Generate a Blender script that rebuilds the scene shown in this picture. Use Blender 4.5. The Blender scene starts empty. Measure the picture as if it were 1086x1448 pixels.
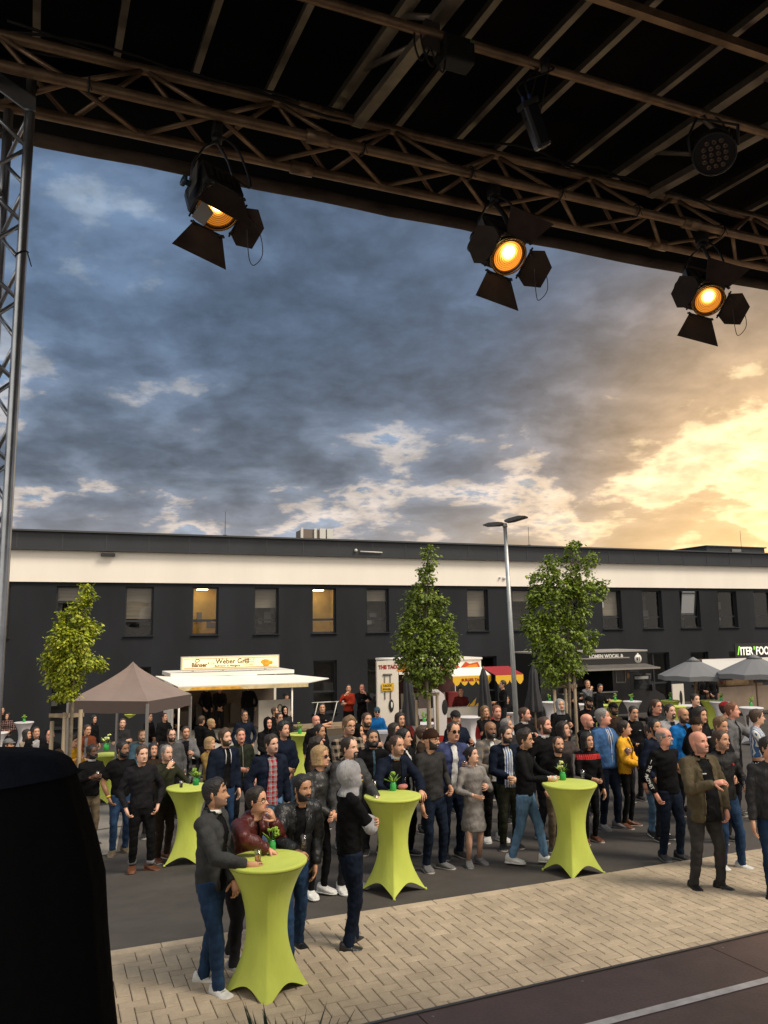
import bpy, bmesh, math, random
import numpy as np
from mathutils import Vector, Matrix, noise
R = math.radians
random.seed(7)
SC = bpy.context.scene
COL = SC.collection

# ------------------------------------------------------------------ camera
F, CX, CY = 1130.0, 543.0, 724.0
CAM_Z = 3.10
PITCH = math.atan(0.1478); ROLL = 0.0133
_f = Vector((0, math.cos(PITCH), math.sin(PITCH)))
_u0 = Vector((0, -math.sin(PITCH), math.cos(PITCH)))
_r0 = Vector((1, 0, 0))
_r = _r0*math.cos(ROLL) - _u0*math.sin(ROLL)
_u = _u0*math.cos(ROLL) + _r0*math.sin(ROLL)
CAM = Vector((0, 0, CAM_Z))
cam_d = bpy.data.cameras.new('camera'); cam = bpy.data.objects.new('camera', cam_d); COL.objects.link(cam)
cam_d.sensor_fit = 'VERTICAL'; cam_d.sensor_height = 24.0; cam_d.lens = F/1448.0*24.0
cam_d.clip_start = 0.05; cam_d.clip_end = 3000
cam.matrix_world = Matrix.Translation(CAM) @ Matrix((_r, _u, -_f)).transposed().to_4x4()
SC.camera = cam

def ray(px, py):
    return _f + _r*((px-CX)/F) + _u*((CY-py)/F)
def D(px, py, d):
    return CAM + ray(px, py)*d
def G(px, py, z=0.0):
    r = ray(px, py); return CAM + r*((z-CAM_Z)/r.z)
E1 = ray(3324, 856); E1.z = 0; E1.normalize()          # direction along the facade and the stage edge
N1 = Vector((-E1.y, E1.x, 0))                           # away from the camera
def gz(x, y):
    t = N1.x*x + N1.y*y
    return -0.05*max(0.0, min(t, 29.0)-9.5) - 0.075*max(0.0, min(-x-.8, 4.0))*max(0.0, min((y-8.5)/1.5, 1.0))
def head_ground(px, py, h):
    """foot point of an upright person of height h whose crown is seen at (px, py)"""
    z = h
    for _ in range(6):
        p = G(px, py, z); z = gz(p.x, p.y) + h
    return Vector((p.x, p.y, z-h))
def plane_hit(px, py, p0, n):
    r = ray(px, py); return CAM + r*((p0-CAM).dot(n)/r.dot(n))

# ------------------------------------------------------------------ view / world / sun
SC.render.engine = 'CYCLES'
SC.view_settings.view_transform = 'Standard'; SC.view_settings.look = 'None'
SC.view_settings.gamma = 1.0; SC.view_settings.exposure = 0.45
SC.view_settings.use_curve_mapping = False
SC.cycles.use_denoising = True
SC.cycles.max_bounces = 6; SC.cycles.transparent_max_bounces = 8
SC.cycles.sample_clamp_indirect = 3.0

SUN_DIR = ray(1190, 690).normalized()
def build_world():
    w = bpy.data.worlds.new("World"); SC.world = w; w.use_nodes = True
    nt = w.node_tree; nt.nodes.clear(); N = nt.nodes; L = nt.links
    def nd(t, **k):
        n = N.new(t)
        for a, b in k.items(): setattr(n, a, b)
        return n
    def setin(s, v):
        if hasattr(v, 'is_linked') or isinstance(v, bpy.types.NodeSocket): L.new(v, s)
        else: s.default_value = v
    def M(op, a, b=0.0, c=None):
        n = nd('ShaderNodeMath', operation=op); setin(n.inputs[0], a); setin(n.inputs[1], b)
        if c is not None: setin(n.inputs[2], c)
        return n.outputs[0]
    def smooth(v, lo, hi, a=0.0, b=1.0):
        n = nd('ShaderNodeMapRange', interpolation_type='SMOOTHSTEP'); setin(n.inputs[0], v)
        for i, q in enumerate((lo, hi, a, b)): n.inputs[i+1].default_value = q
        return n.outputs[0]
    def mix(f, a, b):
        n = nd('ShaderNodeMix', data_type='RGBA'); setin(n.inputs[0], f)
        for s, v in ((n.inputs[6], a), (n.inputs[7], b)):
            if isinstance(v, tuple): s.default_value = (*v, 1)
            else: L.new(v, s)
        return n.outputs[2]
    tc = nd('ShaderNodeTexCoord'); d = tc.outputs['Generated']
    sep = nd('ShaderNodeSeparateXYZ'); L.new(d, sep.inputs[0]); x, y, z = sep.outputs
    zz = M('ADD', M('MAXIMUM', z, 0.0), 0.24)
    comb = nd('ShaderNodeCombineXYZ'); L.new(M('DIVIDE', x, zz), comb.inputs[0]); L.new(M('DIVIDE', y, zz), comb.inputs[1])
    def noise_(scale, detail, rough, dist, off):
        mp = nd('ShaderNodeMapping'); L.new(comb.outputs[0], mp.inputs[0]); mp.inputs[1].default_value = off
        n = nd('ShaderNodeTexNoise'); L.new(mp.outputs[0], n.inputs['Vector'])
        n.inputs['Scale'].default_value = scale; n.inputs['Detail'].default_value = detail
        n.inputs['Roughness'].default_value = rough; n.inputs['Distortion'].default_value = dist
        return n.outputs['Fac']
    big = noise_(1.2, 4, .5, .2, (3.1, 1.7, 0)); mid = noise_(3.4, 10, .56, .15, (0.4, 5.2, 0)); fine = noise_(9.5, 9, .6, .1, (7.3, 2.2, 0))
    def dotv(v):
        n = nd('ShaderNodeVectorMath', operation='DOT_PRODUCT'); L.new(d, n.inputs[0]); n.inputs[1].default_value = v; return n.outputs['Value']
    s = dotv(SUN_DIR)
    glow = smooth(s, .905, .995)
    near = smooth(s, .95, 1.0)
    low = smooth(z, .40, .12)
    # --- cloud cover: closed overhead, broken low down and towards the sun
    cov = M('ADD', M('MULTIPLY', big, .34), M('ADD', M('MULTIPLY', mid, .46), M('MULTIPLY', fine, .20)))
    cov = M('SUBTRACT', cov, M('MULTIPLY', smooth(s, .93, .995), .020))
    cov = M('SUBTRACT', cov, M('MULTIPLY', low, .024))
    cov = M('ADD', cov, M('MULTIPLY', smooth(z, .22, .45), .020))
    for px, py, w_, a_ in ((130, 300, .965, -.03), (560, 480, .96, .05), (250, 560, .985, .030), (800, 520, .975, .035), (330, 590, .994, -.040), (510, 640, .994, -.040), (200, 480, .985, .022), (420, 540, .985, .02), (80, 620, .99, .02), (330, 715, .997, .03), (690, 610, .99, .01), (1000, 640, .992, -.03), (900, 720, .996, .03), (900, 440, .985, .03), (1040, 520, .996, .02), (640, 330, .98, .012), (120, 420, .99, .02), (960, 540, .997, .03), (820, 640, .997, .02), (1040, 690, .997, .045), (930, 640, .9985, .03), (760, 700, .997, -.025)):
        cov = M('ADD', cov, M('MULTIPLY', smooth(dotv(ray(px, py).normalized()), w_, 1.0), a_))
    cov = M('ADD', cov, .022); edge = smooth(cov, .436, .466)
    thick = smooth(cov, .470, .522)
    core = smooth(cov, .512, .60)
    clear = mix(low, (.15, .25, .42), (.27, .34, .45))
    clear = mix(glow, clear, (.60, .52, .42)); clear = mix(near, clear, (.88, .68, .40))
    lit = mix(low, (.25, .32, .42), (.60, .52, .47))
    lit = mix(glow, lit, (.90, .66, .44)); lit = mix(near, lit, (1.0, .76, .44))
    dark = mix(low, (.115, .175, .28), (.17, .20, .26))
    dark = mix(glow, dark, (.30, .245, .22)); dark = mix(near, dark, (.46, .31, .19))
    deep = mix(low, (.060, .092, .150), (.088, .108, .15)); deep = mix(glow, deep, (.15, .125, .115)); deep = mix(near, deep, (.30, .21, .14))
    col = mix(edge, clear, lit); col = mix(thick, col, dark); col = mix(core, col, deep)
    shade = nd('ShaderNodeMapRange'); L.new(fine, shade.inputs[0]); shade.inputs[1].default_value = .3; shade.inputs[2].default_value = .7; shade.inputs[3].default_value = .64; shade.inputs[4].default_value = 1.34
    mm = nd('ShaderNodeVectorMath', operation='SCALE'); L.new(col, mm.inputs[0]); L.new(shade.outputs[0], mm.inputs['Scale']); col = mm.outputs[0]
    hz = smooth(z, .19, .06); hzc = mix(smooth(s, .84, .99), (.42, .38, .38), (1.0, .70, .36))
    col = mix(M('MULTIPLY', hz, .38), col, hzc)
    # brighter, paler half of the sky behind the camera, raised to light the foreground
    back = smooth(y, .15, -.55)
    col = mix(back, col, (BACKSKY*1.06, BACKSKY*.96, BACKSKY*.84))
    up = smooth(z, .62, .95); col = mix(M('MULTIPLY', up, .8), col, (TOPSKY*.95, TOPSKY, TOPSKY*1.05))
    sky = nd('ShaderNodeTexSky', sky_type='NISHITA'); sky.sun_disc = False
    sky.sun_elevation = math.asin(SUN_DIR.z); sky.sun_rotation = math.atan2(SUN_DIR.x, SUN_DIR.y); sky.air_density = 1.4; sky.dust_density = 2.5
    b1 = nd('ShaderNodeBackground'); L.new(col, b1.inputs[0]); b1.inputs[1].default_value = SKYGAIN
    b2 = nd('ShaderNodeBackground'); L.new(sky.outputs[0], b2.inputs[0]); b2.inputs[1].default_value = 0.05
    gr = nd('ShaderNodeBackground'); gr.inputs[0].default_value = (.06, .055, .05, 1)
    mx = nd('ShaderNodeMixShader'); mx.inputs[0].default_value = .12
    L.new(b1.outputs[0], mx.inputs[1]); L.new(b2.outputs[0], mx.inputs[2])
    m2 = nd('ShaderNodeMixShader'); L.new(smooth(z, -.05, 0.0), m2.inputs[0]); L.new(gr.outputs[0], m2.inputs[1]); L.new(mx.outputs[0], m2.inputs[2])
    out = nd('ShaderNodeOutputWorld'); L.new(m2.outputs[0], out.inputs[0])
    w.cycles.sampling_method = 'MANUAL'; w.cycles.sample_map_resolution = 512
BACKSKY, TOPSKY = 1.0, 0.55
SKYGAIN = 1.0
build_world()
sd = bpy.data.lights.new('sun', 'SUN'); sd.energy = 2.6; sd.angle = R(20); sd.color = (1.0, .88, .72)
sun = bpy.data.objects.new('sun', sd); COL.objects.link(sun)
sun.rotation_euler = Vector((.58, -.27, .77)).normalized().to_track_quat('Z', 'Y').to_euler()   # soft light added high on the right, apart from the sunset glow

# ------------------------------------------------------------------ helpers
def new_obj(name, me, parent=None, mats=()):
    o = bpy.data.objects.new(name, me); COL.objects.link(o)
    if parent is not None: o.parent = parent
    if me is not None and hasattr(me, 'materials'):
        for m in mats: me.materials.append(m)
    return o
def tag(o, label=None, cat=None, group=None, kind=None):
    if label: o['label'] = label
    if cat: o['category'] = cat
    if group: o['group'] = group
    if kind: o['kind'] = kind
    return o
def thing(name, label, cat, loc=(0, 0, 0), rz=0.0, group=None):
    o = bpy.data.objects.new(name, None); COL.objects.link(o)
    o.empty_display_size = .1
    o.location = loc; o.rotation_euler = (0, 0, rz)
    return tag(o, label, cat, group)

class MB:
    """collects shapes with material slots; build() links them as one mesh"""
    def __init__(s): s.v = []; s.f = []; s.m = []; s.sm = []
    def add(s, vs, fs, mat=0, smooth=False):
        o = len(s.v); s.v += [tuple(v) for v in vs]
        for f in fs: s.f.append(tuple(i+o for i in f)); s.m.append(mat); s.sm.append(smooth)
    def box(s, c, size, M=None, mat=0):
        c = Vector(c); h = Vector(size)*.5; vs = []
        for i in range(8):
            q = Vector(((1 if i & 1 else -1)*h.x, (1 if i & 2 else -1)*h.y, (1 if i & 4 else -1)*h.z))
            if M is not None: q = M @ q
            vs.append(c+q)
        s.add(vs, [(0, 2, 3, 1), (4, 5, 7, 6), (0, 1, 5, 4), (2, 6, 7, 3), (0, 4, 6, 2), (1, 3, 7, 5)], mat)
    def bbox(s, c, size, M=None, mat=0, b=.01):
        bm = bmesh.new(); bmesh.ops.create_cube(bm, size=1)
        for v in bm.verts: v.co = Vector((v.co.x*size[0], v.co.y*size[1], v.co.z*size[2]))
        bmesh.ops.bevel(bm, geom=bm.edges[:], offset=b, segments=2, profile=.6, affect='EDGES')
        bm.verts.index_update(); c = Vector(c)
        s.add([c+((M @ v.co) if M is not None else v.co) for v in bm.verts], [[v.index for v in f.verts] for f in bm.faces], mat, False); bm.free()
    def frame(s, d, ref=None):
        d = Vector(d).normalized(); ref = Vector(ref) if ref is not None else (Vector((0, 0, 1)) if abs(d.z) < .95 else Vector((1, 0, 0)))
        x = d.cross(ref).normalized(); return x, x.cross(d)*-1
    def tube(s, pts, rad, n=8, mat=0, caps=True, smooth=True, ref=None):
        pts = [Vector(p) for p in pts]; k = len(pts)
        if not isinstance(rad, (list, tuple)): rad = [rad]*k
        vs = []; px = None
        for i, p in enumerate(pts):
            d = (pts[min(i+1, k-1)]-pts[max(i-1, 0)])
            if d.length < 1e-9: d = Vector((0, 0, 1))
            d.normalize()
            if px is None: x, y = s.frame(d, ref)
            else:
                x = (px - d*px.dot(d))
                if x.length < 1e-6: x, y = s.frame(d, ref)
                x.normalize()
            y = d.cross(x); px = x
            r = rad[i]; rx, ry = r if isinstance(r, (list, tuple)) else (r, r)
            for j in range(n):
                a = 2*math.pi*j/n; vs.append(p + x*(math.cos(a)*rx) + y*(math.sin(a)*ry))
        fs = [(i*n+j, i*n+(j+1) % n, (i+1)*n+(j+1) % n, (i+1)*n+j) for i in range(k-1) for j in range(n)]
        if caps: fs += [tuple(range(n))[::-1], tuple((k-1)*n+j for j in range(n))]
        s.add(vs, fs, mat, smooth)
    def ring(s, pts, rad, n=6, mat=0):           # closed loop tube
        pts = [Vector(p) for p in pts]; s.tube(pts+[pts[0]], rad, n, mat, False)
    def lathe(s, prof, c=(0, 0, 0), n=20, mat=0, smooth=True, M=None):
        c = Vector(c); vs = []
        for r, z in prof:
            for j in range(n):
                a = 2*math.pi*j/n; q = Vector((math.cos(a)*r, math.sin(a)*r, z)); vs.append(c+((M @ q) if M is not None else q))
        k = len(prof); fs = [(i*n+j, i*n+(j+1) % n, (i+1)*n+(j+1) % n, (i+1)*n+j) for i in range(k-1) for j in range(n)]
        fs += [tuple(range(n))[::-1], tuple((k-1)*n+j for j in range(n))]
        s.add(vs, fs, mat, smooth)
    def ball(s, c, r, n=10, m=6, mat=0, M=None):
        r = r if isinstance(r, (list, tuple)) else (r, r, r); c = Vector(c); vs = []; 
        for i in range(m+1):
            t = math.pi*i/m
            for j in range(n):
                a = 2*math.pi*j/n; q = Vector((math.sin(t)*math.cos(a)*r[0], math.sin(t)*math.sin(a)*r[1], -math.cos(t)*r[2]))
                vs.append(c+((M @ q) if M is not None else q))
        s.add(vs, [(i*n+j, i*n+(j+1) % n, (i+1)*n+(j+1) % n, (i+1)*n+j) for i in range(m) for j in range(n)], mat, True)
    def quad(s, a, b, c, d, mat=0): s.add([a, b, c, d], [(0, 1, 2, 3)], mat)
    def prism(s, poly, off, mat=0):              # polygon (3D points) extruded by a vector
        n = len(poly); off = Vector(off); vs = [Vector(p) for p in poly]; vs += [p+off for p in vs]
        s.add(vs, [tuple(range(n))[::-1], tuple(range(n, 2*n))]+[(i, (i+1) % n, n+(i+1) % n, n+i) for i in range(n)], mat)
    def mesh(s, name, merge=False):
        me = bpy.data.meshes.new(name); me.from_pydata(s.v, [], s.f)
        me.polygons.foreach_set('material_index', s.m); me.polygons.foreach_set('use_smooth', s.sm)
        bm = bmesh.new(); bm.from_mesh(me)
        if merge: bmesh.ops.remove_doubles(bm, verts=bm.verts, dist=1e-5)
        bmesh.ops.recalc_face_normals(bm, faces=bm.faces); bm.to_mesh(me); bm.free()
        return me
    def build(s, name, mats, parent=None, merge=False):
        if not isinstance(mats, (list, tuple)): mats = [mats]
        return new_obj(name, s.mesh(name, merge), parent, mats)

_mats = {}
def mat(name, col, rough=.7, metal=0.0, emit=None, bump=None, var=None, spec=.5, coat=0, trans=0, alpha=1.0, sheen=0):
    """var=(scale, amount[, stretch]) darkens/lightens by noise; bump=(scale, strength)"""
    if name in _mats: return _mats[name]
    m = bpy.data.materials.new(name); m.use_nodes = True; nt = m.node_tree; p = nt.nodes['Principled BSDF']; L = nt.links
    p.inputs['Base Color'].default_value = (*col, 1); p.inputs['Roughness'].default_value = rough; p.inputs['Metallic'].default_value = metal
    p.inputs['Specular IOR Level'].default_value = spec
    if coat: p.inputs['Coat Weight'].default_value = coat
    if sheen: p.inputs['Sheen Weight'].default_value = sheen
    if trans: p.inputs['Transmission Weight'].default_value = trans
    if alpha < 1: p.inputs['Alpha'].default_value = alpha
    if emit: p.inputs['Emission Color'].default_value = (*emit[0], 1); p.inputs['Emission Strength'].default_value = emit[1]
    if bump or var:
        tc = nt.nodes.new('ShaderNodeTexCoord')
    if var:
        mp = nt.nodes.new('ShaderNodeMapping'); L.new(tc.outputs['Object'], mp.inputs[0])
        if len(var) > 2: mp.inputs[3].default_value = var[2]
        n = nt.nodes.new('ShaderNodeTexNoise'); L.new(mp.outputs[0], n.inputs['Vector']); n.inputs['Scale'].default_value = var[0]; n.inputs['Detail'].default_value = 6; n.inputs['Roughness'].default_value = .62
        r = nt.nodes.new('ShaderNodeMapRange'); L.new(n.outputs['Fac'], r.inputs[0]); r.inputs[1].default_value = .3; r.inputs[2].default_value = .7
        r.inputs[3].default_value = 1-var[1]; r.inputs[4].default_value = 1+var[1]
        x = nt.nodes.new('ShaderNodeVectorMath'); x.operation = 'SCALE'; x.inputs[0].default_value = col; L.new(r.outputs[0], x.inputs['Scale'])
        L.new(x.outputs[0], p.inputs['Base Color'])
    if bump:
        n = nt.nodes.new('ShaderNodeTexNoise'); L.new(tc.outputs['Object'], n.inputs['Vector']); n.inputs['Scale'].default_value = bump[0]; n.inputs['Detail'].default_value = 5
        if len(bump) > 2: n.inputs['Distortion'].default_value = bump[2]
        b = nt.nodes.new('ShaderNodeBump'); b.inputs['Strength'].default_value = bump[1]; b.inputs['Distance'].default_value = .02
        L.new(n.outputs['Fac'], b.inputs['Height']); L.new(b.outputs[0], p.inputs['Normal'])
    _mats[name] = m; return m
def hexc(r, g, b):
    f = lambda c: ((c/255+.055)/1.055)**2.4 if c/255 > .04045 else c/255/12.92
    return (f(r), f(g), f(b))
FONT = None
def text_mesh(name, s, size, M, m, parent, extrude=.004, align='LEFT', bold=0.0, sx=1.0):
    cu = bpy.data.curves.new(name, 'FONT'); cu.body = s; cu.size = size; cu.extrude = extrude; cu.align_x = align; cu.offset = bold; cu.resolution_u = 3
    t = bpy.data.objects.new('tmp', cu); COL.objects.link(t); bpy.context.view_layer.update()
    me = bpy.data.meshes.new_from_object(t.evaluated_get(bpy.context.evaluated_depsgraph_get())); bpy.data.objects.remove(t); bpy.data.curves.remove(cu)
    me.transform(M @ Matrix.Diagonal((sx, 1, 1, 1)))
    me.materials.clear(); me.materials.append(m); me.name = name
    o = bpy.data.objects.new(name, me); COL.objects.link(o); o.parent = parent; return o
def basis(x, y, z, o=(0, 0, 0)):
    m = Matrix((Vector(x), Vector(y), Vector(z))).transposed().to_4x4(); m.translation = Vector(o); return m
def T_loc(o): return Matrix.Translation(o)
# ================================================================== ground
def ground_material(name, col, scale, amt, rough=.85, spots=True, spec=.3):
    m = bpy.data.materials.new(name); m.use_nodes = True; nt = m.node_tree; p = nt.nodes['Principled BSDF']; L = nt.links
    tc = nt.nodes.new('ShaderNodeTexCoord')
    def nz(s, d, r=.6):
        n = nt.nodes.new('ShaderNodeTexNoise'); L.new(tc.outputs['Object'], n.inputs['Vector']); n.inputs['Scale'].default_value = s; n.inputs['Detail'].default_value = d; n.inputs['Roughness'].default_value = r; return n.outputs['Fac']
    def mr(v, a, b, c, d):
        n = nt.nodes.new('ShaderNodeMapRange'); L.new(v, n.inputs[0])
        for i, q in enumerate((a, b, c, d)): n.inputs[i+1].default_value = q
        return n.outputs[0]
    def mul(a, b):
        n = nt.nodes.new('ShaderNodeMath'); n.operation = 'MULTIPLY'; L.new(a, n.inputs[0]); L.new(b, n.inputs[1]); return n.outputs[0]
    f = mul(mr(nz(.45, 6), .3, .7, 1-amt, 1+amt), mr(nz(scale, 3, .8), .25, .75, .75, 1.3))
    f = mul(f, mr(nz(4, 8, .7), .3, .7, .88, 1.12))
    x = nt.nodes.new('ShaderNodeVectorMath'); x.operation = 'SCALE'; x.inputs[0].default_value = col; L.new(f, x.inputs['Scale']); L.new(x.outputs[0], p.inputs['Base Color'])
    p.inputs['Specular IOR Level'].default_value = spec
    L.new(mr(nz(2.2, 5), .3, .7, rough-.1, rough+.08), p.inputs['Roughness'])
    b = nt.nodes.new('ShaderNodeBump'); b.inputs['Strength'].default_value = .35; b.inputs['Distance'].default_value = .006
    L.new(nz(scale*1.3, 3), b.inputs['Height']); L.new(b.outputs[0], p.inputs['Normal'])
    return m
def gground(px, py):
    z = 0
    for _ in range(6): p = G(px, py, z); z = gz(p.x, p.y)
    return p
M_ASPH = ground_material('asphalt', (.062, .055, .049), 120, .24)
mb = MB()
xs = [-300, -80, -30, -16]+[-14+.8*i for i in range(36)]+[20, 40, 90, 300]
ys = [-60, -10, 0, 4]+[6+.8*i for i in range(44)]+[48, 60, 120, 400]
vs = [(x, y, gz(x, y)) for y in ys for x in xs]; nx = len(xs)
mb.add(vs, [(j*nx+i, j*nx+i+1, (j+1)*nx+i+1, (j+1)*nx+i) for j in range(len(ys)-1) for i in range(nx-1)])
tag(mb.build('asphalt_ground', M_ASPH, merge=True), kind='structure')

# paved strip of herringbone concrete blocks; edge line from two points seen in the photo
ea = G(152, 1352); eb = G(982, 1220)
eu = (eb-ea).normalized(); en = Vector((eu.y, -eu.x, 0))      # en: towards the camera
def paver_mat():
    m = bpy.data.materials.new('paving_block'); m.use_nodes = True; nt = m.node_tree; p = nt.nodes['Principled BSDF']; L = nt.links
    tc = nt.nodes.new('ShaderNodeTexCoord'); at = nt.nodes.new('ShaderNodeAttribute'); at.attribute_name = 'tone'
    def nz(s, d, r=.65):
        n = nt.nodes.new('ShaderNodeTexNoise'); L.new(tc.outputs['Object'], n.inputs['Vector']); n.inputs['Scale'].default_value = s; n.inputs['Detail'].default_value = d; n.inputs['Roughness'].default_value = r; return n.outputs['Fac']
    def mr(v, a, b, c, d):
        n = nt.nodes.new('ShaderNodeMapRange'); L.new(v, n.inputs[0])
        for i, q in enumerate((a, b, c, d)): n.inputs[i+1].default_value = q
        return n.outputs[0]
    def mul(a, b):
        n = nt.nodes.new('ShaderNodeMath'); n.operation = 'MULTIPLY'; L.new(a, n.inputs[0]); L.new(b, n.inputs[1]); return n.outputs[0]
    f = mul(mul(mr(nz(.8, 5), .3, .7, .82, 1.16), mr(nz(90, 3), .25, .75, .86, 1.12)), mul(at.outputs['Fac'], mr(nz(5, 7), .3, .7, .84, 1.12)))
    x = nt.nodes.new('ShaderNodeVectorMath'); x.operation = 'SCALE'; x.inputs[0].default_value = (.39, .315, .225); L.new(f, x.inputs['Scale']); L.new(x.outputs[0], p.inputs['Base Color'])
    p.inputs['Roughness'].default_value = .85; p.inputs['Specular IOR Level'].default_value = .3
    b = nt.nodes.new('ShaderNodeBump'); b.inputs['Strength'].default_value = .3; b.inputs['Distance'].default_value = .004; L.new(nz(110, 3), b.inputs['Height']); L.new(b.outputs[0], p.inputs['Normal'])
    return m
def build_pavers():
    vs = []; fs = []; tone = []; rnd = random.Random(3)
    top, base = .050, .0
    def block(u0, u1, n0, n1):
        g = .0030; gn = .0060; b = .006; o = len(vs); dz = rnd.uniform(-.0012, .0012)
        for (a, c, z) in ((0, 0, base), (1, 0, base), (1, 1, base), (0, 1, base)):
            vs.append(tuple(ea+eu*(u0+g if a == 0 else u1-g)+en*(n0+gn if c == 0 else n1-gn)+Vector((0, 0, z))))
        for (a, c) in ((0, 0), (1, 0), (1, 1), (0, 1)):
            vs.append(tuple(ea+eu*(u0+g if a == 0 else u1-g)+en*(n0+gn if c == 0 else n1-gn)+Vector((0, 0, top-b+dz))))
        for (a, c) in ((0, 0), (1, 0), (1, 1), (0, 1)):
            vs.append(tuple(ea+eu*(u0+g+b if a == 0 else u1-g-b)+en*(n0+gn+b if c == 0 else n1-gn-b)+Vector((0, 0, top+dz))))
        t = rnd.gauss(1.0, .045)
        for k in range(4):
            j = (k+1) % 4
            fs.append((o+k, o+j, o+4+j, o+4+k)); fs.append((o+4+k, o+4+j, o+8+j, o+8+k)); tone.extend((t, t))
        fs.append((o+8, o+9, o+10, o+11)); tone.append(t)
    for i in range(-4, 32): block(i*.5, i*.5+.5, .0, .14)          # kerb row of long edge stones
    for i in range(-8, 66): block(i*.24, i*.24+.24, .14, .26)
    s = .12
    for i in range(-16, 132):
        for j in range(0, 38):
            k = (i-j) % 4; u0 = i*s; n0 = .26+j*s
            if k == 0: block(u0, u0+2*s, n0, n0+s)
            elif k == 3: block(u0, u0+s, n0, n0+2*s)
            elif j == 0 and k == 2: block(u0, u0+s, n0, n0+s)
    me = bpy.data.meshes.new('paved_path'); me.from_pydata(vs, [], fs)
    a = me.attributes.new('tone', 'FLOAT', 'FACE'); a.data.foreach_set('value', tone)
    o = new_obj('paved_path', me, None, [paver_mat()]); tag(o, kind='structure')
    mb = MB(); mb.box(ea+eu*7+en*2.45+Vector((0, 0, .019)), (20, 4.86, .036), basis(eu, -en, (0, 0, 1)).to_3x3())
    tag(mb.build('joint_sand', mat('joint_sand', (.045, .037, .028), .95)), kind='structure')
build_pavers()
# pale concrete slabs set in the asphalt on the left
mb = MB()
for q in (((60, 1150), (176, 1136), (172, 1168), (60, 1185)), ((60, 1187), (171, 1170), (164, 1206), (60, 1228))):
    mb.prism([Vector((v.x, v.y, gz(v.x, v.y)+.004)) for v in (gground(x, y) for x, y in q)], (0, 0, .006))
tag(mb.build('concrete_pavement', ground_material('concrete', (.20, .185, .165), 90, .1)), kind='structure')

# ================================================================== office building
d0 = 37.7
B0 = D(543, 860, d0)
def bu(px, py=860):            # coordinate along the facade of a pixel column
    p = plane_hit(px, py, B0, N1); return (p-B0).dot(E1)
def bz(px, py): return plane_hit(px, py, B0, N1).z
z_roof = bz(543, 767); z_bt = bz(543, 789.5); z_bb = bz(543, 827.5); z_wt = bz(196, 829.5); z_wb = bz(196, 899)
z_g = -1.0; z_dt = bz(459, 934); z_db = bz(459, 1008)
M_WALL = mat('dark_render_wall', (.018, .020, .024), .85, bump=(60, .25), var=(.35, .3, (1, 1, .35)), spec=.2)
M_BAND = mat('cream_render', (.80, .75, .67), .8, bump=(50, .1), var=(.5, .05, (1, 1, .3)), spec=.2)
M_PARA = mat('roof_metal', (.026, .029, .034), .5, metal=.2, var=(.6, .2))
M_FRAME = mat('window_frame', (.012, .013, .016), .5)
M_SILL = mat('sill_metal', (.02, .022, .026), .4, metal=.4)
bld = thing('office_building', 'long two storey dark grey office building with cream band under a flat roof', 'building', B0*1)
BM = basis(E1, N1, (0, 0, 1))
bld.location = Vector((B0.x, B0.y, 0)); bld.rotation_euler = (0, 0, math.atan2(E1.y, E1.x))
# openings (u0,u1,z0,z1)
up = [(-30, 14), (79, 120), (177, 217), (272, 309), (360, 394), (442, 475.5), (519, 550), (592, 622), (661, 690.5), (725, 754), (791, 818), (852, 879), (909, 936.5), (962, 990), (1016, 1042.5), (1067, 1093)]
dn = [(-20, 8, 938, 1030), (76, 116, 930, 1030), (196, 216, 943, 1000), (443, 476, 934, 1008), (519, 552, 932, 1020), (678, 700, 928, 1010), (733, 790, 928, 1015), (898, 942, 923, 1005), (972, 997, 922, 968), (1026, 1058, 921, 985)]
ops = []
for a, b in up: ops.append((bu(a), bu(b), z_wb, z_wt, 'w'))
for a, b, t, q in dn: ops.append((bu(a), bu(b), max(z_g, bz((a+b)/2, q)), bz((a+b)/2, t), 'd' if q > 1000 else 'w'))
U0, U1 = bu(-120), bu(1420)
def wall_with_holes(mb, ops, u0, u1, z0, z1, depth, mat=0, rmat=1):
    us = sorted({u0, u1} | {o[0] for o in ops} | {o[1] for o in ops}); zs = sorted({z0, z1} | {o[2] for o in ops} | {o[3] for o in ops})
    for i in range(len(us)-1):
        for j in range(len(zs)-1):
            cu, cz = (us[i]+us[i+1])/2, (zs[j]+zs[j+1])/2
            if any(o[0] < cu < o[1] and o[2] < cz < o[3] for o in ops): continue
            mb.quad((us[i], 0, zs[j]), (us[i+1], 0, zs[j]), (us[i+1], 0, zs[j+1]), (us[i], 0, zs[j+1]), mat)
    for a, b, c, d, _ in ops:
        mb.quad((a, 0, c), (b, 0, c), (b, depth, c), (a, depth, c), rmat); mb.quad((a, 0, d), (b, 0, d), (b, depth, d), (a, depth, d), rmat)
        mb.quad((a, 0, c), (a, depth, c), (a, depth, d), (a, 0, d), rmat); mb.quad((b, 0, c), (b, depth, c), (b, depth, d), (b, 0, d), rmat)
mb = MB(); wall_with_holes(mb, ops, U0, U1, z_g-.3, z_bb, .32, 0, 0)
mb.box(((U0+U1)/2, 6.9, (z_g+z_bb)/2), (U1-U0-.02, .2, z_bb-z_g)); mb.quad((U0, 0, z_g-.3), (U0, 7, z_g-.3), (U0, 7, z_bb), (U0, 0, z_bb)); mb.quad((U1, 0, z_g-.3), (U1, 7, z_g-.3), (U1, 7, z_bb), (U1, 0, z_bb))
mb.build('wall', [M_WALL], bld)
mb = MB(); mb.box(((U0+U1)/2, 3.35, (z_bb+z_bt)/2), (U1-U0, 6.9, z_bt-z_bb)); mb.build('cream_band', M_BAND, bld)
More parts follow.
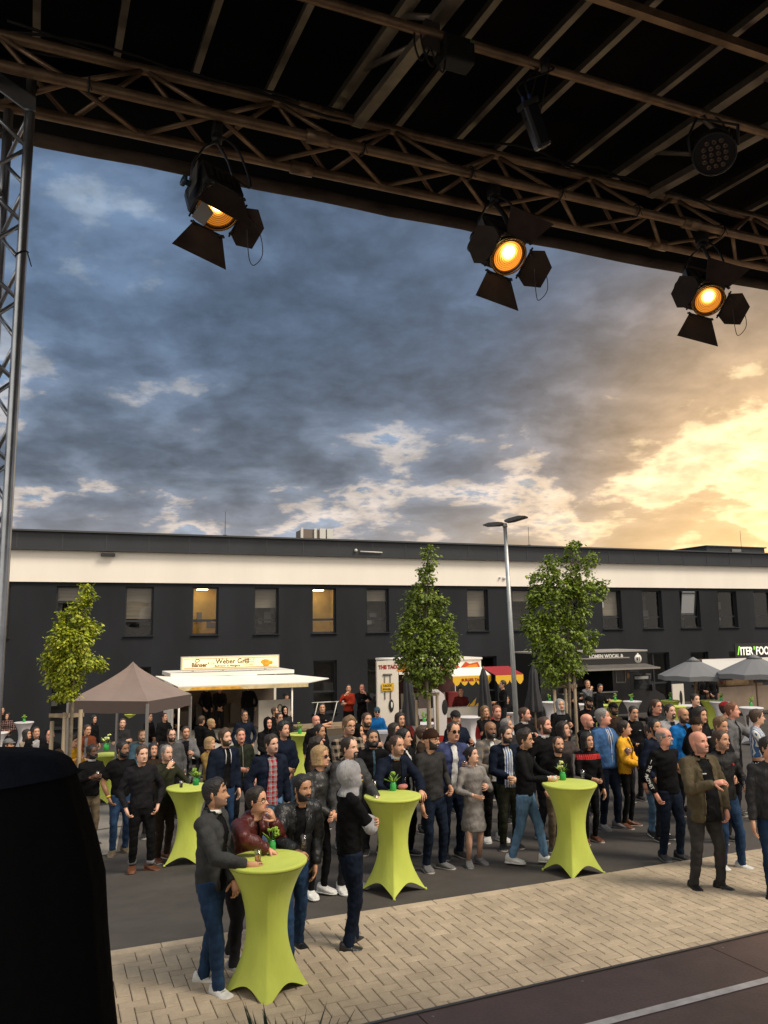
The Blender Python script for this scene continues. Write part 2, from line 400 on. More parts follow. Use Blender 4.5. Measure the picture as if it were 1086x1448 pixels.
mb = MB(); mb.box(((U0+U1)/2, 3.3, (z_bt+z_roof)/2+.03), (U1-U0+.1, 6.9, z_roof-z_bt-.06)); 
mb.box(((U0+U1)/2, 3.25, z_bt+.03), (U1-U0+.2, 7.2, .06)); mb.box(((U0+U1)/2, 3.25, z_roof+.02), (U1-U0+.2, 7.16, .07), mat=1)
uu = U0
while uu < U1: mb.box((uu, -.155, (z_bt+z_roof)/2), (.03, .02, z_roof-z_bt-.15), mat=1); uu += 1.7
mb.build('parapet', [M_PARA, mat('flashing', (.06, .065, .07), .4, metal=.5)], bld)
mb = MB(); u = bu(152, 785)
for q in (152, 833): 
    u = bu(q, 790); mb.box((u, -.18, z_bt-.14), (.55 if q < 200 else .45, .3, .11))
mb.build('spout', M_FRAME, bld)
def stain_mat():
    return mat('rain_stain', (.60, .53, .44), .85)
# rooms and windows
def room_mat(i, lit):
    base = [(.19, .15, .11), (.15, .13, .10), (.11, .10, .09)][i % 3]
    m = mat('room_wall_%d' % (i % 3), base, .9, var=(1.3, .5, (1, 1, 2.5)))
    return m
M_BLIND = mat('blind', (.30, .245, .18), .8, var=(14, .2, (.05, .05, 1)))
M_LITWALL = mat('lit_room_wall', (.62, .44, .14), .8, var=(1.2, .25))
M_LAMP = mat('ceiling_lamp_glow', (1, .8, .4), .5, emit=((1, .80, .45), 11.0))
M_GLASS = None
def glass_mat(name='window_glass', tint=(.75, .78, .8), refl=.5, rough=.02):
    m = bpy.data.materials.new(name); m.use_nodes = True; nt = m.node_tree; nt.nodes.clear(); L = nt.links
    g = nt.nodes.new('ShaderNodeBsdfGlossy'); g.inputs['Roughness'].default_value = rough; g.inputs['Color'].default_value = (refl, refl, refl, 1)
    t = nt.nodes.new('ShaderNodeBsdfTransparent'); t.inputs['Color'].default_value = (*tint, 1)
    lw = nt.nodes.new('ShaderNodeLayerWeight'); lw.inputs[0].default_value = .5; pw = nt.nodes.new('ShaderNodeMath'); pw.operation = 'POWER'; L.new(lw.outputs['Facing'], pw.inputs[0]); pw.inputs[1].default_value = 3.0; fr = nt.nodes.new('ShaderNodeMath'); fr.operation = 'MULTIPLY_ADD'; L.new(pw.outputs[0], fr.inputs[0]); fr.inputs[1].default_value = .8; fr.inputs[2].default_value = .06
    tc = nt.nodes.new('ShaderNodeTexCoord'); n = nt.nodes.new('ShaderNodeTexNoise'); n.inputs['Scale'].default_value = .9; L.new(tc.outputs['Object'], n.inputs['Vector'])
    b = nt.nodes.new('ShaderNodeBump'); b.inputs['Strength'].default_value = .08; b.inputs['Distance'].default_value = .05; L.new(n.outputs['Fac'], b.inputs['Height']); L.new(b.outputs[0], g.inputs['Normal'])
    mx = nt.nodes.new('ShaderNodeMixShader'); L.new(fr.outputs[0], mx.inputs[0]); L.new(t.outputs[0], mx.inputs[1]); L.new(g.outputs[0], mx.inputs[2])
    o = nt.nodes.new('ShaderNodeOutputMaterial'); L.new(mx.outputs[0], o.inputs[0]); return m
M_GLASS = glass_mat()
rnd = random.Random(11)
for i, (a, b, c, d, k) in enumerate(ops):
    wd, ht = b-a, d-c; fr = .07; y = .22
    mb = MB()
    for (cu, cz, su, sz) in ((a+fr/2, (c+d)/2, fr, ht), (b-fr/2, (c+d)/2, fr, ht), ((a+b)/2, c+fr/2, wd-2*fr, fr), ((a+b)/2, d-fr/2, wd-2*fr, fr)):
        mb.box((cu, y, cz), (su-.004, .08, sz-.004))
    tr = c + ht*(.30 if k == 'w' else .0) 
    if k == 'w' and ht > 1.2: mb.box(((a+b)/2, y, tr), (wd-2*fr, .075, .10))
    if k == 'd':
        mb.box(((a+b)/2, y, c+ht*.40), (wd-2*fr, .075, .09))
        if wd > 1.5: mb.box(((a+b)/2+.1, y, (c+d)/2), (.09, .074, ht-2*fr))
    w = mb.build('window', M_FRAME, bld)
    mb = MB(); mb.quad((a+fr, y-.01, c+fr), (b-fr, y-.01, c+fr), (b-fr, y-.01, d-fr), (a+fr, y-.01, d-fr)); mb.build('pane', M_GLASS, w)
    mb = MB(); mb.box(((a+b)/2, -.03, c-.02), (wd+.1, .12, .035)); mb.build('sill', M_SILL, w)
    lit = i in (3, 5)
    mb = MB(); dd = 1.6
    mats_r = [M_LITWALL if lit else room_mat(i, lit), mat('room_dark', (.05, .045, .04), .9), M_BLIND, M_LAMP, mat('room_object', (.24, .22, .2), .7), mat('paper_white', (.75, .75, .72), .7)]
    A, B, C_, D_ = a-.25, b+.25, c-.1, d+.1
    mb.quad((A, dd, C_), (B, dd, C_), (B, dd, D_), (A, dd, D_), 0)
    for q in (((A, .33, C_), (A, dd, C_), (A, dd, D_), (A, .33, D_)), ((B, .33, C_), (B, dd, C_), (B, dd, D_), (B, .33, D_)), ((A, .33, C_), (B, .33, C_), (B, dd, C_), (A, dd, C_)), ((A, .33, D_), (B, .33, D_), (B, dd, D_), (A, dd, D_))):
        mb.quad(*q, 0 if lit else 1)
    if k == 'w' and not lit and i in (1, 2, 4, 6, 8, 9, 11):
        zb = d-fr-(ht*rnd.choice([.25, .62, .4, .66]))
        mb.box(((a+b)/2, .40, (zb+d)/2), (wd+.2, .02, d-zb), mat=2)
    if lit: mb.box(((a+b)/2, .95, d-.06), (.45, .3, .04), mat=3)
    for q in range(3):
        su = rnd.uniform(.15, .5); sz = rnd.uniform(.1, .5); mb.box((rnd.uniform(a, b), rnd.uniform(.8, 1.4), c+ht*.2+rnd.uniform(0, .9)), (su, .1, sz), mat=4)
    if i in (11,): mb.box((a+.22, .38, d-.75), (.3, .01, .3), mat=5)
    mb.build('room', mats_r, w)
# tilted sash of one upper window on the right
a, b, c, d, k = ops[13]
mb = MB(); Mx = Matrix.Rotation(R(9), 3, 'X')
for (cu, cz, su, sz) in ((a+.12, (c+d)/2+.35, .06, 1.35), (b-.3, (c+d)/2+.35, .06, 1.35)): mb.box((cu, .05, cz), (su, .05, sz), Mx)
mb.box(((a+b)/2-.1, -.06, d-.12), (b-a-.45, .05, .06), Mx); mb.box(((a+b)/2-.1, .16, c+.78), (b-a-.45, .05, .06), Mx)
mb.box(((a+b)/2-.1, .05, (c+d)/2+.35), (b-a-.5, .012, 1.3), Mx, 1)
mb.build('tilted_sash', [M_FRAME, mat('sash_glass', (.5, .52, .54), .12, metal=.6)], bld)
# small camera and outlet by the lamp post
mb = MB(); u = bu(711, 818); mb.ball((u, -.12, bz(711, 818)), .09); mb.tube([(u-.25, 0, bz(705, 817)), (u-.25, -.2, bz(705, 817))], .05, 8)
mb.build('wall_camera', mat('white_plastic', (.6, .6, .6), .5), bld)
# roof equipment
r0 = thing('roof_ventilation_unit', 'boxy metal ventilation unit with open louvres on the flat roof left of centre', 'ventilation unit', B0)
r0.location = Vector((B0.x, B0.y, 0)) + N1*2.2; r0.rotation_euler = bld.rotation_euler
def ru(px): return bu(px, 770)*1.05
mb = MB(); a, b = ru(452), ru(489); mb.box(((a+b)/2, .6, z_roof+.42), (b-a, 1.2, .75)); mb.build('casing', mat('duct_brown', (.16, .13, .11), .5, metal=.4), r0)
mb = MB()
for u in (a-.06, (a+b)/2-.05, b-.35, b+.02): mb.box((u, -.04, z_roof+.42), (.12 if u < b-.4 else .3, .1, .85))
mb.build('white_post', mat('duct_white', (.55, .54, .5), .5), r0)
r1 = thing('rooftop_plant_room', 'low grey plant room box on the roof at the right end', 'plant room', (B0.x, B0.y, 0)); r1.rotation_euler = bld.rotation_euler
mb = MB(); a, b = bu(1046, 790), bu(1130, 790); mb.box(((a+b)/2, 4.0, z_roof+.36), (b-a, 3, .62)); mb.box(((a+b)/2, 4.0, z_roof+.7), (b-a+.2, 3.2, .07), mat=0); mb.build('casing', M_PARA, r1)
mb = MB(); mb.box(((a+b)/2, 2.46, z_roof+.38), (.8, .06, .35)); mb.build('louvre', mat('louvre_grey', (.16, .16, .16), .6), r1)
for (px, h, nm) in ((318, 1.1, 'left'), (748, 1.0, 'mid'), (1048, 1.3, 'right')):
    t = thing('lightning_rod', {'left': 'thin lightning rod on the roof edge left of the ventilation unit', 'mid': 'thin lightning rod on the roof behind the street lamp', 'right': 'thin lightning rod on the roof by the plant room'}[nm], 'lightning rod', B0+E1*bu(px, 770), group='lightning rods on the roof')
    t.location.z = z_roof+.05; mb = MB(); mb.tube([(0, 0, 0), (0, 0, h)], .012, 5); mb.box((0, 0, .03), (.15, .15, .06)); mb.build('rod', M_SILL, t)
t = thing('roof_pipe', 'white horizontal pipe lying on the roof right of the ventilation unit', 'pipe', (B0.x, B0.y, 0)); t.rotation_euler = bld.rotation_euler
mb = MB(); mb.tube([(bu(507, 775), -.22, bz(507, 780.5)), (bu(538, 775), -.22, bz(538, 782))], .035, 6); mb.ball((bu(501, 775), -.22, bz(501, 779)), .08); mb.build('pipe', mat('duct_white', (.55, .54, .5)), t)
for px in (343, 661, 1052):
    pass
# ================================================================== stage roof, truss, lights
M_ALU = mat('truss_aluminium', (.29, .195, .12), .42, metal=.65, var=(6, .45, (1, 1, 1)), bump=(25, .25))  # warm brown of the stage light is put into the base colour
M_ALUC = mat('column_aluminium', (.40, .43, .47), .3, metal=.85, var=(5, .3))
M_BLACKM = mat('black_powder_coat', (.012, .012, .013), .5, bump=(80, .1))
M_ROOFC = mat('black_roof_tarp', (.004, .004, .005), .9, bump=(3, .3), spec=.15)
M_EDGE = mat('weathered_roof_edge', (.10, .075, .06), .8, var=(3.5, .55, (1, 1, 3)), bump=(12, .4), spec=.2)
M_PURL = mat('aluminium_profile', (.29, .25, .20), .42, metal=.6, var=(7, .3))
PA = D(543, 217, 3.46)
TS = .24
def stage_obj(name, label, cat, loc, **k):
    return thing(name, label, cat, loc, math.atan2(E1.y, E1.x), **k)
def lp(t, p):                         # world point to the local frame of a facade-aligned thing
    d = Vector(p)-t.location; return Vector((d.dot(E1), d.dot(N1), d.z))
def front_truss():
    t = stage_obj('lighting_truss', 'triangular aluminium truss tinted brown as in warm light, spanning the stage front, lamps clamped to it', 'truss', PA)
    u0, u1 = -1.80, 5.2; s = TS; pts = {'a': (0, 0), 'b': (s, 0), 'c': (s/2, s*.87)}
    for k, (y, z) in pts.items():
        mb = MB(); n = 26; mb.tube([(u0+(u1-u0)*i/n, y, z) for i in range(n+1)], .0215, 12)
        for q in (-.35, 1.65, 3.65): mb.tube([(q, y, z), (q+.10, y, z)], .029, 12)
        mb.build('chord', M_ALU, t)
    mb = MB(); st = .27; n = int((u1-u0)/st)
    for i in range(n):
        x0 = u0+i*st; x1 = x0+st
        ends = [('a', 'b'), ('a', 'c'), ('b', 'c')]
        for p, q in ends:
            if i % 2: p, q = q, p
            A_ = Vector((x0, *pts[p])); B_ = Vector((x1, *pts[q])); mb.tube([A_, B_], .0105, 8)
    tag(mb.build('lattice_bracing', M_ALU, t))
    # cables strapped along the truss
    rnd = random.Random(5)
    for c in range(3):
        mb = MB(); pts_ = []; x = u0+.3
        while x < u1:
            pts_.append((x, .12+.03*math.sin(x*3+c)+c*.012, .225+.02*c+.025*math.sin(x*5.3+c*2)-.02*rnd.random())); x += .16
        mb.tube(pts_, .006, 6); mb.build('cable', mat('black_rubber', (.01, .01, .01), .6), t)
    for x in (-1.2, -.1, .42, .9, 1.35, 1.9, 2.5):
        mb = MB(); mb.ring([(x, math.cos(a)*.031, math.sin(a)*.031) for a in [i*.785 for i in range(8)]], .004, 5); mb.tube([(x, -.03, 0), (x+.01, -.035, -.04)], .002, 4); mb.build('cable_tie', mat('black_rubber', (.01, .01, .01), .6), t)
front_truss()
ROOFZ = PA.z+.36
NP = ray(40, 840).normalized(); 
def roof_pt(px, py, dz=0.0):
    n = E1.cross(NP).normalized(); p0 = Vector((PA.x, PA.y, ROOFZ+dz)); return plane_hit(px, py, p0, n)
def stage_roof():
    t = stage_obj('stage_roof', 'dark stage roof tarpaulin seen from below with its weathered front edge', 'stage roof', Vector((PA.x, PA.y, ROOFZ)))
    e, n = Vector((1, 0, 0)), lp(t, t.location+NP)
    fe = lp(t, plane_hit(543, 297, PA+N1*.50, N1)); zf = fe.z
    mb = MB(); top = Vector((0, 0, .03))
    far = n*((.62)/n.y); near = n*(-7.0/n.y)
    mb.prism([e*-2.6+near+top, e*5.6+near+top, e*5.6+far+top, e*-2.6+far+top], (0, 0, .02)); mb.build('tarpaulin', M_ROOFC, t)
    mb = MB(); nseg = 40
    L0, L1 = -2.6, 5.6
    mb.box(((L0+L1)/2, .56, (far.z+.05+zf)/2+.03), (L1-L0, .05, far.z+.05-zf-.05)); mb.build('front_board', mat('fascia_black', (.008, .008, .009), .8, bump=(4, .3)), t)
    mb = MB(); pts = [(L0+(L1-L0)*i/nseg, .555, zf+.04+.004*math.sin(i*1.7)) for i in range(nseg+1)]
    mb.tube(pts, [(.034+.004*math.sin(i*2.3), .028) for i in range(nseg+1)], 12, ref=(0, 0, 1)); mb.build('rolled_edge', M_EDGE, t)
    # back and right side drapes keep the roof space dark
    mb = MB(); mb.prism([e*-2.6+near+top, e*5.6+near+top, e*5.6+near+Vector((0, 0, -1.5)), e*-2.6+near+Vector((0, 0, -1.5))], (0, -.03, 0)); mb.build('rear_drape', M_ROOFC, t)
    # purlins
    for (px, py, a, b) in ((52, 30, -3, .30), (170, 50, -3, .3), (290, 60, -3, .3), (405, 75, -3, .3), (577, 157, -3, .3), (690, 150, -3, .3), (818, 98+5, -3, .30), (878, 174, -3, .3), (1024, 266, -3, .3), (1064, 294, -3, .3)):
        c = lp(t, roof_pt(px, py, -.03)); mb = MB(); c0 = c-n*(c.y/n.y)
        A_ = c0+n*(a/n.y); B_ = c0+n*(b/n.y)
        x = e; y = n.normalized(); z = x.cross(y)
        mb.box((A_+B_)/2, (.028, (B_-A_).length, .03), basis(x, y, z).to_3x3()); mb.build('purlin', M_PURL, t)
    return t
stage_roof()
def ladder_beam(label, r1, r2, dz1, dz2, nr):
    """two rails seen along px lines; r1 upper rail, r2 lower rail"""
    t = stage_obj('ladder_beam', label, 'truss beam', Vector((PA.x, PA.y, ROOFZ)), group='ladder beams under the stage roof')
    A = [lp(t, roof_pt(*p, dz1)) for p in r1]; B_ = [lp(t, roof_pt(*p, dz2)) for p in r2]
    def rail(a, b, nm, ext=1.0):
        a, b = Vector(a), Vector(b); d = (b-a).normalized(); b = b+d*ext; mb = MB(); x = d.cross(Vector((0, 0, 1))).normalized()
        mb.box((a+b)/2, (.05, (b-a).length, .035), basis(x, d, x.cross(d)).to_3x3()); mb.build(nm, M_PURL, t); return a, b
    a0, a1 = rail(*A, 'rail'); b0, b1 = rail(*B_, 'rail')
    for i in range(nr):
        f = (i+.02)/nr; p = a0.lerp(a1, f); q = b0.lerp(b1, min(1, f+(.0 if i % 2 == 0 else .12))); mb = MB(); mb.tube([p, q], .013, 6); mb.build('rung', M_PURL, t)
ladder_beam('pale aluminium ladder beam under the roof left of the centre bracket', ((465, 165), (579, 2)), ((504, 175), (638, 4)), -.05, -.16, 5)
ladder_beam('pale aluminium ladder beam behind the round multi-lens lamp', ((857, 258), (1066, 114)), ((918, 275), (1037, 209)), -.05, -.16, 6)
def pipe_thing(label, px, py, dz, u0, u1, r, m=M_ALU, name='lighting_pipe'):
    p = roof_pt(px, py, dz); t = stage_obj(name, label, 'pipe', p, group='pipes under the stage roof')
    mb = MB(); mb.tube([(u0+(u1-u0)*i/8, 0, 0) for i in range(9)], r, 12); mb.build('pipe', m, t); return t
PIPE = pipe_thing('brown round pipe under the roof carrying the small hanging lamps', 800, 104, -.22, -1.6, 1.9, .019)
def top_beam():
    p = roof_pt(863, 1, -.10); t = stage_obj('roof_beam', 'flat brown aluminium beam in the top right corner of the stage roof', 'beam', p)
    mb = MB(); mb.box((.6, 0, 0), (1.5, .03, .035)); mb.build('profile', M_ALU, t)
    mb = MB(); mb.box((.9, -.20, .01), (.5, .10, .02)); mb.build('plate', M_PURL, t)
top_beam()
# ---- left column
def column():
    fb = PA+N1*.10
    p = plane_hit(37, 250, fb, N1); base = Vector((p.x, p.y, 0)); 
    t = stage_obj('truss_tower', 'slim silver aluminium truss tower standing at the left stage corner', 'truss tower', base)
    zt = PA.z+.05; s = .165
    pos = [(0, 0), (-s, 0), (-s*.5, s*.87)]
    for i, (x, y) in enumerate(pos):
        mb = MB(); mb.tube([(x, y, z) for z in np.linspace(0.0, zt, 14)], .0185, 12); mb.build('chord', M_ALUC, t)
    mb = MB(); z = .1; k = 0
    while z < zt-.2:
        for (a, b) in ((0, 1), (1, 2), (2, 0)):
            A_ = Vector((*pos[a], z)); B_ = Vector((*pos[b], z+.15)) if k % 2 == 0 else Vector((*pos[b], z+.15))
            if k % 2: A_, B_ = Vector((*pos[b], z)), Vector((*pos[a], z+.15))
            mb.tube([A_, B_], .008, 8)
        z += .15; k += 1
    mb.build('lattice_bracing', M_ALUC, t)
    mb = MB(); zt2 = zt
    mb.prism([Vector((-s-.02, -.03, zt2+.01)), Vector((.02, -.03, zt2-.10)), Vector((.02, -.03, zt2-.15)), Vector((-.02, -.03, zt2-.15)), Vector((-s-.02, -.03, zt2-.05))], (0, .012, 0))
    mb.build('gusset_plate', M_ALUC, t)
    mb = MB(); zz = D(33, 372, 3.0).z; mb.ring([(math.cos(a)*.021, math.sin(a)*.021, zz+.01*math.cos(a)) for a in [i*.785 for i in range(8)]], .003, 5); mb.tube([(.02, -.01, zz), (.035, -.015, zz-.05)], .002, 4); mb.build('cable_tie', mat('black_rubber', (.01, .01, .01), .6), t)
    mb = MB(); mb.box((-s/2, s*.4, .03), (.5, .5, .02)); mb.build('base_plate', M_ALUC, t)
column()
# ---- fresnel spotlights
def lens_mat(power):
    m = bpy.data.materials.new('lit_fresnel_lens'); m.use_nodes = True; nt = m.node_tree; p = nt.nodes['Principled BSDF']; L = nt.links
    tc = nt.nodes.new('ShaderNodeTexCoord'); mp = nt.nodes.new('ShaderNodeMapping'); L.new(tc.outputs['Object'], mp.inputs[0]); mp.inputs[3].default_value = (1, 1, 0)
    g = nt.nodes.new('ShaderNodeVectorMath'); g.operation = 'LENGTH'; L.new(mp.outputs[0], g.inputs[0])
    off = nt.nodes.new('ShaderNodeVectorMath'); off.operation = 'DISTANCE'; L.new(mp.outputs[0], off.inputs[0]); off.inputs[1].default_value = (-.012, .022, 0)
    r = nt.nodes.new('ShaderNodeMapRange'); r.interpolation_type = 'SMOOTHSTEP'; L.new(off.outputs['Value'], r.inputs[0]); r.inputs[1].default_value = .012; r.inputs[2].default_value = .062; r.inputs[3].default_value = 1; r.inputs[4].default_value = 0
    cr = nt.nodes.new('ShaderNodeValToRGB'); L.new(r.outputs[0], cr.inputs[0]); e = cr.color_ramp.elements
    e[0].position = 0; e[0].color = (.35, .11, .01, 1); e[1].position = 1; e[1].color = (8, 6, 3.2, 1)
    for q, c in ((.3, (.75, .28, .03, 1)), (.62, (1.9, .9, .15, 1))): z = cr.color_ramp.elements.new(q); z.color = c
    w = nt.nodes.new('ShaderNodeMath'); w.operation = 'SINE'; mm = nt.nodes.new('ShaderNodeMath'); mm.operation = 'MULTIPLY'; L.new(g.outputs['Value'], mm.inputs[0]); mm.inputs[1].default_value = 620; L.new(mm.outputs[0], w.inputs[0])
    wr = nt.nodes.new('ShaderNodeMapRange'); L.new(w.outputs[0], wr.inputs[0]); wr.inputs[1].default_value = -1; wr.inputs[3].default_value = .35*power; wr.inputs[4].default_value = 1.25*power
    L.new(cr.outputs[0], p.inputs['Emission Color']); L.new(wr.outputs[0], p.inputs['Emission Strength']); p.inputs['Base Color'].default_value = (.2, .1, .02, 1); p.inputs['Roughness'].default_value = .15
    return m
def fresnel(label, px, py, d, aim, dd, doors, up_roll=0, clamp_px=None, gel=False, power=1.0, spot=6.0, sc=.86):
    """px,py,d locate the lens centre; dd = door size factor; doors = (bottom, right, left, top) opening degrees"""
    c = D(px, py, d); a = (Vector(aim)-c).normalized()
    t = thing('stage_spotlight', label, 'stage light', c, 0, 'fresnel spotlights with barn doors on the front truss')
    t.scale = (sc, sc, sc)
    z = a; x = Vector((0, 0, 1)).cross(z).normalized()*1.0; x = Matrix.Rotation(R(up_roll), 3, z) @ x; y = z.cross(x)      # x to the side, y up
    Mx = basis(x, y, z).to_3x3()
    q = lambda X, Y, Z: Mx @ Vector((X, Y, Z))
    mb = MB()
    mb.tube([q(0, 0, .0), q(0, 0, -.03), q(0, 0, -.035)], [.094, .094, .088], 28, caps=False)
    mb.bbox(q(0, .0, -.15), (.20, .20, .22), Mx, 0, .03)
    mb.tube([q(0, 0, -.26), q(0, 0, -.29)], [.07, .05], 16)
    mb.build('housing', M_BLACKM, t)
    mb = MB()
    for k in range(6): mb.box(q(-.07+.028*k, .104, -.12), (.010, .006, .12), Mx)
    for k in range(4): mb.box(q(.104, -.05+.03*k, -.14), (.006, .010, .12), Mx)
    mb.build('cooling_fins', mat('fin_metal', (.05, .045, .04), .35, metal=.8), t)
    mb = MB()
    for r_, zz in ((.093, .012), (.080, .004)): mb.ring([q(math.cos(u)*r_, math.sin(u)*r_, zz) for u in [i*2*math.pi/32 for i in range(32)]], .005, 6)
    mb.build('front_ring', mat('brass_ring', (.45, .28, .10), .25, metal=.9), t)
    mb = MB(); prof = []; n_ = 6
    for k in range(n_): r_ = .078*(k+1)/n_; prof += [(.078*k/n_+.001, .012-.018*(k/n_)**2+.003), (r_, .012-.018*(k/n_)**2-.002)]
    mb.lathe(prof, (0, 0, 0), 32); l = mb.build('lens', lens_mat(power), t); l.matrix_local = basis(x, y, z)
    M_DOOR = mat('barn_door_steel', (.05, .035, .028), .55, metal=.2, var=(8, .4), spec=.3)
    fr = .100
    mb = MB()
    for k in range(4):
        an = k*math.pi/2; c_ = (math.cos(an), math.sin(an)); tx = (-math.sin(an), math.cos(an))
        mb.tube([q(c_[0]*fr+tx[0]*.085, c_[1]*fr+tx[1]*.085, .012), q(c_[0]*fr-tx[0]*.085, c_[1]*fr-tx[1]*.085, .012)], .005, 6)
    mb.build('door_frame', M_BLACKM, t)
    for k, (an, op_, w0, w1, ln) in enumerate(((-90, doors[0], .075, .135, .19), (0, doors[1], .07, .09, .165), (180, doors[2], .07, .09, .165), (90, doors[3], .075, .135, .16))):
        if op_ is None: continue
        A = R(an); c_ = Vector((math.cos(A), math.sin(A))); tx = Vector((-math.sin(A), math.cos(A))); o = R(op_); ln *= dd
        def pt(wd, l): 
            rr = fr+l*math.sin(o); zz = .014+l*math.cos(o); return q(c_.x*rr+tx.x*wd, c_.y*rr+tx.y*wd, zz)
        if k in (0, 3): poly = [pt(-w0, .0), pt(w0, .0), pt(w0*1.05, ln*.08), pt(w1, ln), pt(-w1, ln), pt(-w0*1.05, ln*.08)]
        else: poly = [pt(-w0, 0), pt(w0, 0), pt(w1*1.1, ln*.45), pt(w1*.5, ln), pt(-w1*.75, ln), pt(-w1*1.1, ln*.4)]
        nrm = (poly[1]-poly[0]).cross(poly[3]-poly[0]).normalized()
        mb = MB(); mb.prism(poly, nrm*.003); mb.build('barn_door', M_DOOR, t)
        mb = MB(); mb.tube([pt(-w0-.004, -.004), pt(-w0+.02, .004)], .007, 6); mb.tube([pt(w0-.02, .004), pt(w0+.004, -.004)], .007, 6); mb.build('hinge', mat('fin_metal', (.05, .045, .04), .35), t)
    # yoke and clamp
    top = Vector(clamp_px) if clamp_px is not None else Vector((c.x, c.y+.05, PA.z))
    top = (top-c)/sc; piv = [q(.115, 0, -.13), q(-.115, 0, -.13)]
    yk = [piv[0], piv[0].lerp(top, .35)+x*.035, piv[0].lerp(top, .62)+x*.02, top+Vector((0, 0, -.06)), piv[1].lerp(top, .62)-x*.02, piv[1].lerp(top, .35)-x*.035, piv[1]]
    mb = MB(); mb.tube(yk, [(.016, .006)]*7, 8); mb.build('yoke', M_BLACKM, t)
    for sx, p in ((1, piv[0]), (-1, piv[1])):
        mb = MB(); mb.tube([p, p+x*.035*sx], .014, 10); mb.tube([p+x*.03*sx, p+x*.045*sx], .026, 8); mb.build('locking_knob', mat('knob_blue', (.03, .07, .10), .4) if gel and sx < 0 else M_BLACKM, t)
    mb = MB(); mb.tube([top+Vector((0, 0, -.07)), top+Vector((0, 0, -.02))], .014, 8); mb.bbox(top+Vector((0, 0, .0)), (.045, .075, .07), basis(E1, N1, (0, 0, 1)).to_3x3(), 0, .008)
    mb.tube([top+Vector((-.02, 0, -.05)), top+Vector((.02, 0, -.05))], .022, 8); mb.build('clamp', M_BLACKM, t)
    mb = MB(); s0 = top+Vector((0, -.02, -.03)); e0 = q(.06, .09, -.24)
    pts = [s0, s0.lerp(e0, .3)+x*.09+Vector((0, 0, .03)), s0.lerp(e0, .7)+x*.13-Vector((0, 0, .05)), e0]; 
    mb.tube(smooth_path(pts, 5), .006, 6); mb.build('power_cable', mat('black_rubber', (.01, .01, .01), .6), t)
    lpth = [q(.10, .05, .02), q(.19, .02, .06), q(.25, -.06, .09), q(.245, -.13, .08), q(.20, -.10, .09), q(.14, .0, .06)]
    mb = MB(); mb.tube(smooth_path(lpth, 6), .0022, 5); mb.build('safety_wire', mat('steel_wire', (.1, .1, .11), .4, metal=.5), t)
    if gel:
        mb = MB(); mb.prism([q(-.095, -.075, .03), q(-.030, -.085, .035), q(-.02, -.01, .035), q(-.085, .02, .03)], q(0, 0, .002)); mb.build('diffusion_scrap', mat('frosted_gel', (.40, .41, .42), .6), t)
    mb = MB(); mb.prism([q(-.12, .05, -.06), q(-.12, -.03, -.04), q(-.115, .0, -.2), q(-.115, .09, -.21)], q(-.004, 0, 0)); mb.build('side_plate', mat('side_plate_grey', (.22, .22, .22), .35, metal=.6), t)
    ld = bpy.data.lights.new('lamp_beam', 'SPOT'); ld.energy = spot; ld.color = (1, .55, .2); ld.spot_size = R(75); ld.spot_blend = .6; ld.shadow_soft_size = .05
    lo = bpy.data.objects.new('lamp_beam', ld); COL.objects.link(lo); lo.parent = t; lo.location = q(0, 0, .03); lo.rotation_euler = Mx.to_4x4().to_quaternion().to_euler() if False else (-z).to_track_quat('Z', 'Y').inverted().to_euler() if False else z.to_track_quat('-Z', 'Y').to_euler()
    return t
def smooth_path(p, n):
    p = [Vector(a) for a in p]; out = []
    for i in range(len(p)-1):
        a = p[max(0, i-1)]; b = p[i]; c = p[i+1]; d = p[min(len(p)-1, i+2)]
        for k in range(n):
            t_ = k/n; out.append(.5*((2*b)+(c-a)*t_+(2*a-5*b+4*c-d)*t_*t_+(3*b-a-3*c+d)*t_**3))
    out.append(p[-1]); return out
def truss_pt(px, o=.0):
    p = plane_hit(px, 240, PA+N1*o, N1); return Vector((p.x, p.y, PA.z-.03))
fresnel('leftmost stage spotlight, lens half hidden by a folded barn door and white gel', 308, 296, 3.02, (.55, .3, 1.2), .70, (50, 62, None, -38), -17, truss_pt(306, .05), True, 1.1, sc=.84)
fresnel('middle stage spotlight with the brightest fully visible glowing lens', 718, 362, 3.45, (1.7, .6, 1.7), .80, (44, 58, 140, 84), -9, truss_pt(697, .05), False, 2.6, sc=.86)
fresnel('rightmost stage spotlight, glowing lens and black barn doors near the frame edge', 1001, 424, 3.95, (1.7, .5, 1.6), .82, (46, 60, 140, 86), -15, truss_pt(985, .05), False, 1.8, sc=.84)
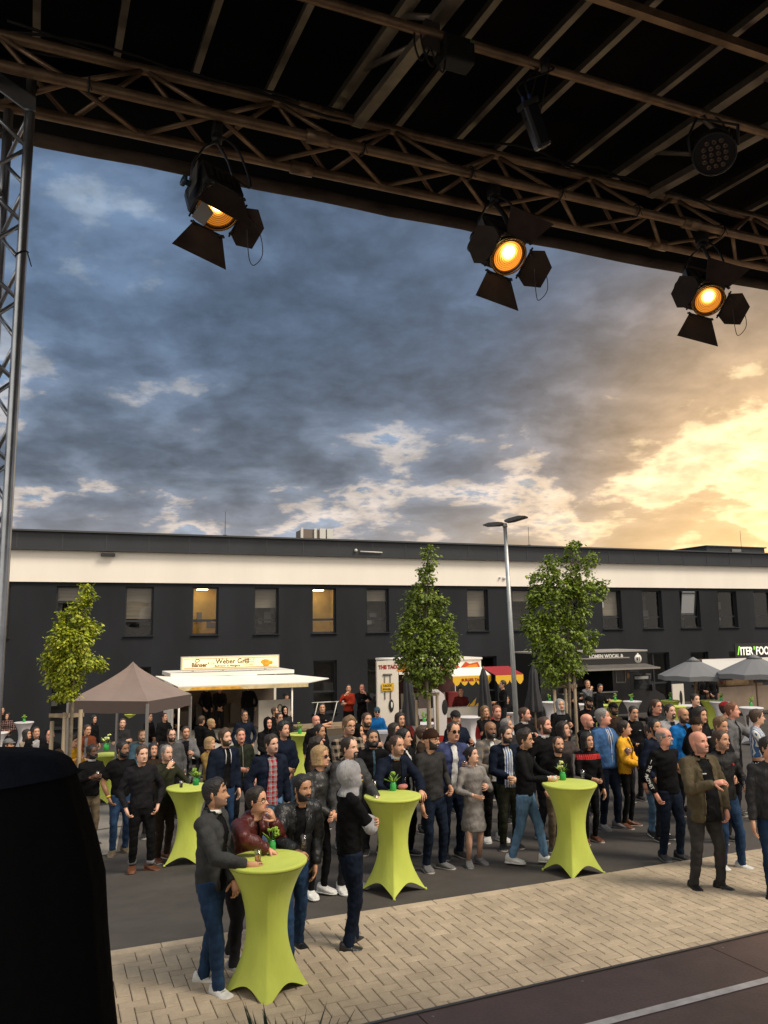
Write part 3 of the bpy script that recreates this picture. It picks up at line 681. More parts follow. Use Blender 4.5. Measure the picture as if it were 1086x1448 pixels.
# ---- LED par can and a small dark lamp on the pipe
def par():
    c = roof_pt(1010, 214, -.62); c = D(1010, 216, (roof_pt(1000, 168, -.22)-CAM).dot(_f)-.12)
    t = thing('led_par_lamp', 'round black lamp with fifteen small unlit lenses hanging from the brown pipe', 'stage light', c)
    t.scale = (.64,)*3; z = (CAM+Vector((.2, .5, -1))-c).normalized(); x = Vector((0, 0, 1)).cross(z).normalized(); y = z.cross(x); q = lambda X, Y, Z: x*X+y*Y+z*Z; Mx = basis(x, y, z).to_3x3()
    mb = MB(); mb.tube([q(0, 0, .03), q(0, 0, .028), q(0, 0, -.10), q(0, 0, -.16)], [.125, .135, .125, .07], 28); mb.build('housing', M_BLACKM, t)
    mb = MB(); mb.ring([q(math.cos(a)*.130, math.sin(a)*.130, .03) for a in [i*2*math.pi/32 for i in range(32)]], .007, 6); mb.build('rim', mat('dark_rim', (.05, .05, .05), .3, metal=.6), t)
    for (yy, n) in ((.075, 3), (.0375, 4), (0, 4), (-.0375, 4), (-.075, 3)):
        for i in range(n):
            xx = (i-(n-1)/2)*.043+.004; mb = MB(); mb.tube([q(xx, yy, .028), q(xx, yy, .038)], [.017, .013], 12); mb.ball(q(xx, yy, .036), .007, 8, 5, 1); mb.build('led_lens', [mat('led_bezel', (.16, .11, .08), .3, metal=.5), mat('led_core', (.02, .015, .012), .1)], t)
    tp = (roof_pt(990, 163, -.22)-c)/.64
    mb = MB(); mb.tube([q(.14, 0, -.04), q(.15, .12, -.05), tp+Vector((.03, 0, -.03)), tp+Vector((-.03, 0, -.03)), q(-.15, .12, -.05), q(-.14, 0, -.04)], [(.012, .005)]*6, 8); mb.build('yoke', M_BLACKM, t)
    mb = MB(); mb.bbox(tp, (.05, .07, .06), None, 0, .01); mb.build('clamp', M_BLACKM, t)
    mb = MB(); mb.tube(smooth_path([tp+Vector((.05, 0, .02)), tp+Vector((.14, 0, -.05)), tp+Vector((.16, -.02, -.16)), q(.1, .1, -.12)], 6), .006, 6); mb.build('power_cable', mat('black_rubber', (.01, .01, .01), .6), t)
par()
def small_lamp(label, px, py, hang, tilt=0, name='hanging_lamp'):
    hp_ = roof_pt(*hang, -.22); c = D(px, py, (hp_-CAM).dot(_f)-.05); t = thing(name, label, 'stage light', c)
    t.scale = (.66,)*3; Mx = Matrix.Rotation(R(-24), 3, 'Y') @ Matrix.Rotation(R(20), 3, 'X')
    mb = MB(); mb.bbox((0, 0, 0), (.085, .10, .26), Mx, 0, .02); mb.build('housing', mat('glossy_black', (.012, .012, .014), .25), t)
    mb = MB(); mb.bbox(Mx @ Vector((0, -.0, .125)), (.10, .12, .03), Mx, 0, .006); mb.build('collar_ring', M_BLACKM, t)
    tp = (hp_-c)/.66; mb = MB(); mb.tube([Mx @ Vector((.05, 0, .05)), tp+Vector((.03, 0, 0)), tp+Vector((-.03, 0, 0)), Mx @ Vector((-.05, 0, .05))], [(.01, .004)]*4, 6); mb.bbox(tp, (.05, .07, .06), None, 0, .01); mb.build('yoke', M_BLACKM, t)
    for sx in (-1, 1):
        mb = MB(); a = Mx @ Vector((-.02*sx, 0, .14)); mb.tube([a, a+Vector((-.005, 0, .035))], .010, 8, 1); mb.tube(smooth_path([a+Vector((-.005, 0, .03)), a+Vector((-.02, 0, .12)), tp+Vector((.05*sx, 0, -.03)), tp], 5), .006, 6, 0); mb.build('plug_cable', [mat('black_rubber', (.01, .01, .01), .6), mat('plug_blue', (.04, .08, .25), .4)], t)
small_lamp('small black lamp with two blue plugs hanging from the brown pipe', 757, 178, (770, 92))
def box_cluster():
    p = roof_pt(610, 60, -.25); t = stage_obj('cable_bracket', 'dark clamp bracket with looped cables hanging at the top centre of the roof', 'bracket', p); t.scale = (.62,)*3
    mb = MB(); mb.bbox((0, 0, .03), (.10, .05, .20), None, 0, .01); mb.build('plate', mat('bracket_grey', (.10, .09, .08), .4, metal=.6), t)
    mb = MB(); mb.bbox((.16, 0, -.03), (.20, .12, .16), None, 0, .015); mb.bbox((.22, -.02, -.02), (.03, .10, .05), None, 0, .004); mb.build('power_box', M_BLACKM, t)
    mb = MB(); mb.box((.235, -.075, .02), (.03, .004, .018)); mb.build('indicator', mat('green_label', (.14, .20, .06), .5), t)
    for k in range(3):
        mb = MB(); mb.tube(smooth_path([(-.10+.03*k, 0, .10), (-.12+.05*k, -.02, -.05), (-.09+.07*k, -.03, -.16-.02*k), (-.04+.06*k, -.02, -.10), (.02+.05*k, 0, .02)], 7), .006, 6); mb.build('cable', mat('black_rubber', (.01, .01, .01), .6), t)
box_cluster()
# ---- stage deck
def deck():
    z = 1.15; a = G(590, 1434, z); b = G(1086, 1318, z); u = (b-a).normalized(); n = Vector((u.y, -u.x, 0))
    t = tag(thing('stage_deck', 'dark red brown screwed plywood stage deck with a white tape line', 'stage deck', Vector((a.x, a.y, 0)), math.atan2(u.y, u.x)))
    m = ground_material('brown_film_plywood', (.135, .078, .060), 60, .28, rough=.5, spec=.45)
    mb = MB(); i = 0; x = -4.0
    while x < 7.0:
        mb.box((x+1.0, -1.0, z-.02), (1.992, 1.992, .04)); mb.box((x+1.0, -3.0, z-.02), (1.992, 1.992, .04)); x += 2.0
    mb.build('deck_panel', m, t)
    mb = MB(); mb.box((1.5, .012, z-.05), (11, .02, .11)); mb.build('edge_profile', mat('edge_profile_steel', (.16, .14, .12), .4, metal=.7), t)
    mb = MB(); mb.box((1.5, -.02, z/2-.06), (11, .01, z-.14)); mb.build('skirt', M_ROOFC, t)
    mb = MB()
    x = -4.0
    while x < 7: 
        for yy in (-.06, -.66, -1.3, -1.94):
            for dx in (.06, 1.0): mb.tube([(x+dx, yy, z), (x+dx, yy, z+.002)], .007, 6)
        x += 2
    mb.build('screw', mat('screw_steel', (.4, .38, .35), .3, metal=.8), t)
    p = lp2(t, G(847, 1448, z), u, n); q = lp2(t, G(1086, 1386, z), u, n); d = (q-p).normalized(); p = p-d*3; q = q+d*4
    s = Vector((-d.y, d.x, 0)); nn = 60; mb = MB(); rnd = random.Random(2); vs = []
    for i in range(nn+1):
        c = p.lerp(q, i/nn); w = .028+rnd.uniform(-.0015, .0015); vs += [c+s*w, c-s*w]
    for v in vs: v.z = z+.003
    mb.add(vs, [(2*i, 2*i+1, 2*i+3, 2*i+2) for i in range(nn)]); mb.build('tape_line', mat('white_tape', (.82, .72, .64), .6, var=(9, .22)), t)
def lp2(t, p, u, n):
    d = p-t.location; return Vector((d.dot(u), -d.dot(n), d.z))
deck()
# ---- black covered loudspeaker at the left stage edge
def covered_speaker():
    c = D(-60, 1250, 1.30); t = thing('covered_loudspeaker', 'tall loudspeaker under a black cloth cover in the bottom left corner of the stage', 'covered loudspeaker', Vector((c.x, c.y, 1.1)))
    prof = []
    def proj(v):
        d_ = v-CAM; k_ = d_.dot(_f); return CX+d_.dot(_r)/k_*F
    def wid(px, z):             # half width whose outline is seen at px
        lo, hi = .05, .9
        for _ in range(24):
            w_ = (lo+hi)/2; m_ = max(proj(Vector((c.x+math.copysign(abs(math.cos(a))**.75, math.cos(a))*w_, c.y+math.copysign(abs(math.sin(a))**.75, math.sin(a))*w_*.42, z+1.1))) for a in [i*.1 for i in range(-16, 17)])
            if m_ > px: hi = w_
            else: lo = w_
        return w_
    for (px, py) in ((168, 1448), (160, 1380), (153, 1300), (149, 1230), (137, 1180), (122, 1130), (108, 1095), (96, 1076), (82, 1068), (60, 1063), (20, 1061), (-30, 1060)):
        z = D(px, py, 1.34).z-1.1; prof.append((wid(px, z), z))
    prof = [(wid(182, 0.0), 0.0)]+prof
    mb = MB(); n_ = 48; vs = []
    for (w_, z) in prof:
        for j in range(n_):
            a = 2*math.pi*j/n_; f = 1+.012*math.sin(a*9+z*3)+.006*math.sin(a*17); vs.append((math.copysign(abs(math.cos(a))**.75, math.cos(a))*w_*f, math.copysign(abs(math.sin(a))**.75, math.sin(a))*w_*.42*f, z))
    k = len(prof); mb.add(vs, [(i*n_+j, i*n_+(j+1) % n_, (i+1)*n_+(j+1) % n_, (i+1)*n_+j) for i in range(k-1) for j in range(n_)]+[tuple((k-1)*n_+j for j in range(n_))], 0, True)
    mb.build('cloth_cover', mat('black_cover_cloth', (.0035, .0035, .004), .95, bump=(30, .3), spec=.08), t)
    mb = MB(); vs = []; sub = [p for p in prof if p[1] > D(0, 1117, 1.30).z-1.1]; sub = [(np.interp(D(0, 1117, 1.30).z-1.1, [p[1] for p in prof], [p[0] for p in prof]), D(0, 1117, 1.30).z-1.1)]+sub
    for (w_, z) in sub:
        for j in range(n_):
            a = 2*math.pi*j/n_; f = 1+.012*math.sin(a*9+z*3)+.006*math.sin(a*17); vs.append((math.copysign(abs(math.cos(a))**.75, math.cos(a))*(w_*f+.004), math.copysign(abs(math.sin(a))**.75, math.sin(a))*(w_*.42*f+.004), z+.003+.02*math.cos(a)*(z < sub[0][1]+.001)))
    k = len(sub); mb.add(vs, [(i*n_+j, i*n_+(j+1) % n_, (i+1)*n_+(j+1) % n_, (i+1)*n_+j) for i in range(k-1) for j in range(n_)]+[tuple((k-1)*n_+j for j in range(n_))], 0, True)
    mb.build('top_yoke', mat('navy_cover_cloth', (.006, .009, .016), .95, bump=(30, .4), spec=.1, sheen=.0), t)
covered_speaker()
# ---- spiky plant just below the frame
def spiky():
    p = D(405, 1470, 4.3); base = Vector((p.x, p.y, 0)); t = thing('spiky_potted_plant', 'dark green spiky leaved plant whose tips rise into view before the stage', 'plant', base)
    zt = D(405, 1437, 4.3).z
    mb = MB(); mb.lathe([(.13, .05), (.17, .06), (.20, .42), (.21, .44), (.18, .44), (.17, .38)], (0, 0, 0), 20); mb.build('pot', mat('terracotta_dark', (.06, .04, .03), .7), t)
    rnd = random.Random(8)
    mb = MB()
    for i in range(90):
        a = rnd.uniform(0, 2*math.pi); tl = rnd.uniform(.03, .62); L_ = (zt-.40)*rnd.uniform(.75, 1.04)/max(.75, math.cos(tl)); w_ = rnd.uniform(.014, .022)
        d = Vector((math.cos(a)*math.sin(tl), math.sin(a)*math.sin(tl), math.cos(tl))); s = Vector((-math.sin(a), math.cos(a), 0)); vs = []
        for k in range(5):
            f = k/4; c = Vector((0, 0, .40))+d*(L_*f)-Vector((0, 0, .10*f*f*tl)); ww = w_*(1-f**2.5)+.0005; vs += [c-s*ww, c+Vector((0, 0, -.003)), c+s*ww]
        mb.add(vs, [q for k in range(4) for q in ((k*3, k*3+1, k*3+4, k*3+3), (k*3+1, k*3+2, k*3+5, k*3+4))])
    tag(mb.build('foliage', mat('spiky_leaf', (.025, .045, .015), .5, var=(12, .5)), t))
spiky()

# ================================================================== tables
GREEN = (.47, .54, .085); WHITE = (.62, .60, .62)
def table_proto(col, name):
    m = bpy.data.materials.new('stretch_'+name); m.use_nodes = True; nt = m.node_tree; p = nt.nodes['Principled BSDF']; L = nt.links
    m.node_tree.nodes['Principled BSDF'].inputs['Base Color'].default_value = (*col, 1); p.inputs['Roughness'].default_value = .6; p.inputs['Specular IOR Level'].default_value = .3; p.inputs['Sheen Weight'].default_value = .1
    tc = nt.nodes.new('ShaderNodeTexCoord'); mp = nt.nodes.new('ShaderNodeMapping'); mp.inputs[3].default_value = (2.2, 2.2, .5); L.new(tc.outputs['Object'], mp.inputs[0]); n = nt.nodes.new('ShaderNodeTexNoise'); n.inputs['Scale'].default_value = 3; n.inputs['Detail'].default_value = 4; n.inputs['Distortion'].default_value = .6; L.new(mp.outputs[0], n.inputs['Vector'])
    b = nt.nodes.new('ShaderNodeBump'); b.inputs['Strength'].default_value = .45; b.inputs['Distance'].default_value = .03; L.new(n.outputs['Fac'], b.inputs['Height']); L.new(b.outputs[0], p.inputs['Normal'])
    n2 = nt.nodes.new('ShaderNodeTexNoise'); n2.inputs['Scale'].default_value = 2.2; n2.inputs['Detail'].default_value = 5; L.new(tc.outputs['Object'], n2.inputs['Vector'])
    r = nt.nodes.new('ShaderNodeMapRange'); L.new(n2.outputs['Fac'], r.inputs[0]); r.inputs[1].default_value = .3; r.inputs[2].default_value = .7; r.inputs[3].default_value = .88; r.inputs[4].default_value = 1.08
    x = nt.nodes.new('ShaderNodeVectorMath'); x.operation = 'SCALE'; x.inputs[0].default_value = col; L.new(r.outputs[0], x.inputs['Scale']); L.new(x.outputs[0], p.inputs['Base Color'])
    return m
M_TG, M_TW = table_proto(GREEN, 'green'), table_proto(WHITE, 'white')
TH, TR = 1.10, .35
def skirt_mesh():
    mb = MB(); n_ = 128; rows = 30; vs = []
    for i in range(rows+1):
        t_ = i/rows
        for j in range(n_):
            a = 2*math.pi*j/n_; q = abs(math.sin(2*a)); fl = 1-q
            rb = .392*(1-.37*q**.62); zh = .004+.125*q**.75
            wst = .160+.020*fl
            if t_ < .5: r = wst+(TR-.004-wst)*(1-t_/.5)**2.1
            else: r = wst+(rb-wst)*((t_-.5)/.5)**1.9
            z = (TH-.035)-(TH-.035-zh)*t_; vs.append((math.cos(a)*r, math.sin(a)*r, z))
    mb.add(vs, [(i*n_+j, i*n_+(j+1) % n_, (i+1)*n_+(j+1) % n_, (i+1)*n_+j) for i in range(rows) for j in range(n_)], 0, True)
    return mb.mesh('stretch_skirt')
def top_mesh():
    mb = MB(); mb.lathe([(TR-.012, TH-.036), (TR, TH-.03), (TR+.003, TH-.012), (TR-.004, TH-.002), (TR-.015, TH), (TR*.5, TH+.001), (.002, TH+.001)], (0, 0, 0), 64); return mb.mesh('table_top')
SK, TP = skirt_mesh(), top_mesh()
def foot_mesh():
    mb = MB(); mb.tube([(0, 0, 0), (0, 0, .025)], [.020, .012], 12); return mb.mesh('foot')
FT = foot_mesh()
def table(label, px, py, white=False, rot=None, group='bistro tables in stretch covers'):
    p = head_ground(px, py, TH); t = thing('bistro_table', label, 'table', p, R(rot if rot is not None else random.uniform(0, 90)), group); m = M_TW if white else M_TG
    for nm, me in (('stretch_skirt', SK), ('table_top', TP)):
        if white:
            if nm not in WCACHE: WCACHE[nm] = me.copy(); WCACHE[nm].materials.clear()
            me = WCACHE[nm]
        if not me.materials: me.materials.append(m)
        o = bpy.data.objects.new(nm, me); COL.objects.link(o); o.parent = t
    for k in range(4):
        o = bpy.data.objects.new('foot', FT); COL.objects.link(o); o.parent = t; a = k*math.pi/2; o.location = (math.cos(a)*.384, math.sin(a)*.384, 0)
        if not FT.materials: FT.materials.append(M_TG)
    return t
WCACHE = {}
rot1 = 35
T1 = table('nearest lime green bistro table with a green vase and three men around it', 378, 1215, rot=9)
T2 = table('lime green bistro table in the middle, with a pink cloth and a glass on top', 555, 1124, rot=0)
T3 = table('lime green bistro table on the right with a white cloth bundle and flowers on top', 805, 1107, rot=-14)
T0 = table('lime green bistro table half hidden behind the man in the charcoal jacket', 268, 1112, rot=40)
T4 = table('lime green bistro table between the two men in black on the left', 150, 1066)
T5 = table('lime green bistro table behind the crowd under the edge of the brown tent', 183, 1009)
T6 = table('lime green bistro table with a green bottle, beside the navy sweatshirt man', 424, 1037)
wt = [('white bistro table right of the woman in the red plaid shirt', 34, 1021), ('white bistro table cut by the left picture edge', -4, 1036), ('white bistro table in front of the left side of the taco stand', 598, 1022), ('white bistro table behind the navy capped man', 663, 1013),
      ('white bistro table by the foot of the street lamp', 722, 1006), ('white bistro table in front of the seated person in the blue jacket', 546, 1034), ('white bistro table behind the staked tree on the right', 777, 992), ('white bistro table right of the staked tree on the right', 815, 995),
      ('white bistro table in front of the cab of the black food van', 894, 991), ('white bistro table under the left grey parasol, nearer one', 1018, 992), ('white bistro table below the right grey parasol, at the frame edge', 1062, 1000), ('white bistro table directly behind the man in the pale hoodie', 975, 997)]
for l, x, y in wt: table(l, x, y, True)
gt = [('lime green bistro table in front of the black van service hatch', 866, 990), ('lime green bistro table beside the trio near the van', 846, 996), ('lime green bistro table right of the black van nose', 948, 990), ('lime green bistro table behind the bald man in the blue shirt', 955, 998), ('lime green bistro table under the left grey parasol', 1004, 990)]
for l, x, y in gt: table(l, x, y)
BOT = 'table decorations'
def top_of(t): return Vector((t.location.x, t.location.y, t.location.z+TH+.002))
M_VG = mat('green_glass', (.03, .32, .06), .12, spec=.6); M_STEM = mat('flower_stem', (.06, .14, .03), .6); M_FL = mat('cream_flower', (.62, .66, .25), .7); M_LEAFY = mat('lime_leaf', (.22, .36, .03), .5)
def vase(label, pos, kind=0, sc=1.0, seed=1):
    rnd = random.Random(seed); t = thing('flower_vase', label, 'vase', pos, 0, 'green flower vases on the tables')
    mb = MB(); s = sc; mb.lathe([(.030*s, 0), (.033*s, .005), (.034*s, .06*s), (.027*s, .072*s), (.030*s, .085*s), (.024*s, .085*s), (.022*s, .07*s)], (0, 0, 0), 18); mb.build('vase', M_VG, t)
    mb = MB()
    for k in range(7):
        a = rnd.uniform(0, 6.28); e = Vector((math.cos(a)*.05*s, math.sin(a)*.05*s, rnd.uniform(.12, .19)*s)); mb.tube([(0, 0, .03*s), e*.5+Vector((0, 0, .03)), e], .0025*s, 5)
    mb.build('stems', M_STEM, t)
    for k in range(4):
        a = rnd.uniform(0, 6.28); r_ = rnd.uniform(.01, .05)*s; mb = MB(); c = Vector((math.cos(a)*r_, math.sin(a)*r_, rnd.uniform(.12, .18)*s))
        for j in range(9):
            b_ = rnd.uniform(0, 6.28); cc = rnd.uniform(-.3, 1); mb.ball(c+Vector((math.cos(b_), math.sin(b_), cc))*.014*s, (.012*s, .012*s, .008*s), 6, 4)
        mb.build('bloom', M_FL if kind == 0 else M_LEAFY, t)
    mb = MB()
    for k in range(9):
        a = rnd.uniform(0, 6.28); d = Vector((math.cos(a), math.sin(a), rnd.uniform(.2, 1.2))).normalized(); sd_ = Vector((-math.sin(a), math.cos(a), 0)); o = Vector((0, 0, .08*s)); L_ = rnd.uniform(.07, .12)*s
        mb.add([o, o+d*L_*.5+sd_*.014*s, o+d*L_, o+d*L_*.5-sd_*.014*s], [(0, 1, 2, 3)])
    mb.build('leaf', M_LEAFY, t)
M_CLEAR = glass_mat('drinking_glass', (.82, .82, .80), .9, .03)
def drink(label, pos, liquid, r=.030, h=.11, lv=.6, foam=False):
    t = thing('drinking_glass', label, 'glass', pos, 0, 'drinks in the crowd')
    mb = MB(); mb.lathe([(r*.8, .0), (r*.82, .004), (r, h), (r*.93, h), (r*.76, .008)], (0, 0, 0), 16); mb.build('glass', M_CLEAR, t)
    mb = MB(); mb.lathe([(r*.72, .009), (r*.74+(r*.18)*lv, h*lv)], (0, 0, 0), 16); mb.build('drink', mat('liquid_%d_%d' % (int(liquid[0]*100), int(liquid[1]*100)), liquid, .15), t)
    if foam: mb = MB(); mb.lathe([(r*.74+r*.18*lv-.001, h*lv+.0005), (r*.9, h*.9)], (0, 0, 0), 16); mb.build('foam', mat('foam_white', (.75, .72, .66), .8), t)
    return t
p = top_of(T1); vase('small green glass vase with lime flowers on the nearest table', G(384, 1203, TH), 1, 1.15, 3)
vase('green glass vase with a large leaf on the middle table', G(556, 1118, TH), 1, 1.2, 5)
drink('tall straw coloured drink at the left side of the middle table', G(529, 1119, TH), (.20, .16, .06), .036, .13, .75)
t = thing('folded_cloth', 'pink folded napkin lying on the middle table', 'napkin', G(569, 1116, TH)); mb = MB(); mb.ball((0, 0, .03), (.065, .045, .032), 14, 8); mb.ball((.03, .01, .035), (.04, .035, .03), 12, 8); mb.build('napkin', mat('pink_napkin', (.42, .15, .13), .8, bump=(20, .6)), t)
drink('small dark glass behind the vase on the middle table', G(572, 1108, TH), (.05, .03, .02), .03, .1, .6)
vase('green glass vase with cream flowers on the right table', G(796, 1103, TH), 0, 1.25, 6)
t = thing('cloth_bundle', 'white knotted cloth bundle lying on the right table', 'cloth', G(778, 1105, TH)); mb = MB(); 
for k in range(7): mb.ball((random.uniform(-.05, .05), random.uniform(-.025, .025), .03+random.uniform(0, .02)), (random.uniform(.03, .045), .03, .025), 10, 7, M=Matrix.Rotation(random.uniform(-.5, .5), 3, 'Y'))
mb.build('cloth', mat('white_cloth', (.55, .54, .48), .8, bump=(25, .6)), t)
drink('empty tumbler at the right side of the right table', G(824, 1101, TH), (.5, .48, .4), .031, .11, .1)
drink('small brown shot glass with foam on the far left lime table', G(256, 1114, TH), (.10, .03, .01), .024, .09, .6, True)
drink('beer glass with foam on the far left lime table', G(270, 1109, TH), (.12, .05, .015), .03, .11, .7, True)
vase('pale vase with a green sprig on the far left lime table', G(277, 1110, TH), 1, 1.2, 9)
vase('flower vase on the lime table between the men in black', G(150, 1061, TH), 0, 1.4, 10)
for i, (x, y, l) in enumerate(((34, 1019, 'vase with green sprigs on the white table at the far left'), (424, 1035, 'tall green bottle vase on the lime table in the crowd centre'), (870, 988, 'lime flower vase on the green table before the van hatch'), (893, 989, 'lime flower vase on the white table before the van cab'), (948, 988, 'lime flower vase on the table right of the van nose'), (1020, 989, 'lime flower vase on the white table under the left parasol'), (1062, 997, 'lime flower vase on the white table at the right edge'), (846, 993, 'lime flower vase on the table beside the trio'), (600, 1019, 'yellow flower vase on the white table by the taco stand'), (777, 989, 'lime flower vase behind the right staked tree'))):
    q = head_ground(x, y+2, TH); q.z += TH+.002; vase(l, q, 1, 1.5, 20+i)
# ================================================================== trees
def leaf_mat(name, col):
    m = bpy.data.materials.new(name); m.use_nodes = True; nt = m.node_tree; p = nt.nodes['Principled BSDF']; L = nt.links
    at = nt.nodes.new('ShaderNodeAttribute'); at.attribute_name = 'tone'
    cr = nt.nodes.new('ShaderNodeValToRGB'); e = cr.color_ramp.elements; e[0].color = (col[0]*.35, col[1]*.42, col[2]*.5, 1); e[1].color = (col[0]*1.9, col[1]*1.6, col[2]*1.2, 1)
    z = cr.color_ramp.elements.new(.5); z.color = (*col, 1)
    L.new(at.outputs['Fac'], cr.inputs[0]); L.new(cr.outputs[0], p.inputs['Base Color']); p.inputs['Roughness'].default_value = .42; p.inputs['Specular IOR Level'].default_value = .5
    tr = nt.nodes.new('ShaderNodeBsdfTranslucent'); L.new(cr.outputs[0], tr.inputs[0]); mx = nt.nodes.new('ShaderNodeMixShader'); mx.inputs[0].default_value = .25
    L.new(p.outputs[0], mx.inputs[1]); L.new(tr.outputs[0], mx.inputs[2]); L.new(mx.outputs[0], nt.nodes['Material Output'].inputs[0]); return m
M_BARK = mat('young_bark', (.16, .13, .09), .85, bump=(20, .5), var=(8, .3))
M_STAKE = mat('stake_wood', (.27, .21, .14), .8, var=(6, .35, (1, 1, .2)), bump=(20, .3))
def tree(label, base_px, d, blobs, nleaf, lm, size, seed, trunk_top, stakes, rail_y):
    rnd = random.Random(seed); b = D(*base_px, d); b.z = gz(b.x, b.y); t = thing('maple_tree', label, 'tree', b, 0, 'young staked trees before the office building')
    tt = D(*trunk_top, d)-b
    mb = MB(); pts = [Vector((0, 0, 0)).lerp(tt, f)+Vector((.03*math.sin(f*7), .02*math.cos(f*5), 0)) for f in np.linspace(0, 1, 9)]
    mb.tube(pts, list(np.linspace(.05, .012, 9)), 10); mb.build('trunk', M_BARK, t)
    centers_ = []
    for (px, py, r) in blobs:
        R_ = r*.80/F*d; c = D(px, py, d)-b; c.y += rnd.uniform(-.12, .12); centers_.append((c, R_))
    mb = MB()
    for c, r_ in centers_:
        zt = max(.8, c.z-r_*1.3); f = min(1, zt/tt.z); a = Vector((0, 0, 0)).lerp(tt, f); mb.tube([a, a.lerp(c, .5)+Vector((0, 0, .05)), c], [.018, .012, .005], 6)
    mb.build('limbs', M_BARK, t)
    vs = []; fs = []; tone = []; tot = sum(r_**2 for c, r_ in centers_)
    for c, r_ in centers_:
        n = int(nleaf*r_**2/tot); ncl = max(6, n//14)
        for k in range(ncl):
            while True:
                q = Vector((rnd.uniform(-1, 1), rnd.uniform(-1, 1), rnd.uniform(-1, 1)))
                if q.length < 1: break
            q = q.normalized()*(q.length**.45); cc = c+Vector((q.x*r_*1.0, q.y*r_*.85, q.z*r_*1.05)); out = (q+Vector((0, 0, .15))).normalized()
            for l in range(14):
                p = cc+Vector((rnd.gauss(0, 1), rnd.gauss(0, 1), rnd.gauss(0, .8)))*size*.62
                dr = (out*.9+Vector((rnd.gauss(0, .6), rnd.gauss(0, .6), -.55+rnd.gauss(0, .4)))).normalized(); up = (Vector((0, 0, 1))+out*.5+Vector((rnd.gauss(0, .4), rnd.gauss(0, .4), 0))); sd_ = dr.cross(up).normalized(); nn = sd_.cross(dr)
                L_ = size*rnd.uniform(.65, 1.25); W_ = L_*.62; o = len(vs)
                vs += [p, p+dr*L_*.45+sd_*W_*.6-nn*L_*.12, p+dr*L_*.55, p+dr*L_*.45-sd_*W_*.6-nn*L_*.12, p+dr*L_-nn*L_*.18]
                fs += [(o, o+1, o+2), (o, o+2, o+3), (o+1, o+4, o+2), (o+2, o+4, o+3)]; tn = min(1, max(0, rnd.gauss(.45, .22))); tone += [tn]*4
    me = bpy.data.meshes.new('crown'); me.from_pydata([tuple(v) for v in vs], [], fs); a = me.attributes.new('tone', 'FLOAT', 'FACE'); a.data.foreach_set('value', tone)
    o = new_obj('crown', me, t, [lm])
    # stakes with a rail
    tops = []
    for (px, py) in stakes:
        p = D(px, py, d)-b; y_ = rnd.uniform(-.3, .3); p.y += y_; mb = MB(); mb.tube([(p.x, p.y, -.1), (p.x, p.y, p.z)], .038, 10); mb.build('stake', M_STAKE, t); tops.append(p)
    z = (D(stakes[0][0], rail_y, d)-b).z
    tops.sort(key=lambda v: v.x)
    for i in range(len(tops)):
        p, q = tops[i], tops[(i+1) % len(tops)]
        if len(tops) == 2 and i == 1: continue
        mb = MB(); dd = (Vector((q.x, q.y, 0))-Vector((p.x, p.y, 0))).normalized()*.06; a_ = Vector((p.x, p.y, z))-dd; b_ = Vector((q.x, q.y, z))+dd; 
        xx = (b_-a_).normalized(); mb.box((a_+b_)/2, ((b_-a_).length, .03, .07), basis(xx, Vector((0, 0, 1)).cross(xx), (0, 0, 1)).to_3x3()); mb.build('rail', M_STAKE, t)
    return t
LM1 = leaf_mat('maple_leaf_bright', (.36, .42, .03)); LM2 = leaf_mat('maple_leaf_green', (.17, .24, .028)); LM3 = leaf_mat('maple_leaf_deep', (.18, .26, .026))
tree('leftmost young tree, bright yellow green, narrow leaning crown beside the brown tent', (92, 1040), 15.0,
     [(123, 832, 7), (121, 846, 9), (112, 862, 12), (103, 880, 17), (122, 884, 12), (95, 900, 20), (120, 905, 16), (76, 920, 18), (100, 925, 24), (126, 936, 13), (138, 938, 9), (68, 936, 11), (75, 955, 14), (100, 955, 20), (92, 975, 12), (104, 980, 9), (80, 985, 7), (132, 890, 8), (88, 875, 8)], 6400, LM1, .075, 3, (119, 850), ((73, 1020), (94, 1007), (112, 1004)), 1012)
tree('middle young tree, deep green pointed crown in front of the taco stand', (603, 1040), 19.0,
     [(606, 782, 9), (609, 795, 11), (600, 806, 8), (604, 818, 12), (600, 836, 17), (585, 850, 15), (615, 852, 18), (598, 868, 26), (625, 875, 17), (575, 880, 14), (590, 900, 30), (622, 905, 24), (570, 908, 14), (600, 928, 30), (636, 922, 17), (572, 930, 12), (590, 948, 22), (618, 948, 20), (600, 968, 16), (634, 940, 10)], 8600, LM2, .088, 4, (604, 800), ((589, 990), (607, 987), (619, 983)), 983)
tree('rightmost young tree, broad three pointed green crown beside the street lamp', (800, 1030), 19.0,
     [(813, 768, 7), (810, 782, 9), (808, 795, 11), (782, 795, 12), (775, 812, 16), (755, 815, 10), (835, 790, 8), (826, 803, 11), (812, 815, 14), (840, 825, 12), (854, 828, 8), (790, 828, 24), (760, 838, 17), (822, 835, 20), (775, 860, 30), (812, 862, 26), (755, 885, 20), (790, 895, 32), (820, 892, 15), (842, 900, 9), (830, 912, 12), (765, 910, 20), (800, 925, 26), (775, 938, 20), (812, 945, 15), (790, 955, 16), (775, 965, 8), (848, 845, 8)], 10500, LM3, .088, 5, (806, 790), ((783, 975), (803, 975), (812, 955)), 970)

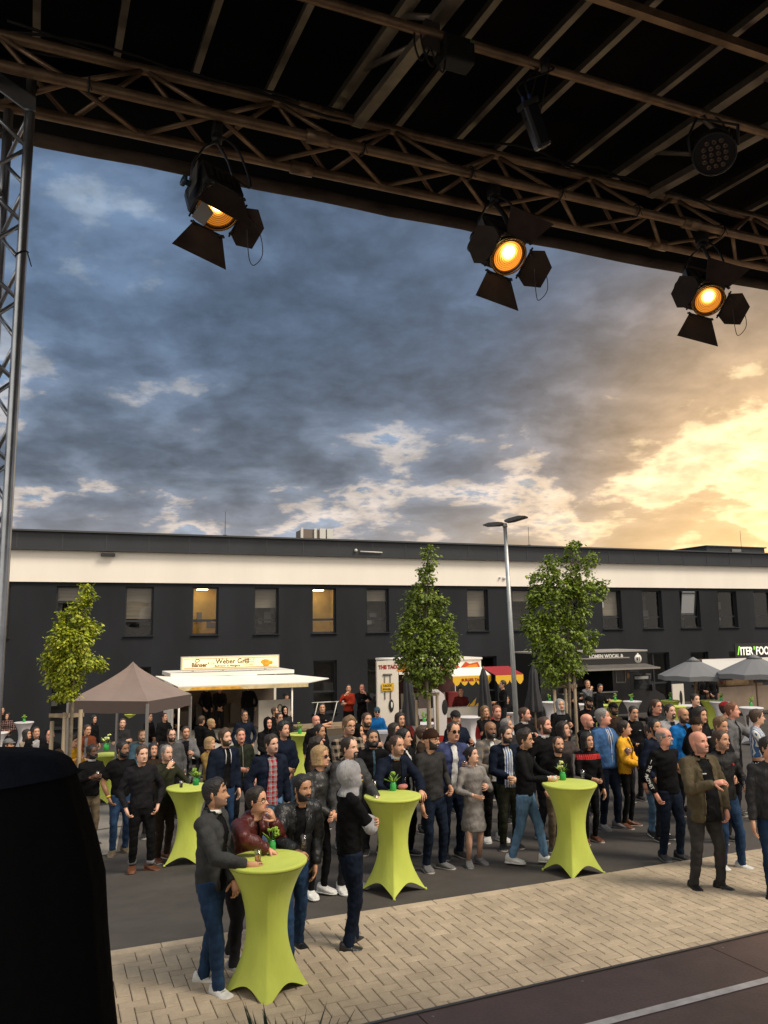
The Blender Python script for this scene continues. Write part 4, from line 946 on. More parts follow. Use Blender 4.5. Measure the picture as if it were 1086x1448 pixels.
# ================================================================== street lamp
def street_lamp():
    b = D(731, 1000, 20); top = D(714, 744, 20); b.z = gz(b.x, b.y); t = thing('street_lamp', 'tall galvanised street lamp with two flat lamp heads behind the crowd', 'street lamp', b)
    tp = top-b; mg = mat('galvanised_steel', (.36, .38, .38), .45, metal=.6, var=(2, .2))
    mb = MB(); mb.tube([(0, 0, -.1), tp*.02, tp*.3, tp], [.085, .078, .062, .045], 14); mb.build('pole', mg, t)
    mb = MB(); mb.tube([tp*.06, tp*.062], [.12, .12], 14); mb.tube([tp*.995, tp*1.012], [.065, .05], 12); mb.build('collar', mg, t)
    for (a, c, w) in (((712, 741), (687, 741), 1), ((716, 738), (742, 732), 1)):
        A_ = D(*a, 20)-b; C_ = D(*c, 20)-b; C_.y -= .25 if c[0] > 714 else -.25; x = (C_-A_).normalized(); y = Vector((0, 0, 1)).cross(x).normalized(); z = x.cross(y); L_ = (C_-A_).length
        mb = MB(); poly = [A_+x*L_*f+z*h for f, h in ((0, .035), (.25, .05), (.7, .045), (1, .0), (.95, -.03), (.3, -.04), (0, -.02))]; mb.prism([p-y*.14 for p in poly], y*.28); mb.build('lamp_head', mat('lamp_head_grey', (.05, .055, .06), .4, metal=.4), t)
street_lamp()

# ================================================================== parasols
M_PAR = mat('parasol_grey', (.15, .155, .165), .8, bump=(20, .2)); M_PARC = mat('parasol_dark', (.035, .036, .04), .85, bump=(6, .5))
def at_depth(px, py, d):
    b = D(px, py, d); g = gz(b.x, b.y); return Vector((b.x, b.y, g)), b.z-g
def parasol_open(label, px, py, r_px, d0_, rot):
    b, hgt = at_depth(px, py, d0_); d = (b-CAM).dot(_f); r = r_px/F*d; t = thing('open_parasol', label, 'parasol', b, rot, 'open grey parasols on the right')
    mb = MB(); mb.tube([(0, 0, 0), (0, 0, hgt-.05)], .03, 10); mb.build('pole', mat('parasol_pole', (.20, .13, .07), .5), t)
    mb = MB(); n = 8; vs = [(0, 0, hgt)]; K = 5
    for k in range(1, K+1):
        f = k/K
        for j in range(n*2):
            a = math.pi*j/n; rr = r*f*(1 if j % 2 == 0 else .93); vs.append((math.cos(a)*rr, math.sin(a)*rr, hgt-.62*f**1.05-(0 if j % 2 == 0 else -.03*f)))
    for j in range(n*2): a = math.pi*j/n; rr = r*(1 if j % 2 == 0 else .93); vs.append((math.cos(a)*rr, math.sin(a)*rr, hgt-.62-.16+(.02 if j % 2 else 0)))
    m2 = n*2; fs = [(0, 1+j, 1+(j+1) % m2) for j in range(m2)]+[(1+k*m2+j, 1+k*m2+(j+1) % m2, 1+(k+1)*m2+(j+1) % m2, 1+(k+1)*m2+j) for k in range(K) for j in range(m2)]
    mb.add(vs, fs); c = mb.build('canopy', M_PAR, t)
    mb = MB()
    for j in range(n):
        a = 2*math.pi*j/n; mb.tube([(0, 0, hgt-.12), (math.cos(a)*r*.97, math.sin(a)*r*.97, hgt-.66)], .011, 5)
    mb.build('ribs', mat('parasol_pole', (.20, .13, .07)), t)
    mb = MB(); mb.lathe([(.28, hgt-.10), (.10, hgt+.0), (.02, hgt+.05)], (0, 0, 0), 12); mb.build('vent_cap', M_PAR, t)
parasol_open('open grey parasol right of the black food van', 980, 931, 50, 30, .3)
parasol_open('open grey parasol at the right picture edge before the green lettered sign', 1066, 927, 54, 28.5, .1)
def parasol_closed(label, px, py, d0_, rot=0, wid=.20, lean=0):
    b, hgt = at_depth(px, py, d0_); t = thing('closed_parasol', label, 'parasol', b, rot, 'closed dark parasols')
    mb = MB(); mb.tube([(0, 0, 0), (0, 0, hgt-.04)], .025, 8); mb.ball((0, 0, hgt-.02), .035); mb.build('pole', mat('parasol_pole', (.20, .13, .07)), t)
    mb = MB(); n = 32; prof = [(hgt-.05, .04), (hgt-.22, .085), (hgt-.24, .10), (hgt-.7, .13), (hgt-1.1, wid), (hgt-1.25, wid*1.1), (hgt-1.31, wid*1.05)]; vs = []
    for (z, r_) in prof:
        for j in range(n): a = 2*math.pi*j/n; f = 1+.22*math.sin(a*8+z*1.2)*min(1, r_/.12); vs.append((math.cos(a)*r_*f+(hgt-z)*lean, math.sin(a)*r_*f, z))
    mb.add(vs, [(i*n+j, i*n+(j+1) % n, (i+1)*n+(j+1) % n, (i+1)*n+j) for i in range(len(prof)-1) for j in range(n)], 0, True); mb.build('folded_canopy', M_PARC, t)
parasol_closed('closed dark parasol between the taco panel and the middle tree', 576, 951, 20.5, .4, .2, .05)
parasol_closed('closed dark parasol at the right end of the taco stand', 683, 943, 21.5, 1.1, .17, .07)
parasol_closed('closed dark parasol just right of the street lamp', 754, 937, 22, 2.0, .2, .05)
# ================================================================== brown tent
def tent():
    d = 18.0; b = D(186, 1000, d); b.z = gz(b.x, b.y); t = thing('popup_tent', 'brown pop-up tent with peaked roof behind the left crowd', 'tent', b, R(-14))
    S = .97; ze = (D(186, 986, d).z-b.z); zv = ze-.26; za = D(178, 936, d).z-b.z
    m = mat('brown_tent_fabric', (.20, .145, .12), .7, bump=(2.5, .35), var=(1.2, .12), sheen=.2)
    mb = MB(); K = 10; n = 4; vs = []; sub = 6
    ring = []
    for s_ in range(4):
        c0 = [(-S, -S), (S, -S), (S, S), (-S, S)][s_]; c1 = [(S, -S), (S, S), (-S, S), (-S, -S)][s_]
        for j in range(sub): f = j/sub; ring.append((c0[0]+(c1[0]-c0[0])*f, c0[1]+(c1[1]-c0[1])*f, abs(f-.5)*2 if j else 1))
    for k in range(K+1):
        f = k/K
        for (x, y, e) in ring:
            zc = za-(za-ze)*(f**.78) ; sag = -.06*math.sin(f*math.pi)*(1-e); vs.append((x*f, y*f, zc+sag))
    m2 = len(ring); fs = [(k*m2+j, k*m2+(j+1) % m2, (k+1)*m2+(j+1) % m2, (k+1)*m2+j) for k in range(K) for j in range(m2)]
    mb.add(vs, fs, 0, False); mb.build('roof', m, t, merge=True)
    mb = MB(); vs = []
    for (x, y, e) in ring: vs += [(x, y, ze), (x*1.005, y*1.005, zv+.015*math.sin(x*9+y*7))]
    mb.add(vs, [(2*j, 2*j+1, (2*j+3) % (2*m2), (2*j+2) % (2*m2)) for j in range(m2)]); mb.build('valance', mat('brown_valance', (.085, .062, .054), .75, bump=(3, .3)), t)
    for (x, y) in ((-S, -S), (S, -S), (S, S), (-S, S)):
        mb = MB(); mb.box((x*.985, y*.985, (ze-.05)/2), (.05, .05, ze-.05)); mb.build('leg', mat('tent_leg', (.30, .29, .28), .4, metal=.5), t)
tent()
# ================================================================== food stands
class FP:          # facade-parallel plane helper: px to local coordinates of a stand
    def __init__(s, px, d):
        s.o = D(px, 980, d); s.o.z = 0; s.g = gz(s.o.x, s.o.y)
    def make(s, *a, **k): t = stage_obj(*a, Vector((s.o.x, s.o.y, s.g)), **k); s.t = t; return t
    def P(s, px, py, off=0.0):
        p = plane_hit(px, py, s.o+N1*off, N1)-s.t.location; return Vector((p.dot(E1), p.dot(N1), p.z))
def txt(s, size, org, m, parent, align='LEFT', bold=.0, sx=1.0, rot=None):
    Mx = basis((1, 0, 0), (0, 0, 1), (0, -1, 0), org)
    if rot: Mx = Mx @ Matrix.Rotation(rot, 4, 'Z')
    return text_mesh('lettering', s, size, Mx, m, parent, .003, align, bold, sx)
M_WH = mat('trailer_white', (.78, .75, .68), .45, var=(1, .08)); M_RED = mat('trailer_red', (.30, .012, .010), .45); M_YEL = mat('awning_yellow', (.70, .42, .02), .6); M_BRN = mat('sign_brown', (.10, .045, .01), .6)
def grill_trailer():
    f = FP(330, 27.0); t = f.make('grill_trailer', 'white grill snack trailer with raised awning and yellow backlit sign on its roof', 'food trailer')
    a, b = f.P(243, 1000).x, f.P(412, 1000).x; zr = f.P(330, 953).z; g = 0
    mb = MB(); W_ = b-a; cx = (a+b)/2
    mb.box((cx, 2.1, zr/2+.1), (W_, .06, zr-.2)); mb.box((a+.03, 1.05, zr/2+.1), (.06, 2.04, zr-.2)); mb.box((cx, 1.05, .28), (W_-.12, 2.0, .08)); mb.box((cx, .0, .65), (W_, .06, .86))
    mb.build('body', M_WH, t)
    mb = MB(); mb.box((cx, 1.05, zr+.02), (W_+.15, 2.25, .12)); mb.build('roof', M_WH, t)
    mb = MB(); mb.box((cx, -.12, 1.10), (W_-.1, .45, .04)); mb.build('counter', mat('steel_counter', (.35, .34, .32), .3, metal=.8), t)
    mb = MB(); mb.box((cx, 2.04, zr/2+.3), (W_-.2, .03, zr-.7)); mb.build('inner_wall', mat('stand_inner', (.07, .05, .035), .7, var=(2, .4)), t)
    # front hatch raised as awning: outer edge nearer and slightly lower
    p = [f.P(238, 958, 0), f.P(415, 955, 0), f.P(436, 966, -1.15), f.P(252, 972, -1.15)]
    mb = MB(); mb.prism(p, (0, 0, .035)); mb.build('awning', M_WH, t)
    mb = MB(); mb.prism([p[3], p[2], p[2]+Vector((0, 0, -.12)), p[3]+Vector((0, 0, -.12))], (0, .03, 0)); mb.build('awning_edge', mat('awning_print', (.62, .50, .28), .5, var=(2.5, .3)), t)
    mb = MB(); mb.prism([p[0], p[3], f.P(220, 957, -.5)], (0, 0, .03)); mb.build('left_wing', M_WH, t)
    mb = MB(); mb.prism([p[1], p[2], f.P(465, 960, -.5)], (0, 0, .03)); mb.build('right_wing', M_WH, t)
    # printed food strip on the awning
    mb = MB(); q0, q1 = p[3], p[2]; nn = Vector((0, -.012, 0))
    a0 = q0.lerp(q1, .10)+nn; a1 = q0.lerp(q1, .45)+nn; mb.prism([a0+Vector((0, 0, -.02)), a1+Vector((0, 0, -.02)), a1+Vector((.15, 0, -.1)), a0+Vector((-.08, 0, -.1))], (0, .008, 0)); mb.build('food_print', mat('food_orange', (.72, .36, .03), .5, var=(6, .4)), t)
    # sign
    s0, s1, s2, s3 = f.P(256, 949), f.P(395, 944.5), f.P(395, 924.5), f.P(256, 929); sh = (s2.z-s1.z)
    x0, x1 = s0.x, s1.x; z0, z1 = f.P(256, 949).z, f.P(256, 929).z; mb = MB(); mb.box(((x0+x1)/2, .1, (z0+z1)/2), (x1-x0, .16, z1-z0)); mb.build('sign_box', mat('sign_frame', (.55, .50, .42), .5), t)
    mb = MB(); mb.box(((x0+x1)/2, .012, (z0+z1)/2), (x1-x0-.10, .02, z1-z0-.09)); mb.build('sign_face', mat('sign_glow', (.8, .7, .45), .5, emit=((1.0, .72, .33), .62)), t)
    hz_ = z1-z0
    mb = MB(); mb.box(((x0+x1)/2, -.001, z0+.075), (x1-x0-.16, .006, .02)); mb.box(((x0+x1)/2, -.001, z1-.075), (x1-x0-.16, .006, .015)); mb.build('sign_stripe', M_BRN, t)
    W2 = x1-x0
    txt('Bänser', .19, (x0+W2*.10, -.002, z0+hz_*.26), M_BRN, t, bold=.006); txt('Weber Grill', .23, (x0+W2*.34, -.002, z0+hz_*.45), mat('sign_ink', (.05, .045, .035), .6), t, bold=.004)
    txt('& Co', .11, (x0+W2*.26, -.002, z0+hz_*.42), M_BRN, t); txt('Backwaren  &  Metzgerei', .085, (x0+W2*.33, -.002, z0+hz_*.24), M_BRN, t, bold=.002)
    for k, s in enumerate(('Hauptstr. 26', 'Partyservice', '0172 5430 0')): txt(s, .075, (x0+W2*.625, -.002, z0+hz_*(.68-.19*k)), M_BRN, t)
    mb = MB(); c = Vector((x0+W2*.16, -.003, z0+hz_*.68)); mb.ring([c+Vector((math.cos(u)*.07, 0, math.sin(u)*.06)) for u in [i*.6 for i in range(8)]], .012, 5); mb.build('sign_swirl', M_BRN, t)
    mb = MB(); 
    for k in range(9): mb.ball((x0+W2*.85+random.uniform(-.2, .2), -.004, z0+hz_*.32+random.uniform(0, .12)), (.09, .006, .07), 8, 5)
    mb.build('food_picture', mat('food_orange', (.72, .36, .03)), t)
    for q in (.12, .42, .86):
        mb = MB(); mb.box((x0+W2*q, .12, (zr+z0)/2), (.06, .06, z0-zr+.1)); mb.build('sign_post', M_WH, t)
    # right open door panel and posts
    pa, pb = f.P(366, 1010, -.6), f.P(411, 1010, -.6); mb = MB(); mb.box(((pa.x+pb.x)/2, -.55, 1.15), (pb.x-pa.x, .06, 1.75)); mb.build('side_door', mat('side_door_white', (.42, .38, .32), .5, var=(1.2, .2)), t)
    mb = MB(); mb.ring([Vector(((pa.x+pb.x)/2+.18+math.cos(u)*.08, -.585, 1.75+math.sin(u)*.12)) for u in [i*.785 for i in range(8)]], .02, 5); mb.build('door_emblem', M_BRN, t); txt('WEBER', .10, ((pa.x+pb.x)/2-.1, -.585, 1.50), M_BRN, t)
    for px in (253, 413):
        q = f.P(px, 1000, -1.05); mb = MB(); mb.tube([(q.x, q.y, 0), (q.x, q.y, f.P(px, 966, -1.05).z)], .03, 8); mb.build('post', M_WH, t)
    mb = MB(); mb.tube([(cx-1.2, .9, zr-.1), (cx+1.0, .9, zr-.1)], .03, 8); mb.build('strip_lamp', mat('strip_lamp_glow', (1, .8, .5), .5, emit=((1, .70, .36), 4.0)), t)
    for k in range(5):
        mb = MB(); xx = cx-1.4+k*.6; mb.bbox((xx, 1.7, 1.35+.1*(k % 2)), (.35, .3, .5+.2*(k % 2)), None, 0, .02); mb.build('kitchen_unit', mat('kitchen_steel', (.12, .10, .08), .4, metal=.4), t)
grill_trailer()
def flame(mb, o, s, m=0, flip=1):
    pts = [(0, 0), (.35, -.02), (.5, .18), (.42, .45), (.30, .30), (.25, .75), (.12, .45), (.02, 1.0), (-.08, .55), (-.16, .35), (-.2, .12)]
    mb.prism([Vector((o[0]+x*s*flip, o[1], o[2]+y*s)) for x, y in pts], (0, -.006, 0), m)
def taco_stand():
    f = FP(600, 25.5); t = f.make('taco_stand', 'white and red food stand with flame prints and a yellow scalloped awning', 'food stand')
    # left tall panel
    a, b = f.P(533, 935), f.P(563, 935); zt = a.z
    mb = MB(); mb.box(((a.x+b.x)/2, .05, zt/2), (b.x-a.x, .1, zt)); mb.build('tall_panel', mat('panel_cream', (.62, .57, .50), .5, var=(.8, .08)), t)
    txt('THE TACO', .155, (a.x+.05, -.006, zt-.24), M_RED, t, bold=.009, sx=.95)
    mb = MB(); xs = (a.x+.25, a.x+.44)
    for x in xs: mb.tube([(x, -.02, zt-.42), (x, -.02, zt-1.18)], .014, 6)
    mb.tube([(xs[0]-.05, -.02, zt-.42), (xs[1]+.05, -.02, zt-.42)], .03, 6); mb.build('drawn_poles', mat('print_grey', (.12, .11, .10), .6), t)
    mb = MB(); mb.box(((xs[0]+xs[1])/2, -.04, zt-.80), (.40, .01, .24)); mb.build('yellow_board', mat('yellow_board', (.62, .38, .02), .6, var=(12, .3)), t)
    txt('TACOS', .09, ((xs[0]+xs[1])/2-.17, -.048, zt-.79), M_BRN, t, bold=.003); txt('BURGER', .07, ((xs[0]+xs[1])/2-.17, -.048, zt-.89), M_BRN, t, bold=.003)
    mb = MB(); mb.ball((a.x+.46, -.02, zt-1.38), (.085, .012, .20), 12, 8); mb.build('black_figure_print', M_BLACKM, t)
    mb = MB(); mb.ball((a.x+.47, -.034, zt-1.36), (.03, .008, .10), 8, 6); mb.build('white_figure_print', M_WH, t)
    mb = MB(); flame(mb, (a.x+.07, 0, .45), .75, 0); mb.build('flame_print', mat('flame_red', (.50, .06, .01), .5), t)
    mb = MB(); flame(mb, (b.x-.12, 0, .40), .65, 0, 1); mb.build('flame_print', mat('flame_orange', (.75, .22, .01), .5), t)
    # body
    c, e = f.P(564, 934), f.P(680, 932); zt2 = c.z
    mb = MB(); W_ = e.x-c.x; cx = (c.x+e.x)/2
    mb.box((cx, 1.9, zt2/2), (W_, .06, zt2)); mb.box((cx, .05, zt2-.22), (W_, .1, .44)); mb.box((cx, .95, zt2), (W_+.05, 2.0, .06)); mb.build('body', M_WH, t)
    mb = MB(); mb.box((cx, .03, .62), (W_-.1, .06, .72)); mb.build('red_front', M_RED, t)
    mb = MB(); mb.box((cx, -.1, 1.18), (W_-.1, .42, .28)); mb.build('counter', mat('counter_grey', (.30, .28, .25), .45, var=(1.5, .15)), t)
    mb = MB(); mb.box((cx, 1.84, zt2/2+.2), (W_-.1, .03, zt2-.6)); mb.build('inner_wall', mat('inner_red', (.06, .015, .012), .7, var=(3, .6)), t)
    mb = MB(); fl = f.P(668, 945); 
    mb.prism([Vector((fl.x+x, -.008, fl.z+z)) for x, z in ((-.9, .0), (-.55, .13), (-.45, .03), (-.25, .22), (-.1, .15), (.2, .2), (.28, .05), (.1, -.06), (-.3, -.08), (-.45, -.03))], (0, -.006, 0)); mb.build('flame_print', mat('flame_red', (.5, .06, .01)), t)
    mb = MB(); mb.prism([Vector((fl.x+x, -.016, fl.z+z)) for x, z in ((-.35, .02), (-.1, .11), (.15, .14), (.2, .05), (.05, -.02))], (0, -.004, 0)); mb.build('flame_print', mat('flame_orange', (.75, .22, .01)), t)
    fl = f.P(573, 945); mb = MB(); mb.prism([Vector((fl.x+x, -.008, fl.z+z)) for x, z in ((-.3, -.06), (-.2, .12), (.1, .15), (.45, .06), (.3, -.1), (0, -.12))], (0, -.006, 0)); mb.build('flame_print', mat('flame_orange', (.75, .22, .01)), t)
    mb = MB(); mb.prism([Vector((fl.x+x, -.016, fl.z+z)) for x, z in ((.05, -.05), (.15, .1), (.5, .03), (.4, -.08))], (0, -.004, 0)); mb.build('flame_print', M_RED, t)
    txt('TACOS', .20, (f.P(617, 944).x, -.006, f.P(617, 947).z), M_RED, t, bold=.01)
    # awnings
    def awning(px0, px1, py, nm, depth, red=False):
        p0, p1 = f.P(px0, py), f.P(px1, py); z = p0.z; mb = MB(); n = max(3, int((p1.x-p0.x)/.24)); top = [Vector((p0.x, .0, z+.12)), Vector((p1.x, .0, z+.12)), Vector((p1.x, -depth, z-.10)), Vector((p0.x, -depth, z-.10))]
        mb.prism(top, (0, 0, .02)); mb.build(nm, M_RED if red else M_WH, t)
        mb = MB(); L_ = (p1.x-p0.x)/n; poly = [Vector((p0.x, -depth-.005, z-.10)), Vector((p1.x, -depth-.005, z-.10))]
        for k in range(n, 0, -1):
            for u, dz in ((1, -.16), (.75, -.26), (.5, -.30), (.25, -.26)): poly.append(Vector((p0.x+L_*(k-1+u), -depth-.005, z-.10+dz)))
        poly.append(Vector((p0.x, -depth-.005, z-.26))); mb.prism(poly, (0, -.01, 0)); mb.build('scalloped_valance', M_YEL, t); return p0, p1, z
    p0, p1, z = awning(628, 681, 951, 'front_awning', .6); txt('BURGER TACOS', .12, (p0.x+.3, -.62, z-.26), M_RED, t, bold=.004)
    awning(681, 719, 949, 'side_awning', .9, True)
    mb = MB(); mb.prism([Vector((f.P(668, 995).x+x, -.005, f.P(668, 1000).z+z)) for x, z in ((-.5, -.25), (-.1, .15), (-.2, -.02), (.15, .3), (.05, 0), (.35, .25), (.25, -.25))], (0, -.01, 0)); mb.build('flame_print', M_YEL, t)
    mb = MB(); mb.bbox((f.P(694, 995).x, -.3, .75), (.65, .5, .55), None, 0, .03); mb.build('red_cooler', M_RED, t)
    for k, (x, c_) in enumerate(((-.6, (.35, .30, .22)), (-.1, (.25, .2, .18)), (.5, (.4, .36, .3)), (1.0, (.2, .02, .02)))):
        mb = MB(); mb.bbox((cx+x, 1.3, 1.45), (.4, .35, .5), None, 0, .02); mb.build('kitchen_unit', mat('taco_unit_%d' % k, c_, .5), t)
taco_stand()
def banner():
    f = FP(622, 21.0); t = f.make('banner_board', 'white curved banner board with a black emblem beside the middle tree stakes', 'banner')
    pts = [f.P(x, y) for x, y in ((615, 1040), (613, 985), (608, 973), (618, 974), (628, 982), (632, 1000), (632, 1040))]
    for p in pts: p.z = max(p.z, 0)
    mb = MB(); mb.prism(pts, (0, .04, 0)); mb.build('board', mat('banner_white', (.60, .56, .55), .6), t)
    mb = MB(); c = f.P(629, 1000); mb.ball((c.x, -.005, c.z), (.085, .008, .20), 12, 8); mb.build('emblem', M_BLACKM, t)
banner()
def food_van():
    f = FP(865, 34.0); t = f.make('food_van', 'black food van with serving hatch, white round logo and awning, parked by the wall', 'food van')
    x0, x1 = f.P(765, 990).x, f.P(918, 990).x; zt = f.P(865, 922).z; zb = .38; xc = f.P(893, 990).x; xn = f.P(943, 990).x
    m = mat('van_black', (.012, .012, .013), .35, coat=.3); mr = mat('van_roof', (.30, .28, .26), .5)
    mb = MB(); W_ = xc-x0
    hx0, hx1, hz0, hz1 = f.P(790, 990).x, f.P(868, 990).x, 1.35, f.P(830, 946).z
    mb.box(((x0+xc)/2, 1.0, (hz1+zt)/2), (W_, 2.0, zt-hz1)); mb.box(((x0+xc)/2, 1.0, (zb+hz0)/2), (W_, 2.0, hz0-zb)); mb.box(((x0+hx0)/2, 1.0, (hz0+hz1)/2), (hx0-x0, 2.0, hz1-hz0)); mb.box(((hx1+xc)/2, 1.0, (hz0+hz1)/2), (xc-hx1, 2.0, hz1-hz0)); mb.box(((hx0+hx1)/2, 1.96, (hz0+hz1)/2), (hx1-hx0, .06, hz1-hz0))
    # luton box overhang over the cab
    z_l = f.P(905, 948).z; xl = f.P(916, 940).x; mb.prism([Vector((xc, 0, z_l+.05)), Vector((xl, 0, z_l+.15)), Vector((xl, 0, zt-.12)), Vector((xl-.1, 0, zt)), Vector((xc, 0, zt))], (0, 2.0, 0)); mb.build('body', m, t)
    mb = MB(); mb.box(((x0+xl)/2, 1.0, zt+.03), (xl-x0, 2.06, .07)); mb.build('roof', mr, t)
    # cab profile
    zc = f.P(905, 951).z; mb = MB(); prof = [(xc, zb), (xn, zb), (xn+.02, zb+.45), (xn-.12, zb+.72), (xn-.75, zb+1.02), (xn-1.35, zc), (xc, zc)]
    mb.prism([Vector((x, .03, z)) for x, z in prof], (0, 1.94, 0)); mb.build('cab', m, t)
    gm = mat('van_glass', (.02, .022, .025), .06, spec=.8)
    w = MB(); w.prism([Vector((x, .022, z)) for x, z in ((xc+.22, zb+1.0), (xc+1.02, zb+1.0), (xc+1.02, zc-.12), (xc+.22, zc-.12))], (0, -.01, 0)); w.build('door_window', gm, t)
    w = MB(); w.prism([Vector((x, .022, z)) for x, z in ((xc+1.10, zb+1.0), (xn-.82, zb+1.02), (xn-1.32, zc-.12), (xc+1.10, zc-.12))], (0, -.01, 0)); w.build('quarter_window', gm, t)
    w = MB(); w.prism([Vector((xn-.76, .1, zb+1.03)), Vector((xn-.76, 1.9, zb+1.03)), Vector((xn-1.33, 1.9, zc-.02)), Vector((xn-1.33, .1, zc-.02))], (.012, 0, .012)); w.build('windscreen', gm, t)
    w = MB(); w.prism([Vector((x, .02, z)) for x, z in ((xc+.24, zc-.16), (xc+.98, zc-.16), (xc+.98, zc-.28), (xc+.24, zc-.28))], (0, -.014, 0)); w.build('window_reflection_strip', mat('pale_strip', (.28, .28, .27), .3), t)
    w = MB(); w.bbox((xc+1.05, -.10, zb+1.05), (.10, .16, .28), None, 0, .02); w.build('mirror', m, t)
    w = MB(); w.ball((xn-.10, .25, zb+.62), (.10, .2, .14), 12, 8); w.build('headlight', mat('headlight_glass', (.55, .53, .42), .15), t)
    for x in (xc+1.35, x0+1.0):
        w = MB(); w.tube([(x, -.01, .36), (x, .25, .36)], .36, 26); wo = w.build('wheel', mat('tyre_black', (.012, .012, .012), .8), t)
        w = MB(); w.tube([(x, -.02, .36), (x, .05, .36)], .21, 20); w.build('rim', mat('rim_grey', (.12, .12, .12), .4, metal=.7), wo)
        w = MB(); pts = [Vector((x+math.cos(u)*.44, .0, .36+math.sin(u)*.44)) for u in [math.pi*i/14 for i in range(15)]]; w.tube(pts, .035, 6); w.build('wheel_arch', mat('arch_plastic', (.03, .03, .03), .7), t)
    # hatch awning
    pa, pb = f.P(787, 942), f.P(913, 941); w = MB(); w.prism([Vector((pa.x, .0, hz1+.12)), Vector((pb.x, .0, hz1+.12)), Vector((pb.x, -.9, hz1-.02)), Vector((pa.x, -.9, hz1-.02))], (0, 0, .03)); w.build('awning', mat('van_awning', (.085, .078, .07), .5, var=(1.5, .3)), t)
    w = MB(); w.box(((pa.x+pb.x)/2, -.91, hz1+.0), (pb.x-pa.x, .02, .07)); w.build('awning_rail', mat('awning_rail', (.22, .20, .18), .5), t)
    w = MB(); w.box(((pa.x+f.P(890, 940).x)/2, -.02, f.P(830, 931.5).z), (f.P(890, 940).x-pa.x, .03, .05)); w.build('trim_strip', mat('awning_rail', (.42, .38, .33)), t)
    txt('ROMEN WOCAL &', .21, (f.P(833, 930).x, -.006, f.P(850, 930.5).z), mat('van_letter', (.62, .60, .56), .5), t, bold=.008)
    c = f.P(902, 931.5); w = MB(); w.tube([(c.x, -.004, c.z), (c.x, -.014, c.z)], .19, 24); w.ball((c.x, -.01, c.z+.2), (.05, .006, .05), 8, 5); w.build('round_logo', mat('van_letter', (.62, .60, .56)), t)
    w = MB(); w.ball((c.x-.05, -.02, c.z), (.05, .006, .08), 8, 5); w.tube([(c.x+.06, -.018, c.z-.08), (c.x+.06, -.018, c.z+.08)], .02, 6); w.build('logo_mark', m, t)
    w = MB(); q0, q1 = f.P(871, 965), f.P(883, 946); ww = .035
    for (cx_, cz_, sx_, sz_) in (((q0.x+q1.x)/2, q0.z, q1.x-q0.x, ww), ((q0.x+q1.x)/2, q1.z, q1.x-q0.x, ww), (q0.x, (q0.z+q1.z)/2, ww, q1.z-q0.z), (q1.x, (q0.z+q1.z)/2, ww, q1.z-q0.z)): w.box((cx_, -.02, cz_), (sx_, .03, sz_))
    w.build('menu_frame', mat('awning_rail', (.42, .38, .33)), t)
    w = MB(); w.ball((f.P(888, 955).x, -.01, f.P(888, 955).z), (.09, .015, .13), 8, 6); w.build('side_light', mat('amber_plate', (.30, .16, .07), .5), t)
    w = MB(); w.box(((hx0+hx1)/2, -.12, hz0), (hx1-hx0, .35, .04)); w.build('counter', mat('steel_counter', (.35, .34, .32)), t)
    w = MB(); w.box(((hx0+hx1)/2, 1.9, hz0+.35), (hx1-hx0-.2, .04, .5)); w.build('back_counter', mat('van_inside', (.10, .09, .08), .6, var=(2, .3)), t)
    w = MB(); w.tube([(xn-.02, .0, zb+.16), (xn-.02, 2.0, zb+.16)], .09, 10); w.build('bumper', mat('arch_plastic', (.03, .03, .03)), t)
    w = MB(); w.bbox((xc+.15, -.005, zb+.85), (.12, .02, .035), None, 0, .005); w.build('door_handle', mat('arch_plastic', (.03, .03, .03)), t)
food_van()
